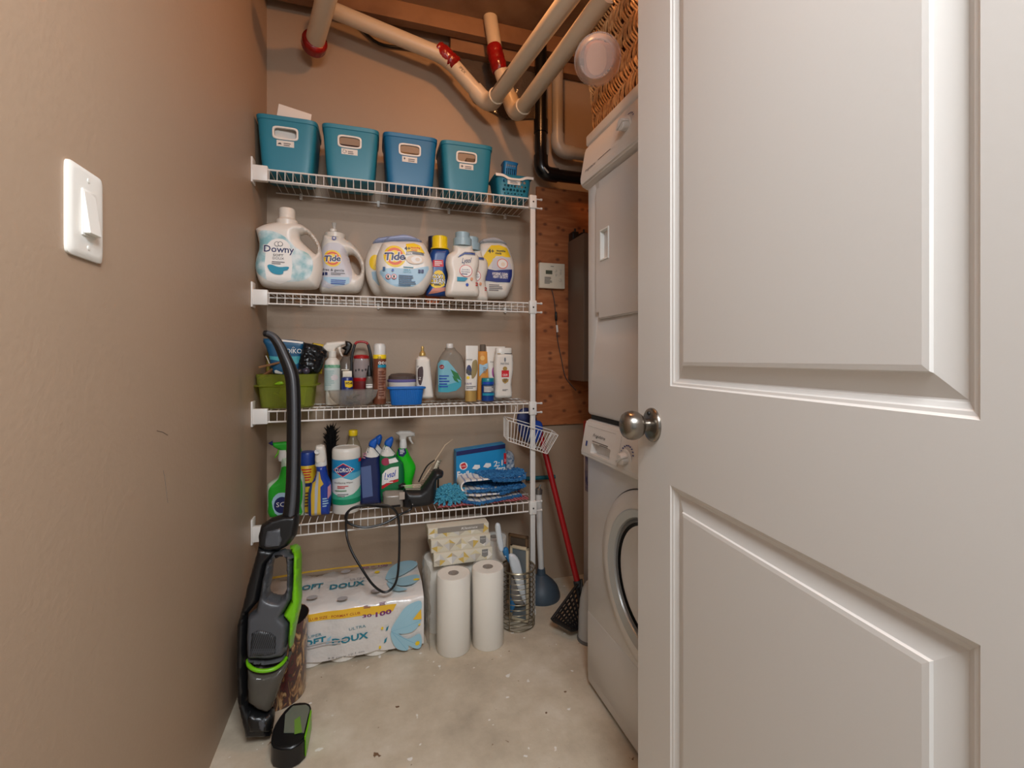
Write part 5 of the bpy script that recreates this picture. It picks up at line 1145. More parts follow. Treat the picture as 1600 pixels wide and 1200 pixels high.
# green spray bottle behind the vacuum handle
t = item8('spray_bottle', 'green bathroom spray bottle with blue nozzle tip, behind the vacuum handle', 'spray bottle', 447, 1.860)
o = flatten(P_(f, Z8([(380, 340), (420, 330), (480, 340), (540, 420), (590, 500), (612, 600), (608, 800), (590, 950), (420, 955), (262, 930), (240, 800), (236, 640), (260, 590), (340, 540), (368, 470), (372, 400)]), 3)); pf = Puff(o, [], .030, .026); part('bottle_body', pf, mat('clear_green', (190, 210, 186), .3), t)
D = Decal(); D.poly(flatten(P_(f, Z8([(390, 430), (460, 420), (545, 480), (592, 580), (592, 740), (580, 800), (570, 925), (275, 915), (262, 800), (262, 660), (300, 600), (360, 540)]), 2)), M_lg)
D.poly(flatten(P_(f, Z8([(300, 760), (340, 690), (400, 670), (500, 690), (540, 800), (500, 900), (400, 910), (330, 870)]), 2)), M_lblue); D.ell(*d8(395, 790), .0115, .0135, M_navy); D.text('SC', *d8(385, 785), .0075, M_wht, width=.013); D.build('label', t, pf.surf, grid=.006)
u, v = d8(400, 350); lathe_part('collar', [(.017, v - .010), (.019, v), (.017, v + .012), (.015, zz8(290)), (0, zz8(290))], M_white, t, loc=(u, 0, 0))
o = P_(f, Z8([(290, 200), (420, 186), (560, 200), (582, 290), (500, 300), (410, 310), (380, 280), (330, 258), (296, 240)]), 1); h = part('trigger_head', Puff(o, [], .012, .008, .004), M_lg, t)
o = P_(f, Z8([(245, 205), (290, 180), (300, 230), (275, 225)])); part('nozzle_tip', Puff(o, [], .009, .006, .004), M_navy, h)
o = P_(f, Z8([(345, 258), (375, 262), (352, 310), (318, 352), (302, 350), (330, 305)]), 1); part('trigger', Puff(o, [], .005, .004, .004), mat('lime_trigger', (120, 190, 60), .4), h)
# yellow canister with blue cap
t = item8('spray_can', 'yellow spray can with a blue cap between the vacuum handle and the blue sprayer', 'can', 482, 1.925)
r = .032; u = d8(632, 0)[0]
lathe_part('can_body', [(0, 0), (r, 0), (r, zz8(460)), (r * .95, zz8(452)), (0, zz8(452))], mat('can_yellow', (226, 184, 40), .4), t, loc=(u, 0, 0))
lathe_part('cap', [(r * .98, zz8(452)), (r * .98, zz8(345)), (r * .9, zz8(325)), (r * .6, zz8(318)), (0, zz8(318))], mat('cap_blue', (30, 62, 142), .35), t, loc=(u, 0, 0))
D = Decal(); D.bars(-.02, .026, zz8(600), zz8(470), 5, M_redp, 3); D.rect(-.03, zz8(660), .03, zz8(625), M_navy); D.bars(-.02, .02, zz8(860), zz8(700), 5, M_brn, 5); D.build('label', t, cylsurf(r + .0002), grid=.006, loc=(u, 0, 0))
# blue and gold sprayer
t = item8('spray_bottle', 'blue spray bottle with white trigger and gold star label, left of the wipes canister', 'spray bottle', 500, 1.845)
o = flatten(P_(f, Z8([(722, 420), (800, 410), (822, 440), (838, 520), (870, 600), (872, 720), (860, 850), (836, 925), (700, 938), (650, 925), (640, 800), (648, 660), (690, 570), (718, 500)]), 3)); pf = Puff(o, [], .027, .022); part('bottle_body', pf, mat('bottle_royal', (28, 60, 150), .3), t)
D = Decal(); D.poly(flatten(P_(f, Z8([(735, 480), (762, 470), (775, 540), (800, 590), (770, 620), (775, 925), (680, 925), (676, 700), (690, 590), (720, 560)]), 1)), mat('gold_label', (214, 176, 60), .4)); D.poly(flatten(P_(f, Z8([(735, 470), (755, 470), (748, 600), (735, 925), (712, 925), (716, 640)]))), mat('silver_print', (176, 180, 190), .35)); D.poly(P_(f, Z8([(840, 620), (866, 600), (870, 700), (838, 740)])), mat('pink_print', (200, 140, 160), .5)); D.bars(d8(790, 0)[0], d8(850, 0)[0], zz8(880), zz8(780), 4, M_lblue); D.build('label', t, pf.surf, grid=.006)
u, v = d8(768, 415); lathe_part('collar', [(.020, v - .004), (.021, v), (.019, zz8(385)), (.015, zz8(380)), (0, zz8(380))], M_white, t, loc=(u, 0, 0))
o = P_(f, Z8([(712, 238), (740, 222), (800, 222), (818, 300), (816, 390), (720, 410), (708, 330)]), 2); h = part('trigger_head', Puff(o, [], .020, .010, .004), M_jug2, t)
u, v = d8(738, 275); lathe_part('nozzle', [(.009, 0), (.009, .012), (.005, .012), (.004, .008), (0, .008)], M_white, h, loc=(u, -.018, v), rot=(math.pi / 2, 0, 0))
# black feather duster
t = item8('duster', 'black feather duster tuft standing behind the blue sprayer', 'duster', 517, 1.950)
u0 = d8(865, 0)[0]; bm = NB(); rn = random.Random(11); zb_ = 0.03; zt_ = zz8(160)
add_tube(bm, [(u0, 0, 0), (u0, 0, zb_ + .05)], .006, 8); obj('stem', bm, M_black, t)
bm = NB()
for i in range(150):
    a = rn.uniform(0, 6.283); q = rn.random(); L_ = zt_ * rn.uniform(.86, 1.12); sp = .019 * q
    add_tube(bm, [(u0, 0, .05), (u0 + sp * .6 * math.cos(a), sp * .5 * math.sin(a), .05 + (L_ - .05) * .6), (u0 + sp * 1.0 * math.cos(a), sp * .8 * math.sin(a), L_ - .008), (u0 + sp * 1.9 * math.cos(a), sp * 1.2 * math.sin(a), L_ + rn.uniform(-.004, .014))], [.003, .004, .0025, .0006], 4)
obj('feathers', bm, M_black, t)
# disinfecting wipes canister
t = item8('wipes_canister', 'white disinfecting wipes canister with blue and green label and red diamond', 'canister', 541, 1.872)
u = d8(1018, 0)[0]; r = (d8(1162, 0)[0] - d8(872, 0)[0]) / 2 * .96
lathe_part('canister_body', [(0, 0), (r * .95, 0), (r, .004), (r, zz8(400)), (0, zz8(400))], M_jug, t, loc=(u, 0, 0), n=48)
lathe_part('lid', [(r * 1.01, zz8(402)), (r * 1.02, zz8(395)), (r * 1.01, zz8(330)), (r * .97, zz8(305)), (r * .88, zz8(295)), (r * .86, zz8(300)), (0, zz8(300))], M_jug, t, loc=(u, 0, 0), n=48)
D = Decal(); hw = r * 1.45; vt, vb = zz8(405), zz8(862)
H_ = vt - vb
D.rect(-hw, vb, hw, vt, mat('wipes_white', (224, 226, 222), .4))
D.rect(-hw, vt - H_ * .30, hw, vt, mat('wipes_blue', (30, 138, 190), .4))
D.poly([(-hw, vt - H_ * .30), (hw, vt - H_ * .30), (hw, vt - H_ * .40), (r * .4, vt - H_ * .46), (-r * .3, vt - H_ * .38), (-hw, vt - H_ * .48)], mat('wipes_blue2', (90, 176, 206), .4))
D.rect(-hw, vb, hw, vb + H_ * .12, mat('wipes_green', (20, 138, 98), .4)); D.poly([(-hw, vb + H_ * .12), (hw, vb + H_ * .12), (hw, vb + H_ * .38), (r * .5, vb + H_ * .22), (-r * .2, vb + H_ * .17), (-hw, vb + H_ * .3)], mat('wipes_green2', (70, 176, 140), .4))
cu, cv = d8(995, 505)[0] - u, zz8(507); a_, b2 = r * .80, r * .52
D.poly([(cu - a_, cv), (cu, cv - b2), (cu + a_, cv), (cu, cv + b2)], M_wht); D.poly([(cu - a_ * .95, cv), (cu, cv - b2 * .95), (cu + a_ * .95, cv), (cu, cv + b2 * .95)], M_redp); D.poly([(cu - a_ * .84, cv), (cu, cv - b2 * .80), (cu + a_ * .84, cv), (cu, cv + b2 * .80)], mat('deep_blue', (0, 0, 0)))
D.S = 1; D.text('CLOROX', cu, cv, .0155, M_wht, width=r * 1.18, bold=.02)
D.text('Disinfecting Wipes', cu, zz8(635), .0058, M_ink, width=r * 1.3); D.bars(cu - r * .4, cu + r * .4, zz8(690), zz8(658), 2, M_redp); D.bars(cu - r * .6, cu + r * .6, zz8(720), zz8(703), 1, M_grnp, 8); D.bars(cu - r * .4, cu + r * .4, zz8(775), zz8(740), 2, M_gry)
D.rect(r * .95, zz8(440), r * 1.3, zz8(405), M_redp)
D.build('label', t, cylsurf(r + .0002), grid=.006, loc=(u, 0, 0))
# clear bottle with yellow cap behind the canister
t = item8('clear_bottle', 'clear bottle with a yellow cap standing behind the wipes canister', 'bottle', 551, 1.965)
u = d8(1085, 0)[0]
lathe_part('bottle_body', [(0, 0), (.030, 0), (.033, .005), (.033, zz8(330)), (.024, zz8(250)), (.016, zz8(215)), (.0135, zz8(175)), (0, zz8(175))], clear('oil_plastic', (196, 180, 150), .6), t, loc=(u, 0, 0))
lathe_part('cap', [(.0165, zz8(180)), (.0175, zz8(172)), (.0175, zz8(128)), (.016, zz8(122)), (0, zz8(122))], mat('yellow_cap', (0, 0, 0)), t, loc=(u, 0, 0))
# toilet cleaner bottles
def toilet(lab, px, Y, dx, dy, mb, lysol, bdx=0):
    t = item8('toilet_cleaner_bottle', lab, 'bottle', px, Y)
    S = lambda pts: Z8([(a + dx + (bdx if b_ > 335 else 0), b_ + dy) for a, b_ in pts])
    o = flatten(P_(f, S([(1400, 215), (1440, 232), (1500, 300), (1508, 330), (1580, 400), (1592, 560), (1588, 760), (1560, 800), (1380, 800), (1350, 700), (1352, 520), (1340, 400), (1350, 320), (1380, 250)]), 2)); pf = Puff(o, [], .024, .02); part('bottle_body', pf, mb, t)
    D = Decal(); D.poly(P_(f, S([(1393, 222), (1438, 236), (1500, 305), (1480, 318), (1420, 326), (1352, 318), (1378, 250)])), M_jug)
    if lysol:
        q = lambda a, b_: f.L(*S([(a, b_)])[0])
        D.ell(*q(1405, 375), .0075, .0070, mat('berry', (160, 50, 80), .5)); D.poly(P_(f, S([(1432, 350), (1500, 336), (1530, 375), (1440, 395)])), M_wht)
        D.poly(P_(f, S([(1370, 500), (1400, 460), (1460, 430), (1530, 420), (1528, 540), (1450, 560), (1366, 610)])), M_wht)
        D.poly(P_(f, S([(1366, 615), (1450, 562), (1528, 545), (1528, 565), (1450, 590), (1366, 645)])), M_redp); D.text('Lysol', *q(1448, 500), .0110, M_blue, width=.0205, shear=.25, skew=.25, bold=.02)
        D.bars(q(1395, 0)[0], q(1490, 0)[0], q(0, 690)[1], q(0, 620)[1], 3, M_wht, 5)
    else:
        D.poly(P_(f, S([(1380, 420), (1480, 400), (1500, 700), (1400, 720)]), 1), mat('slate_label', (86, 104, 150), .45)); D.bars(d8(1180, 0)[0], d8(1220, 0)[0], zz8(420), zz8(350), 3, mat('pink_print', (0, 0, 0)))
    D.build('label', t, pf.surf, grid=.006)
    o = P_(f, S([(1393, 222), (1402, 180), (1440, 150), (1470, 140), (1484, 165), (1480, 195), (1458, 250), (1430, 242)]), 2); part('angled_cap', Puff(o, [], .014, .010, .004), mat('cap_royal', (22, 92, 186), .35), t)
toilet('navy toilet cleaner bottle at the back, its blue angled cap touching the canister side', 586, 1.966, -112, -22, mat('navy_bottle', (26, 38, 86), .3), False, -60)
toilet('navy toilet cleaner bottle beside the wipes canister, slate label, front of the navy pair', 578, 1.922, -155, 10, mat('navy_bottle', (0, 0, 0)), False, -65)
toilet('green toilet cleaner bottle with white script label and blue angled cap', 606, 1.900, 0, 0, mat('dark_green_bottle', (24, 112, 66), .3), True)
# green spray bottle with clear white trigger
Z9 = lambda pts: zm(590, 650, .175, pts)
def item9(name, lab, cat, px, Y):
    global f, d9, zz9
    f = Fr(px, Y, z4); d9 = lambda a, b_: f.L(*Z9([(a, b_)])[0]); zz9 = lambda py: d9(0, py)[1]
    return thing(name, lab, cat, f.loc)
t = item9('spray_bottle', 'bright green spray bottle with frosted white trigger, right of the green toilet cleaner', 'spray bottle', 634, 1.935)
o = flatten(P_(f, Z9([(190, 285), (255, 285), (290, 350), (338, 440), (335, 500), (310, 600), (320, 700), (200, 700), (205, 560), (180, 430), (165, 350)]), 3)); pf = Puff(o, [], .024, .020); part('bottle_body', pf, mat('glow_green', (30, 190, 30), .25), t)
D = Decal(); D.poly(P_(f, Z9([(178, 290), (245, 285), (255, 320), (225, 355), (185, 345)]), 1), M_navy); D.bars(d9(195, 0)[0], d9(238, 0)[0], zz9(340), zz9(298), 3, M_wht); D.build('label', t, pf.surf, grid=.006)
u, v = d9(228, 285); lathe_part('collar', [(.0145, v), (.0155, v + .003), (.0145, zz9(255)), (.012, zz9(215)), (0, zz9(215))], M_white, t, loc=(u, 0, 0))
o = P_(f, Z9([(155, 150), (200, 132), (290, 130), (332, 150), (335, 180), (300, 185), (260, 190), (255, 222), (195, 222), (190, 180)]), 1); h = part('trigger_head', Puff(o, [], .010, .008, .004), mat('frosted_white', (206, 200, 192), .4), t)
o = P_(f, Z9([(270, 182), (300, 185), (305, 215), (325, 250), (305, 250), (280, 215)])); part('trigger', Puff(o, [], .005, .004, .004), mat('frosted_white', (0, 0, 0)), h)
# handheld vacuum lying on the shelf
ZA = lambda pts: zm(590, 690, .09168, pts)
f = Fr(645, 1.840, z4); t = thing('handheld_vacuum', 'small black handheld vacuum with clear nozzle lying at the shelf front, cord trailing', 'handheld vacuum', f.loc)
dA_ = lambda a, b_: f.L(*ZA([(a, b_)])[0])
o = flatten(P_(f, ZA([(440, 830), (520, 800), (700, 805), (800, 700), (900, 560), (960, 470), (1060, 470), (1120, 510), (1100, 600), (1010, 640), (1000, 750), (985, 930), (930, 1040), (820, 1080), (600, 1110), (440, 1112)]), 2)); pf = Puff(o, [], .040, .026, .005); part('vacuum_body', pf, mat('soft_black', (30, 30, 32), .42), t)
o = flatten(P_(f, ZA([(85, 870), (130, 840), (300, 830), (440, 826), (442, 1112), (300, 1112), (180, 1100), (90, 1070)]), 1)); part('clear_nozzle', Puff(o, [], .034, .02, .005), clear('nozzle_clear', (190, 178, 164), .50, .1), t)
u0_, v0_ = dA_(360, 820); u1_, v1_ = dA_(450, 935); D = Decal(); D.S = 1; D.rect(u0_, v1_, u1_, v0_, mat('nozzle_grey', (176, 164, 152), .4)); D.build('nozzle_band', t, lambda u, v, e: (u, -.037 - e, v))
D = Decal(); D.ell(*dA_(578, 1018), .0012, .0008, M_wht); D.build('logo_spot', t, pf.surf)
o = P_(f, ZA([(350, 740), (420, 700), (480, 710), (470, 790), (360, 800)]), 1); part('latch', Puff(o, [], .014, .01, .004), M_black, t)
# cable looping off the shelf
bm = NB(); yy = YF - .030
q = [P(x, y, Y=Y_) for x, y, Y_ in ((640, 782, 1.80), (642, 795, 1.752), (625, 804, YF - .02), (600, 818, yy), (570, 824, yy), (546, 818, yy), (540, 806, yy), (552, 794, yy + .008), (585, 789, yy + .012), (610, 792, yy + .008), (622, 808, yy), (624, 850, yy - .04), (620, 905, yy - .085), (604, 925, yy - .092), (585, 916, yy - .092), (566, 890, yy - .080), (548, 858, yy - .05), (541, 830, yy - .015), (544, 800, yy - .008), (565, 790, yy - .008), (600, 792, YF - .008), (625, 790, 1.79))]
add_tube(bm, spl(q, 6, False), .0042, 8); o = obj('power_cord', bm, M_black, None); tag(o, 'black power cord looping down from the lowest shelf in front of the paper packs', 'cord')
# rack of thin wires and a leaning wooden skewer
f = Fr(676, 1.845, z4); dA_ = lambda a, b_: f.L(*ZA([(a, b_)])[0])
t = thing('wire_rack', 'small wire rack leaning behind the handheld vacuum with thin metal tines', 'rack', f.loc)
M_wire = mat('tinned_wire', (186, 172, 150), .3, .7)
bm = NB()
for k in range(4):
    a, b_ = dA_(430 + k * 14, 710 + k * 26), dA_(725, 700 + k * 32); add_tube(bm, [(a[0], -.035 + k * .004, a[1]), (b_[0], -.03 + k * .004, b_[1])], .0016, 6)
obj('tines', bm, M_wire, t)
A_, B_ = dA_(700, 720), dA_(1040, 340); bm = NB()
for k in range(5): add_tube(bm, [(A_[0] + .010 * k, -.01 + .004 * k, A_[1] - .06), (B_[0] + .004 * k, .02 + .004 * k, B_[1])], .0018, 6)
for k in range(12): q_ = k / 11; add_tube(bm, [(A_[0] + (B_[0] - A_[0]) * q_, -.01 + .03 * q_, A_[1] + (B_[1] - A_[1]) * q_), (A_[0] + (B_[0] - A_[0]) * q_ + .030 - .012 * q_, .004 + .03 * q_, A_[1] + (B_[1] - A_[1]) * q_ - .006)], .0014, 5)
obj('rack_grid', bm, M_wire, t)
bm = NB(); q = [dA_(*p) for p in ((700, 690), (760, 560), (850, 410), (975, 315))]; add_tube(bm, spl([(p[0], .0, p[1]) for p in q], 5, False), .0028, 6); obj('black_arch', bm, M_black, t)
bm = NB(); a, b_, c_ = dA_(780, 690), dA_(1190, 105), dA_(1330, 10); add_tube(bm, [(0, 0, 0), (b_[0] - a[0], .03, b_[1] - a[1]), (c_[0] - a[0], .04, c_[1] - a[1])], [.0045, .003, .0008], 6); o = obj('wooden_skewer', bm, mat('pale_wood', (190, 166, 136), .6), None, loc=(f.X + a[0], f.Y + .03, z4 + a[1])); tag(o, 'long pale wooden skewer leaning diagonally against the back wall above the wire rack', 'stick')
bm = NB(); a, b_ = dA_(1050, 520), dA_(1048, 360); add_tube(bm, [(a[0], .03, a[1] - .08), (a[0], .03, a[1]), (b_[0], .03, b_[1])], .0035, 8); obj('upright', bm, M_black, t)
# red gingham cloth on the deck
mg = mat('red_gingham', (176, 34, 58), .85); nt = mg.node_tree; b = nt.nodes['Principled BSDF']; tc = [n for n in nt.nodes if n.type == 'TEX_COORD'][0]
ck = nt.nodes.new('ShaderNodeTexChecker'); ck.inputs['Scale'].default_value = 105; ck.inputs['Color1'].default_value = lin((206, 36, 62)); ck.inputs['Color2'].default_value = lin((240, 190, 190)); mp = nt.nodes.new('ShaderNodeMapping'); mp.inputs['Rotation'].default_value = (0, 0, .6); mp.inputs['Scale'].default_value = (1, .8, .0001); nt.links.new(tc.outputs['Object'], mp.inputs[0]); nt.links.new(mp.outputs[0], ck.inputs['Vector']); nt.links.new(ck.outputs[0], b.inputs['Base Color'])
bm = NB(); rn = random.Random(9); nx, ny = 26, 14; x0, x1 = P(681, 790, Z=z4).x, .622; grid = []
for j in range(ny + 1):
    row = []
    for i in range(nx + 1):
        x = x0 + (x1 - x0) * i / nx; y = 1.782 + .205 * j / ny; row.append(bm.verts.new((x + .01 * math.sin(j * .8), y, z4 + .003 + .0015 * math.sin(i * 1.1 + j))))
    grid.append(row)
for j in range(ny):
    for i in range(nx): bm.faces.new((grid[j][i], grid[j][i + 1], grid[j + 1][i + 1], grid[j + 1][i]))
bmesh.ops.solidify(bm, geom=bm.faces[:], thickness=.0015); tag(obj('gingham_cloth', bm, mg), 'red and pink gingham cloth spread under the mop cloths', 'cloth')
# blue duster refill box, standing
t = item9('duster_box', 'bright blue duster refill box behind the folded mop cloths', 'box', 756, 1.956)
x0, x1 = d9(690, 0)[0], d9(1125, 0)[0]; h0, h1 = zz9(345), zz9(300)
bm = NB(); vs = [bm.verts.new(p) for p in ((x0, -.03, 0), (x1, -.03, 0), (x1, .03, 0), (x0, .03, 0), (x0, -.03, h0), (x1, -.03, h1), (x1, .03, h1), (x0, .03, h0))]
for q in ((0, 1, 5, 4), (1, 2, 6, 5), (2, 3, 7, 6), (3, 0, 4, 7), (4, 5, 6, 7), (3, 2, 1, 0)): bm.faces.new([vs[i] for i in q])
bmesh.ops.bevel(bm, geom=bm.edges[:], offset=.0015, segments=2, affect='EDGES'); obj('carton', bm, mat('box_blue', (24, 140, 196), .45), t)
def bsf(u, v, e): return (u, -.03 - e, v)
D = Decal(); sl = (h1 - h0) / (x1 - x0)
D.poly([(x0 + .001, h0 - .020), (x1 - .001, h1 - .020), (x1 - .001, h1 - .001), (x0 + .001, h0 - .001)], M_navy); D.ell(*d9(755, 432), .0080, .0075, M_wht); D.poly([(d9(755, 432)[0] + .015 * math.cos(k * math.pi / 4 + .4) * (1 if k % 2 else .8), d9(755, 432)[1] + .015 * math.sin(k * math.pi / 4 + .4) * (1 if k % 2 else .8)) for k in range(8)], M_redp); D.text('Swiffer', *d9(755, 432), .0028, M_wht, width=.011)
D.text('2:1', *d9(1060, 408), .0105, M_wht, width=.0185, bold=.02, skew=sl); D.text('ders', *d9(1080, 450), .0080, M_wht, width=.020, bold=.03); D.text('Facile', *d9(765, 505), .0120, M_wht, width=.0300, bold=.04)
for a, b_ in ((865, 440), (962, 425)): u, v = d9(a, b_); D.poly([(u - .018, v - .006), (u - .006, v + .010), (u + .016, v + .008), (u + .018, v - .004), (u + .004, v - .012)], M_wht)
D.poly([d9(1108, 318), d9(1130, 318), d9(1130, 412), d9(1108, 412)], M_redp); D.text('2', *d9(1119, 380), .005, M_wht); D.build('box_print', t, bsf)
# white refill pack leaning right of the box
t = item9('duster_refill', 'white and grey duster refill with coloured edge beside the blue box', 'refill', 796, 1.955)
o = flatten(P_(f, Z9([(1130, 315), (1180, 310), (1215, 345), (1222, 460), (1230, 720), (1135, 720), (1132, 450)]), 2)); part('refill_body', Puff(o, [], .02, .014, .005), mat('refill_mix', (206, 214, 218), .7, rgb2=(30, 84, 128), scale2=55), t)
# turquoise chenille mitt: noodles all over a pad
def noodles(bm, base, nrm, n, ln, rad, rn, droop=.3):
    for i in range(n):
        p, nn = base(rn); d = (nn + Vector((rn.uniform(-.8, .8), rn.uniform(-.8, .8), rn.uniform(-.8, .8)))).normalized(); L_ = ln * rn.uniform(.7, 1.25)
        m_ = p + d * L_ * .55; e_ = p + d * L_ + Vector((0, 0, -droop * L_ * rn.uniform(.3, 1)))
        e_.z = max(e_.z, z4 + .004); m_.z = max(m_.z, z4 + .005); add_tube(bm, [p, m_, e_], [rad, rad * 1.1, rad * .75], 6)
bm = NB(); rn = random.Random(21); cM = P(704, 760, Y=1.855); hx, hy, hz_ = .050, .045, .030
def mb(rn):
    a, c = rn.uniform(0, 6.283), rn.uniform(-.2, 1); s_ = math.sqrt(max(0, 1 - c * c)); n_ = Vector((math.cos(a) * s_, math.sin(a) * s_, c)); return Vector((cM.x + n_.x * hx, cM.y + n_.y * hy, z4 + .024 + n_.z * hz_)), n_
noodles(bm, mb, None, 620, .022, .0036, rn); M_turq = mat('turquoise_chenille', (74, 158, 184), .85)
o = obj('noodle_pile', bm, M_turq); bm = NB(); bmesh.ops.create_uvsphere(bm, u_segments=24, v_segments=16, radius=1, matrix=Matrix.Translation((cM.x, cM.y, z4 + .030)) @ Matrix.Diagonal((hx, hy, hz_ * .85, 1)))
mt = obj('chenille_mitt', bm, mat('mitt_pad', (50, 120, 150), .9)); tag(mt, 'turquoise chenille dusting mitt with fat noodles, left of the folded mop cloths', 'mitt'); o.parent = mt
# folded mop cloths: stacked wavy layers with blue fringe edges
M_mop = mat('mop_blue', (34, 96, 150), .9, rgb2=(60, 128, 180), scale2=60); M_mopw = mat('mop_white', (236, 228, 222), .85, rgb2=(196, 204, 220), scale2=28)
def mopcloth(lab, xa, xb, yb, zb_, H, yfront, blue_from, seed, n):
    """a terry cloth folded over at the left: white striped back outside the fold, blue shag on top and along the edges"""
    t = thing('mop_cloth', lab, 'cloth', (xa, yb, zb_), 0, 'folded blue and white mop cloths'); rn = random.Random(seed); w = xb - xa; r_ = H / 2
    def pt(u, v, out=0.0):
        """u: 0 top right .. 0.5 fold .. 1 bottom right; v: 0 front .. 1 back"""
        if u < .44: k = u / .44; x = w - (w - r_) * k; z = H + .005 * math.sin(x * 38 + seed) * (1 - k) + .003 * math.sin(v * 7 + x * 20) + .006 * (x / w) ** 2; nx, nz = 0, 1
        elif u > .56: k = (u - .56) / .44; x = r_ + (w - r_) * k; z = 0.0; nx, nz = 0, -1
        else: a = math.pi / 2 + math.pi * (u - .44) / .12; x = r_ + r_ * math.cos(a); z = r_ + r_ * math.sin(a); nx, nz = math.cos(a), math.sin(a)
        yf = yfront(x / w) - yb; y = yf * (1 - v)
        return Vector((x + nx * out, y, max(z, .0) + nz * out + .0005))
    bm = NB(); nu, nv = 64, 16; G = [[bm.verts.new(pt(i / nu, j / nv)) for i in range(nu + 1)] for j in range(nv + 1)]
    fs = [bm.faces.new((G[j][i], G[j + 1][i], G[j + 1][i + 1], G[j][i + 1])) for j in range(nv) for i in range(nu)]
    bmesh.ops.recalc_face_normals(bm, faces=fs); bmesh.ops.solidify(bm, geom=fs, thickness=.006)
    obj('terry_cloth', bm, M_mopw, t)
    bm = NB()
    for k in range(n):
        m_ = rn.random(); v = rn.random(); x = rn.random()
        if m_ < .62:                                   # shag over the top flap
            if x < blue_from(v): continue
            p = pt(.44 * (1 - x), v); d = Vector((rn.uniform(-.7, .7), rn.uniform(-1, .4), 1)).normalized(); L_ = rn.uniform(.012, .020)
        elif m_ < .84:                                 # front edge of the top flap
            if x < blue_from(0) + .05: continue
            p = pt(.44 * (1 - x), 0); d = Vector((rn.uniform(-.5, .5), -1, rn.uniform(-.7, .3))).normalized(); L_ = rn.uniform(.010, .017)
        elif m_ < .94:                                 # front edge of the bottom flap
            p = pt(.56 + .44 * x, 0) + Vector((0, 0, .003)); d = Vector((rn.uniform(-.5, .5), -1, rn.uniform(-.5, .2))).normalized(); L_ = rn.uniform(.010, .018)
        else:                                          # right ends
            p = pt(0 if rn.random() < .6 else 1, v); d = Vector((1, rn.uniform(-.5, .5), rn.uniform(-.5, .6))).normalized(); L_ = rn.uniform(.005, .009)
        e = p + d * L_; e.z = max(e.z, -.002); add_tube(bm, [p, p + d * L_ * .5 + Vector((0, 0, .002)), e], .0029, 5)
    obj('blue_fringe', bm, M_mop, t)
    return t
nt = M_mopw.node_tree; b = nt.nodes['Principled BSDF']; tc = [q for q in nt.nodes if q.type == 'TEX_COORD'][0]
wv = nt.nodes.new('ShaderNodeTexWave'); wv.inputs['Scale'].default_value = 13; wv.inputs['Distortion'].default_value = .6; nt.links.new(tc.outputs['Object'], wv.inputs['Vector'])
rw_ = ramp(nt, wv.outputs['Fac'], [(0.80, lin((236, 229, 220))), (0.90, lin((150, 160, 190)))]); nt.links.new(rw_.outputs[0], b.inputs['Base Color'])
mopcloth('lower folded mop cloth, white striped fold and blue fringe, on the gingham cloth', .338, .602, 1.912, z4 + .007, .028, lambda k: 1.838 - .058 * k / .28 if k < .28 else 1.780 + .055 * (k - .28) / .72, lambda v: .16 + .42 * (1 - v), 5, 2600)
mopcloth('upper folded mop cloth with shaggy blue top, on the lower mop cloth', .352, .618, 1.918, z4 + .047, .038, lambda k: 1.822 - .012 * math.sin(math.pi * k), lambda v: .22 + .16 * (1 - v), 9, 3600)
# small hanging wire basket under the third shelf
t = thing('hanging_basket', 'small white wire basket hanging crooked from the third shelf beside the pole', 'basket', P(832, 683, Y=1.745)); o0 = Vector(t.location)
M_w2 = M_whitewire; q = {k: P(*v, Y=1.745) - o0 for k, v in dict(tl=(794, 657), tr=(872, 680), bl=(794, 689), br=(855, 709)).items()}
dy = Vector((0, .060, .010)); bm = NB(); fr_ = [q['tl'], q['tr'], q['br'], q['bl']]
for i in range(4):
    add_tube(bm, [fr_[i], fr_[(i + 1) % 4]], .0020, 6); add_tube(bm, [fr_[i] + dy, fr_[(i + 1) % 4] + dy], .0018, 6); add_tube(bm, [fr_[i], fr_[i] + dy], .0018, 6)
n = 15
for i in range(1, n):
    k = i / n; a, b_ = q['tl'].lerp(q['tr'], k), q['bl'].lerp(q['br'], k); add_tube(bm, [a, b_], .0014, 5)
    if i % 3 == 0: add_tube(bm, [b_, b_ + dy], .0012, 5)
for k in (.2, .4, .6, .8): add_tube(bm, [q['tl'] + dy * k, q['bl'] + dy * k], .0012, 5); add_tube(bm, [q['tr'] + dy * k, q['br'] + dy * k], .0012, 5)
obj('wire_cage', bm, M_w2, t)
for k, top in ((.10, (806, 636)), (.46, (835, 636))):
    a = q['tl'].lerp(q['tr'], k); b_ = P(*top, Y=1.772) - o0; bm = NB(); add_tube(bm, [a, a.lerp(b_, .5), b_, b_ + Vector((0, .012, .004))], .0018, 6); obj('hook', bm, M_w2, t)
# blue scrub brushes in and behind it
M_sb = mat('brush_blue', (20, 62, 150), .45); M_sb2 = mat('brush_navy', (26, 40, 92), .45)
A_ = P(834, 672, Y=1.800); bm = NB(); add_loft(bm, [(-.014, .040, .070, 0, 0, 2.3), (-.004, .046, .078, 0, 0, 2.3), (.006, .044, .075, 0, 0, 2.3), (.013, .034, .064, 0, 0, 2.3)], 40, M=Matrix.Rotation(math.pi / 2, 4, 'X'))
t = thing('dustpan_brush', 'navy and blue rounded brush heads held in the small hanging wire basket', 'brush', A_ + Vector((0, .075, .010)))
obj('navy_head', bm, M_sb2, t, rot=(0, -.25, 0))
bm = NB(); add_loft(bm, [(-.010, .026, .044, 0, 0, 2.4), (0, .031, .050, 0, 0, 2.4), (.010, .026, .044, 0, 0, 2.4)], 36, M=Matrix.Rotation(math.pi / 2, 4, 'X')); obj('blue_head', bm, M_sb, t, loc=(.022, -.035, -.025), rot=(0, .3, 0))
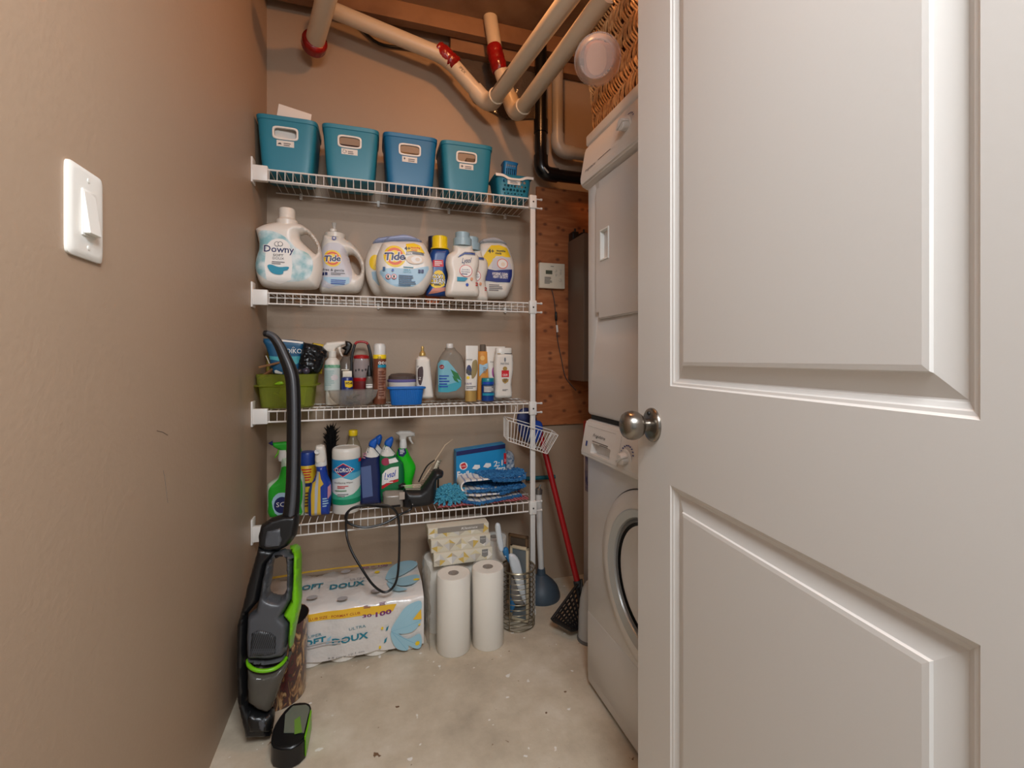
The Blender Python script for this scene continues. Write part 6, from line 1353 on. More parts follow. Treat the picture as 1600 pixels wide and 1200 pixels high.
# ------------------------------------------------------------------ floor items
# broom pole with black perforated paddle
M_rp = mat('red_pole', (158, 20, 24), .3)
pT, pB = P(842, 668, Y=1.905), P(903, 912, Y=1.70)
pB.z = max(pB.z, .10)
t = thing('red_pole_tool', 'long red pole leaning against the wall with a black perforated paddle at its foot', 'mop', (pB.x, pB.y, 0)); o0 = Vector(t.location)
bm = NB(); add_tube(bm, [pT - o0, pB - o0], .0125, 16); obj('red_pole', bm, M_rp, t)
dr = (pB - pT).normalized(); bm = NB(); add_tube(bm, [pB - o0 - dr * .012, pB - o0, pB - o0 + dr * .05, pB - o0 + dr * .065], [.0165, .0175, .0165, .010], 16); obj('black_socket', bm, mat('socket_grey', (44, 52, 56), .45), t)
c4 = [P(*p, Y=y) - o0 for p, y in (((908, 905), 1.70), ((916, 985), 1.60), ((893, 985), 1.55), ((862, 968), 1.62))]
# the paddle: a tilted frame with slots (modelled in its own plane)
e0, e1, e2, e3 = c4; bm = NB(); ring = [e0, e1, e2, e3]
for p in ring: p.z = max(p.z, .012)
add_tube(bm, [e0, e1.lerp(e0, .1), e1, e2.lerp(e1, .1), e2, e3.lerp(e2, .1), e3, e0.lerp(e3, .1)], .006, 8, True)
N = 8
for i in range(N):
    for j in range(N):
        a = e3.lerp(e0, (i + .5) / N); b_ = e2.lerp(e1, (i + .5) / N)
        if j == 0: add_tube(bm, [a, b_], .0048, 6)
for j in range(1, N):
    k = j / N; add_tube(bm, [e3.lerp(e2, k), e0.lerp(e1, k)], .0038, 6)
obj('perforated_paddle', bm, M_black, t)
# grey arched stand beside washer
M_lgp = mat('light_grey_plastic', (176, 176, 174), .35)
t = thing('toilet_brush_holder', 'light grey arched plastic holder standing against the washer foot', 'holder', (P(914, 1006, Z=0).x + .028, P(914, 1006, Z=0).y + .020, 0)); 
bm = NB(); add_lathe(bm, [(.042, .004), (.042, .02), (.040, .10), (.035, .15), (.026, .190), (.013, .215), (0, .222)], 32); obj('dome', bm, M_lgp, t)
bm = NB(); add_lathe(bm, [(.045, 0), (.046, .006), (.043, .012), (0, .012)], 32); obj('base_ring', bm, mat('mid_grey', (96, 96, 96), .5), t)
# plunger
t = thing('plunger', 'toilet plunger with white handle and dark blue grey rubber cup behind the pole', 'plunger', (P(850, 938, Z=0).x, 1.885, 0))
bm = NB(); add_lathe(bm, [(.082, 0), (.084, .006), (.083, .018), (.074, .045), (.056, .068), (.036, .085), (.020, .098), (.0165, .125), (0, .125)], 40); obj('rubber_cup', bm, mat('rubber_bluegrey', (64, 78, 90), .5), t)
bm = NB(); hx = t.location.x; A_ = P(841, 770, Y=1.90); lp = Vector((A_.x - hx - .004, 0, A_.z)); add_tube(bm, [(0, 0, .115), (lp.x * .5, 0, lp.z * .55), (lp.x, 0, lp.z)], [.0125, .0135, .0145], 16); obj('handle', bm, M_pole, t)
bm = NB(); add_tube(bm, [(lp.x, 0, lp.z), (lp.x + .001, 0, lp.z + .02), (lp.x + .002, 0, lp.z + .026)], [.0165, .0165, .010], 16); add_tube(bm, [(lp.x + .002, 0, lp.z + .024), (lp.x + .010, 0, lp.z + .040)], .004, 8); obj('metal_end', bm, mat('dull_metal', (150, 148, 144), .35, .8), t)
bm = NB(); a, b_ = P(822, 748, Y=1.99), P(867, 745, Y=1.99); add_tube(bm, [Vector((0, 0, 0)), b_ - a], .0095, 14); o = obj('teal_rod', bm, mat('teal_rod', (22, 96, 108), .5), None, loc=a); tag(o, 'short teal rod lying level behind the pole and the mop cloths', 'rod')
# tall carton squeezed behind the washer
t = thing('tall_carton', 'tall narrow white carton with a red top standing between wall and washer', 'carton', (.858, 1.70, 0))
bm = NB(); add_box(bm, (0, -.22, 0), (.26, .05, .70), .003); obj('carton_body', bm, mat('carton_white', (196, 188, 182), .6), t)
bm = NB(); add_box(bm, (-.0012, -.221, .70), (.261, .051, .790), .003); obj('red_top', bm, mat('carton_red', (170, 52, 36), .55), t)
D = Decal(); D.S = 1; D.rect(-.03, .50, .17, .66, mat('carton_pic', (150, 140, 150), .5, rgb2=(60, 66, 120), scale2=20)); D.text('H', .0, .745, .05, M_wht, width=.03); D.build('carton_print', t, lambda u, v, e: (-.0012 - e, -u, v))
# toilet paper pack ------------------------------------------------
M_tp = mat('tissue_white', (232, 226, 216), .7); M_film = mat('pack_film', (222, 216, 210), .28, bump=(16, .7, .010), coat=.3)
PX0, PX1, PY0, PY1, PH = -.368, .182, 1.672, 1.955, .205
t = thing('toilet_paper_pack', 'large film wrapped toilet paper pack on the floor, yellow band and blue flower', 'toilet paper', ((PX0 + PX1) / 2, (PY0 + PY1) / 2, 0)); hw, hd = (PX1 - PX0) / 2, (PY1 - PY0) / 2
rw = hw * 2 / 5 / 2
for i in range(5):
    bm = NB(); add_lathe(bm, [(0, .001), (rw * .90, .001), (rw * .985, .006), (rw * .985, .10), (0, .10)], 32); obj('paper_roll', bm, M_tp, t, loc=(-hw + rw + i * 2 * rw, -hd + rw, 0))
def tpfront(u, v, e):
    k = max(0, min(1, (v - .012) / .18)); return (u, -hd - .004 - .003 * math.cos(u / rw * math.pi + math.pi * 0) * (1 - k * .4) - .004 * math.sin(math.pi * k) - e, v)
bm = NB(); nu, nv = 60, 14; rows = []
path = [(-hd + .002, .030, 0)] + [(None, .030 + .155 * j / 7, 1) for j in range(8)] + [(-hd + .010, PH - .010, 0), (-hd + .03, PH - .003, 2), (-hd * .5, PH, 2), (0, PH + .001, 2), (hd * .5, PH, 2), (hd - .02, PH - .004, 2), (hd, PH - .025, 0), (hd, .02, 0)]
rn = random.Random(14)
for y, z, kd in path:
    row = []
    for i in range(nu + 1):
        u = -hw + 2 * hw * i / nu; yy_ = tpfront(u, z, 0)[1] if y is None else y; zz = z
        if kd == 2: zz += .007 * math.cos(u / rw * math.pi) * math.cos((y + hd) / rw * math.pi) + rn.uniform(-.0015, .0015)
        if kd == 1 and z < .031: zz = z - .010 * abs(math.sin((u + hw) / rw * math.pi / 2 + math.pi / 2))
        row.append(bm.verts.new((u, yy_, zz)))
    rows.append(row)
for A, B in zip(rows, rows[1:]):
    for i in range(nu): bm.faces.new((A[i], A[i + 1], B[i + 1], B[i]))
for side in (0, -1):
    bm.faces.new([r_[side] for r_ in rows][::(1 if side == 0 else -1)])
bmesh.ops.recalc_face_normals(bm, faces=bm.faces[:]); obj('film_wrap', bm, M_film, t, angle=70)
M_tpy = mat('pack_yellow', (240, 190, 56), .35); M_pur = mat('pack_purple', (120, 44, 110), .4); M_tt = mat('pack_teal', (30, 128, 150), .4); M_petal = mat('petal', (158, 200, 216), .4); M_petl = mat('petal_line', (120, 176, 200), .4)
Q = lambda a, b_: (lambda p: (p.x - t.location.x, p.z))(P(430 + a * .175, 850 + b_ * .175, Y=PY0 - .006))
def pack_art(D, Q, full=True):
    D.poly([Q(-40, 735), Q(230, 662), Q(290, 660), Q(1080, 532), Q(1058, 600), Q(760, 650), Q(300, 700), Q(240, 700), Q(-40, 780)], M_tpy)
    a, b_ = Q(290, 0), Q(765, 0)
D = Decal(); D.S = 1
def skewof(a, b_): return (b_[1] - a[1]) / (b_[0] - a[0])
pl = lambda *pts: [Q(*p) for p in pts]
D.poly(pl((-60, 690), (230, 640), (700, 570), (1085, 535), (1050, 600), (780, 640), (290, 695), (230, 700), (-60, 745)), M_tpy)
D.text('CLUB SIZE · FORMAT CLUB', *Q(525, 645), .0080, M_redp if False else mat('brick_ink', (176, 70, 40), .4), width=Q(765, 0)[0] - Q(290, 0)[0], skew=skewof(Q(290, 672), Q(765, 612)), bold=.01)
D.text('30', *Q(820, 638), .0100, M_pur, width=.031, bold=.02, skew=.03); D.text('=', *Q(875, 628), .005, M_pur); D.text('100', *Q(968, 612), .0145, M_pur, width=.054, bold=.03, skew=.03)
D.bars(Q(790, 0)[0], Q(850, 0)[0], Q(0, 698)[1], Q(0, 668)[1], 3, M_pur, 2); D.bars(Q(930, 0)[0], Q(1005, 0)[0], Q(0, 690)[1], Q(0, 655)[1], 3, M_pur, 4)
D.text('SUPER', *Q(345, 812), .0090, M_tt, width=.0500, skew=.02); D.text('ULTRA', *Q(735, 740), .0090, M_tt, width=.055, skew=.02)
D.text('SOFT', *Q(330, 868), .0200, M_tt, width=.088, bold=.03, skew=.03); D.text('DOUX', *Q(672, 835), .0200, M_tt, width=.118, bold=.03, skew=.03)
for a, b_, s_ in ((478, 850, 1.2), (1000, 745, .8), (985, 850, .9)):
    c = Q(a, b_); D.poly([(c[0] - .007 * s_, c[1] - .011 * s_), (c[0] + .002 * s_, c[1] - .008 * s_), (c[0] + .007 * s_, c[1] + .011 * s_), (c[0] - .003 * s_, c[1] + .004 * s_)], M_tt if s_ < 1 else M_petal)
D.text('9.8 cm x 10.1 cm', *Q(635, 985), .0060, M_gry, width=.118, skew=.03); D.bars(Q(280, 0)[0], Q(720, 0)[0], Q(0, 975)[1], Q(0, 925)[1], 2, mat('pale_ink', (190, 186, 186), .5), 3)
F0 = Q(1035, 775)
for p in (((1100, 640), (1180, 540), (1300, 505), (1290, 620), (1200, 720)), ((1120, 700), (1250, 655), (1300, 670), (1240, 760), (1130, 790)), ((1040, 850), (1090, 930), (1180, 935), (1180, 860), (1100, 790)), ((1180, 830), (1290, 790), (1305, 900), (1240, 920))):
    D.poly(spl([F0] + pl(*p), 4), M_petal); D.poly([F0, (F0[0] + .001, F0[1] + .001), Q(*p[2]), (Q(*p[2])[0] - .0008, Q(*p[2])[1] - .0012)], M_petl)
D.poly(pl((1225, 660), (1300, 570), (1305, 660)), M_tpy); D.ell(*Q(1268, 875), .008, .008, M_yel); D.ell(*Q(955, 735), .004, .005, M_yel); D.ell(*Q(935, 905), .004, .006, M_yel); D.ell(*Q(1285, 705), .004, .003, M_yel)
D.build('pack_print', t, tpfront, grid=.008, base=.0011)
# the same art on top
T0 = Vector(t.location)
Qt = lambda a, b_: (lambda p: (p.x - T0.x, p.y - T0.y))(P(430 + a * .175, 850 + b_ * .175, Z=PH))
D = Decal(); D.S = 1
D.poly([Qt(*p) for p in ((-40, 310), (300, 255), (700, 205), (1040, 172), (1040, 190), (560, 235), (300, 270), (-40, 330))], M_tpy)
D.text('30 = 100', *Qt(890, 215), .016, M_pur, width=.10, skew=0.0, bold=.02); D.text('DOUX', *Qt(645, 380), .034, M_tt, width=.122, bold=.03); D.text('ULTRA', *Qt(740, 325), .014, M_gry, width=.055); D.text('SOFT', *Qt(310, 400), .034, M_tt, width=.09, bold=.03)
[D.poly(spl([Qt(*p) for p in q_], 4), M_petal) for q_ in (((985, 330), (1030, 230), (1120, 175), (1230, 165), (1270, 200), (1180, 270), (1070, 320)), ((1000, 345), (1120, 320), (1250, 290), (1290, 310), (1240, 370), (1120, 390)), ((1000, 360), (1100, 400), (1180, 425), (1100, 440), (1030, 420)))]; D.ell(*Qt(1260, 335), .012, .008, M_yel); D.ell(*Qt(910, 270), .010, .010, M_yel)
for a, b_ in ((630, 265), (600, 510), (330, 500), (900, 440)): D.ell(*Qt(a, b_), .018, .014, mat('core_grey', (176, 172, 172), .6))
D.build('pack_top_print', t, lambda u, v, e: (u, v, PH + .0055 + e))
# paper towel rolls -------------------------------------------------
M_pt = mat('paper_towel', (240, 235, 226), .8, bump=(120, .3, .001)); M_core = mat('card_core', (150, 132, 116), .85); M_wrap = clear('wrap_film', (250, 249, 247), .96, .1, .35)
def towel(x, y, r, h, lab, rot=0, wrap=True):
    t = thing('paper_towel_roll', lab, 'paper towel', (x, y, 0), rot, 'paper towel rolls on the floor')
    bm = NB(); add_lathe(bm, [(.019, h * .6), (.019, h), (r * .96, h), (r, h - .004), (r, .004), (r * .96, 0), (0, 0)], 48, cap=False); obj('roll', bm, M_pt, t)
    bm = NB(); add_lathe(bm, [(.0195, h * .5), (.0195, h + .0005), (.018, h + .0005), (.018, h * .5), (0, h * .5)], 24, cap=False); obj('core', bm, M_core, t)
    if wrap:
        bm = NB(); rn = random.Random(int(x * 999)); n = 44; rings = []
        for q, z in ((1.03, .001), (1.035, .03), (1.03, h * .5), (1.035, h - .01), (1.0, h + .004), (.6, h + .003), (.25, h + .002), (.1, h - .004)):
            rings.append([bm.verts.new((r * q * (1 + rn.uniform(-.012, .012)) * math.cos(6.2832 * i / n), r * q * (1 + rn.uniform(-.012, .012)) * math.sin(6.2832 * i / n), z + rn.uniform(-.001, .001))) for i in range(n)])
        for A, B in zip(rings, rings[1:]):
            for i in range(n): bm.faces.new((A[i], A[(i + 1) % n], B[(i + 1) % n], B[i]))
        obj('clear_wrap', bm, M_wrap, t)
towel(.2860, 1.645, .060, .272, 'wrapped paper towel roll at the front left, beside the toilet paper pack')
towel(.4135, 1.640, .058, .280, 'wrapped paper towel roll at the front right, beside the wire basket')
towel(.256, 1.800, .060, .274, 'paper towel roll at the back left under the tissue boxes')
towel(.382, 1.800, .060, .274, 'paper towel roll at the back middle under the tissue boxes')
towel(.497, 1.860, .052, .300, 'paper towel roll at the back right, only its top showing')
bm = NB(); rn = random.Random(6); G = []; q = [P(x, y, Y=Y_) for x, y, Y_ in ((658, 850, 1.76), (692, 850, 1.70))]
for j in range(19):
    k = j / 18; row = []
    for i in range(9):
        m_ = i / 8; x = .1905 + .012 * m_ + rn.uniform(-.002, .002); y = 1.80 - .15 * m_ + .010 * math.sin(i * 2.1 + j * .7) + rn.uniform(-.004, .004); row.append(bm.verts.new((x, y, .003 + .285 * k)))
    G.append(row)
for j in range(18):
    for i in range(8): bm.faces.new((G[j][i], G[j][i + 1], G[j + 1][i + 1], G[j + 1][i]))
tag(obj('loose_wrap', bm, clear('crinkle_film', (226, 220, 212), .62, .15)), 'crinkled clear plastic wrap hanging beside the front left paper towel roll', 'plastic wrap')
# tissue boxes -------------------------------------------------------
mt_ = mat('tissue_pattern', (214, 206, 186), .5); nt = mt_.node_tree; b = nt.nodes['Principled BSDF']; tc = [n for n in nt.nodes if n.type == 'TEX_COORD'][0]
M_tr = [mat('tri_a', (214, 200, 160), .5), mat('tri_b', (184, 174, 158), .5), mat('tri_c', (228, 222, 210), .5), mat('tri_d', (206, 174, 90), .5), mat('tri_e', (200, 196, 190), .5)]
def tissue(lab, x0, x1, y0, y1, z, h, seed, top=False):
    t = thing('tissue_box', lab, 'tissue box', ((x0 + x1) / 2, (y0 + y1) / 2, z), 0, 'stacked tissue boxes'); w, d = (x1 - x0) / 2, (y1 - y0) / 2
    bm = NB(); add_box(bm, (-w, -d, 0), (w, d, h), .0015); obj('carton', bm, mt_, t); rn = random.Random(seed)
    D = Decal(); D.S = 1; s_ = .040; rh = h / 1.15; k = 0; u = -w + .002
    cols = int(2 * w / s_)
    sx = 2 * w / cols
    for i in range(cols):
        c = -w + sx * (i + .5); up = rn.uniform(-.004, .004); m_ = .0015; cy_ = h * .5 + (h * .08 if i % 2 else -h * .08); tp, bt = h - m_, m_; l, r_ = c - sx * .5 + .0005, c + sx * .5 - .0005
        D.poly([(l, cy_), (c, bt), (c, cy_ + h * .1)], M_tr[(i + seed) % 5], i == 0); D.poly([(c, bt), (r_, cy_), (c, cy_ + h * .1)], M_tr[(i + seed + 2) % 5], False)
        D.poly([(l, cy_), (c, cy_ + h * .1), (c, tp)], M_tr[(i + seed + 1) % 5], False); D.poly([(r_, cy_), (c, tp), (c, cy_ + h * .1)], M_tr[(i * 2 + seed + 3) % 5], False)
    D.k += 1
    if top: D.rect(-w + .035, h * .45, w - .02, h * .98, mat('tissue_grey', (142, 134, 124), .5)); D.text('Kleenex', w * .35, h * .72, .0095, M_wht, width=.065, shear=.2)
    else: D.poly([(w - .042, h * .92), (w - .042, h * .4), (w - .030, h * .25), (w - .018, h * .4), (w - .018, h * .92)], mat('badge_grey', (128, 126, 122), .5)); D.text('Kleenex', w - .030, h * .72, .004, M_wht, width=.019)
    D.build('pattern', t, flatsurf(-d))
    D = Decal(); D.S = 1
    D.poly([(-d + .004, h / 2), (-d + .04, .003), (-d + .08, h / 2), (-d + .04, h - .003)], M_tr[0]); D.poly([(-d + .04, .003), (-d + .08, h / 2), (-d + .04, h / 2)], M_tr[1]); D.build('side_pattern', t, lambda u, v, e: (-w - e, u, v))
tissue('lowest tissue box of the stack, geometric gold and grey pattern', .222, .447, 1.700, 1.815, .277, .047, 1)
tissue('middle tissue box of the stack, geometric pattern with a grey badge', .214, .442, 1.712, 1.827, .3245, .046, 3)
tissue('topmost tissue box of the stack, grey band with white script', .205, .440, 1.730, 1.845, .371, .039, 2, True)
# round wire bin with dustpan, brush and frames ----------------------
M_bw = mat('brass_wire', (150, 138, 116), .3, .8); wx, wy, wr, wh = .556, 1.722, .068, .225
t = thing('wire_basket', 'round metal wire basket on the floor holding frames and a dustpan', 'basket', (wx, wy, 0)); bm = NB()
for k in range(12):
    z = .006 + k * (wh - .006) / 11; pts = [(wr * math.cos(6.2832 * i / 40), wr * math.sin(6.2832 * i / 40), z) for i in range(40)]; add_tube(bm, pts, .0016 if k < 11 else .0042, 6, True)
for i in range(4): a = 6.2832 * (i + .5) / 4; add_tube(bm, [(wr * math.cos(a), wr * math.sin(a), .003), (wr * math.cos(a), wr * math.sin(a), wh)], .002, 6)
for k in range(6): y = -wr + .012 + k * .022; hw_ = math.sqrt(max(0, wr * wr - y * y)); add_tube(bm, [(-hw_, y, .005), (hw_, y, .005)], .0015, 5)
obj('wire_frame', bm, M_bw, t)
for lab, m_, cm, (dx, dy), (w, h), tilt in (('brown wooden frame standing tallest in the round wire basket', mat('frame_brown', (92, 70, 48), .5), mat('frame_back', (70, 58, 46), .6), (.012, .022), (.085, .335), .03), ('pale cream frame with grey glass in the round wire basket', mat('frame_cream', (196, 180, 150), .5), mat('grey_glass', (104, 110, 112), .15), (.005, -.002), (.080, .295), .0)):
    g = thing('picture_frame', lab, 'frame', (wx + dx, wy + dy, .008), math.radians(-42)); g.rotation_euler = (tilt, 0, math.radians(-42))
    bm = NB()
    for a, b_ in (((-w / 2, 0, 0), (-w / 2 + .010, .012, h)), ((w / 2 - .010, 0, 0), (w / 2, .012, h)), ((-w / 2, 0, 0), (w / 2, .012, .010)), ((-w / 2, 0, h - .010), (w / 2, .012, h))): add_box(bm, a, b_, .001)
    obj('frame', bm, m_, g); bm = NB(); add_box(bm, (-w / 2 + .004, .004, .004), (w / 2 - .004, .010, h - .004)); obj('pane', bm, cm, g)
f = Fr(808, 1.680, .0); dB_ = lambda a, b_: f.L(765 + a * .1416, 810 + b_ * .1416)
t = thing('dustpan', 'white plastic dustpan standing in the round wire basket', 'dustpan', f.loc)
o = [Vector(dB_(*p)) for p in ((222, 410), (290, 412), (340, 480), (370, 600), (400, 760), (412, 980), (340, 850), (280, 680), (235, 540))]; part('pan', Puff(spl(o, 2), [], .010, .008, .005), mat('pan_white', (206, 212, 216), .4), t)
o = [Vector(dB_(*p)) for p in ((240, 600), (275, 680), (345, 850), (405, 985), (280, 960), (240, 880))]; part('pan_inside', Puff(o, [], .006, .006, .005), mat('pan_grey', (120, 116, 112), .5), t)
t.location.y += .012
f = Fr(786, 1.700, .0); dB_ = lambda a, b_: f.L(765 + a * .1416, 810 + b_ * .1416)
t = thing('scrub_brush', 'white handled brush with blue collar leaning between towel roll and wire basket', 'brush', f.loc)
o = [Vector(dB_(*p)) for p in ((60, 100), (70, 58), (95, 48), (118, 70), (130, 150), (155, 290), (150, 350), (120, 370), (95, 330), (75, 220))]; part('handle', Puff(spl(o, 2), [], .009, .007, .004), mat('pan_white', (0, 0, 0)), t)
o = [Vector(dB_(*p)) for p in ((145, 345), (175, 315), (205, 330), (215, 420), (218, 500), (185, 450), (150, 400))]; part('blue_collar', Puff(spl(o, 2), [], .010, .007, .004), mat('collar_blue', (40, 110, 160), .4), t)
o = [Vector(dB_(*p)) for p in ((150, 375), (172, 345), (195, 365), (190, 410), (165, 425))]; part('hang_ring', Puff(spl(o, 2), [spl([Vector(dB_(*p)) for p in ((165, 385), (176, 370), (184, 385), (176, 400))], 2)], .0115, .007, .003), M_wht, t)
o = [Vector(dB_(*p)) for p in ((222, 740), (245, 760), (285, 930), (265, 1000), (235, 1035), (222, 1000))]; part('brush_head', Puff(spl(o, 2), [], .010, .007, .004), mat('collar_blue', (0, 0, 0)), t)
Decal.S = 1.0
# ================================================================== stick vacuum leaning by the shelves, patterned bin behind it
KT = .17
class VFr:
    def __init__(s, px, y0): s.y0 = y0; s.X = 0; s.X = s.W(px, 1000)[0]; s.loc = (s.X, y0, 0)
    def W(s, px, py):
        u = (px - CX) / FPX; v = (HY - py) / FPX; d = (FW[0] + u * RT[0], FW[1] + u * RT[1], v)
        t = (s.y0 + KT * CAMH) / (d[1] - KT * d[2]); return (d[0] * t, d[1] * t, CAMH + v * t)
    def L(s, px, py): x, y, z = s.W(px, py); return (x - s.X, z / math.cos(math.atan(KT)))
vf = VFr(425, 1.395)
vac = thing('stick_vacuum', 'tall black and lime green stick vacuum leaning in front of the shelf ends', 'vacuum cleaner', vf.loc)
vac.rotation_euler = (-math.atan(KT), 0, 0)
VV = lambda pts, k=0: (lambda q: spl(q, k) if k else [Vector(p) for p in q])([vf.L(340 + .3 * a, 780 + .3 * b_) for a, b_ in pts])
M_vb = mat('vacuum_black', (22, 22, 23), .33); M_vg = mat('vacuum_graphite', (74, 76, 80), .36); M_vl = mat('vacuum_lime', (112, 184, 20), .32)
def vpart(name, pts, T, R, m, k=1, y=0.0, holes=(), parent=None, grid=.006):
    pf = Puff(VV(pts, k), [VV(h, 2) for h in holes], T, R, grid); bm = NB(); pf.build(bm); o = obj(name, bm, m, parent or vac, angle=60)
    if y: o.location = (0, y, 0)
    return o, pf
hp = [(411, 521), (419, 522), (428, 528), (437, 541), (444, 556), (451, 572), (456, 588), (458, 606), (459, 640), (459, 700), (458, 760), (455, 800), (450, 822)]
q = [vf.L(*p) for p in hp]; bm = NB(); pts = spl([(a, 0, b_) for a, b_ in q], 4, False); n = len(pts)
rr = [.009 + .0115 * min(1, i / (n * .45)) + (.004 * max(0, (i / n - .8) / .2)) for i in range(n)]; rr[0] = .005
add_tube(bm, pts, rr, 20); obj('handle_tube', bm, M_vb, vac)
bm = NB(); pts2 = [Vector(p) + Vector((.004, -r_ * .86, 0)) for p, r_ in list(zip(pts, rr))[3:-3]]; add_tube(bm, pts2, .0085, 10, sx=1.1); obj('grip_inlay', bm, M_vg, vac)
vpart('pivot_housing', [(232, 128), (285, 95), (335, 78), (425, 70), (426, 120), (412, 185), (372, 238), (330, 262), (250, 262), (216, 240), (218, 180)], .036, .012, M_vb, 1)
vpart('display_panel', [(262, 148), (345, 128), (356, 200), (345, 240), (262, 248), (245, 232)], .040, .008, M_vg, 0)
vpart('spine', [(216, 238), (330, 258), (300, 290), (262, 330), (246, 400), (222, 520), (160, 592), (154, 850), (160, 1040), (200, 1110), (270, 1130), (285, 1220), (150, 1225), (136, 1160), (108, 1040), (100, 850), (106, 650), (132, 560), (160, 440), (192, 330)], .030, .013, M_vb)
hole = [(300, 305), (330, 290), (362, 295), (366, 360), (365, 460), (335, 500), (290, 490), (276, 470), (290, 390)]
vpart('hand_unit', [(262, 325), (300, 270), (350, 255), (400, 268), (428, 262), (432, 285), (402, 300), (398, 500), (352, 580), (385, 615), (378, 700), (362, 785), (290, 802), (168, 800), (165, 700), (170, 590), (212, 560), (232, 480), (245, 400)], .043, .013, M_vg, 1, -.012, [hole])
vpart('power_button', [(305, 272), (350, 262), (360, 275), (318, 296)], .045, .006, M_vb, 0, -.012)
vpart('green_trim', [(380, 236), (412, 236), (434, 252), (439, 290), (438, 400), (444, 500), (436, 560), (415, 650), (398, 745), (378, 764), (376, 690), (382, 615), (352, 580), (392, 510), (399, 400), (401, 310), (400, 270)], .046, .009, M_vl, 1, -.010)
o, pf = vpart('vent_cover', [(192, 650), (235, 628), (300, 640), (335, 668), (335, 770), (290, 782), (178, 785)], .047, .010, M_vb if False else mat('vacuum_charcoal', (60, 62, 66), .4), 0, -.012)
D = Decal(); rn = random.Random(3)
for r_ in range(9):
    for c in range(13):
        a = 198 + c * 10.5 + (5 if r_ % 2 else 0); b_ = 652 + r_ * 14.5 + (c * .0)
        if a < 325 and b_ > 640 + abs(a - 250) * .12: u, v = vf.L(340 + .3 * a, 780 + .3 * b_); s_ = 1 if r_ < 6 else .45; D.poly([(u - .0016 * s_, v - .0035 * s_), (u + .0012 * s_, v - .0035 * s_), (u + .0020 * s_, v + .0035 * s_), (u - .0008 * s_, v + .0035 * s_)], M_gap, r_ == 0 and c == 0)
D.build('vent_slots', vac, lambda u, v, e: (u, -.012 - pf.depth(u, v) - e - .0003, v))
q = [vf.L(340 + .3 * a, 780 + .3 * b_) for a, b_ in ((166, 824), (180, 832), (215, 841), (260, 845), (310, 838), (345, 826), (364, 812))]
bm = NB(); add_tube(bm, spl([(p[0], -.012 + y, p[1]) for p, y in zip(q, (-.006, -.026, -.040, -.044, -.042, -.028, -.006))], 5, False), .0052, 12); obj('lime_band', bm, M_vl, vac)
vpart('grey_collar', [(168, 798), (260, 812), (364, 788), (362, 812), (320, 828), (260, 838), (200, 834), (166, 818)], .044, .018, mat('vacuum_grey', (88, 88, 90), .35), 1, -.012)
vpart('dust_cup', [(166, 838), (200, 850), (260, 855), (320, 846), (362, 824), (382, 770), (392, 790), (345, 920), (315, 1010), (290, 1070), (270, 1082), (215, 1066), (168, 1030), (163, 950)], .042, .030, clear('cup_clear', (128, 122, 112), .62, .05), 1, -.012)
vpart('dust_inside', [(180, 860), (240, 850), (290, 870), (310, 900), (280, 940), (250, 930), (215, 960), (185, 940)], .026, .02, mat('lint', (120, 110, 102), .95, rgb2=(80, 74, 70), scale2=70, bump=(60, 1, .01)), 2, -.012)
vpart('green_filter', [(176, 980), (215, 990), (240, 1040), (215, 1055), (180, 1030)], .022, .016, mat('filter_green', (84, 130, 50), .5), 1, -.012)
vpart('lower_neck', [(200, 1075), (268, 1086), (292, 1074), (300, 1120), (290, 1190), (170, 1190), (160, 1120), (172, 1050)], .036, .016, M_vb, 1, -.004)
vpart('neck_panel', [(222, 1100), (268, 1100), (278, 1130), (262, 1175), (226, 1165)], .039, .006, M_vg, 0, -.004)
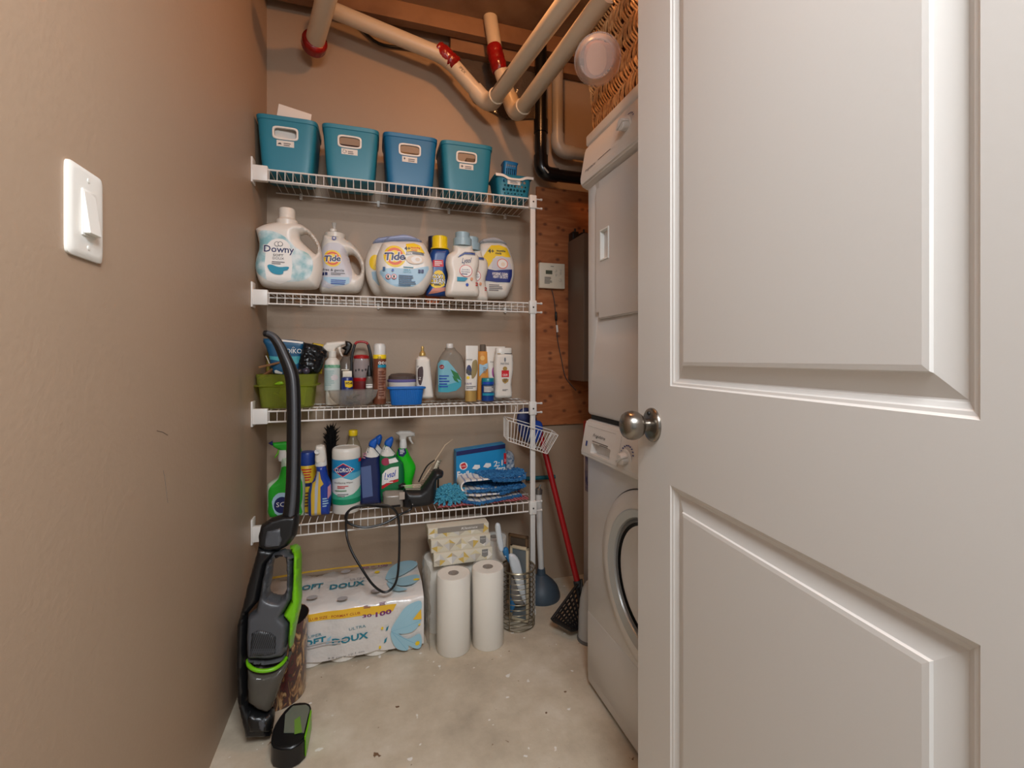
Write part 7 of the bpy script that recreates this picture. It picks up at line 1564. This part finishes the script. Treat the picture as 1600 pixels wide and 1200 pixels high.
# floor head lying on the floor, angled towards the room
hx, hy, _ = P(452, 1150, Z=0); hd_ = bpy.data.objects.new('floor_head', None)
def hx_(pts, z): return [(P(340 + .3 * a, 780 + .3 * b_, Z=z)) for a, b_ in pts]
inv = (Matrix.Translation(vf.loc) @ Euler(vac.rotation_euler).to_matrix().to_4x4()).inverted()
base = [(280, 1225), (300, 1160), (352, 1085), (398, 1054), (460, 1048), (482, 1060), (488, 1095), (470, 1180), (455, 1240), (380, 1290), (290, 1280)]
def slabh(name, pts, z0, z1, m, bev=.006, k=2):
    pz = P(430, 1130, Z=.05)
    ps = [P(340 + .3 * a, 780 + .3 * b_, Z=.060) for a, b_ in pts]; ps = spl(ps, k) if k else ps; bm = NB()
    A = [bm.verts.new(inv @ Vector((p.x, p.y, z0))) for p in ps]; B = [bm.verts.new(inv @ Vector((p.x, p.y, z1))) for p in ps]
    bm.faces.new(A[::-1]); bm.faces.new(B)
    for i in range(len(A)): bm.faces.new((A[i - 1], A[i], B[i], B[i - 1]))
    bmesh.ops.recalc_face_normals(bm, faces=bm.faces[:])
    if bev: bmesh.ops.bevel(bm, geom=[e for e in bm.edges if all((v in B) for v in e.verts)], offset=bev, segments=3, affect='EDGES')
    return obj(name, bm, m, vac)
slabh('floor_head', base, .006, .058, M_vb)
slabh('green_edge', [(484, 1096), (490, 1100), (473, 1185), (460, 1240), (452, 1238), (466, 1180)], .010, .060, M_vl, 0, 0)
slabh('head_window', [(352, 1120), (392, 1076), (462, 1070), (476, 1082), (478, 1100), (450, 1215), (345, 1215)], .0585, .0600, mat('window_smoke', (112, 118, 104), .12), 0, 1)
slabh('brush_roll', [(400, 1150), (430, 1130), (440, 1215), (400, 1225)], .0602, .0606, M_vl if False else mat('brush_lime', (110, 150, 60), .4), 0, 1)
# patterned bin
M_bin = mat('bin_outer', (40, 30, 30), .3, coat=.4); nt = M_bin.node_tree; b = nt.nodes['Principled BSDF']; tc = [n for n in nt.nodes if n.type == 'TEX_COORD'][0]
mp = nt.nodes.new('ShaderNodeMapping'); mp.inputs['Scale'].default_value = (16, 16, 5.5); nt.links.new(tc.outputs['Object'], mp.inputs[0])
nz = nt.nodes.new('ShaderNodeTexNoise'); nz.inputs['Scale'].default_value = 2.6; nz.inputs['Detail'].default_value = 5; nz.inputs['Distortion'].default_value = 1.2; nt.links.new(mp.outputs[0], nz.inputs['Vector'])
r = ramp(nt, nz.outputs['Fac'], [(0.30, lin((30, 20, 26))), (0.42, lin((92, 28, 34))), (0.50, lin((40, 28, 30))), (0.56, lin((150, 98, 58))), (0.62, lin((206, 170, 120))), (0.68, lin((60, 40, 34))), (0.80, lin((96, 52, 84)))])
nt.links.new(r.outputs[0], b.inputs['Base Color'])
t = thing('waste_bin', 'dark glossy waste bin with a gold and red leaf pattern behind the stick vacuum', 'waste bin', (-.277, 1.577, 0))
bm = NB(); add_lathe(bm, [(0, 0), (.074, 0), (.077, .004), (.0865, .238), (.0875, .242), (.0855, .242), (.075, .008), (0, .006)], 56, cap=False); obj('bin_wall', bm, M_bin, t)
bm = NB(); add_lathe(bm, [(.0845, .2405), (.0738, .0085), (0, .0068)], 56, cap=False); obj('bin_lining', bm, mat('bin_inner', (60, 52, 48), .5), t)
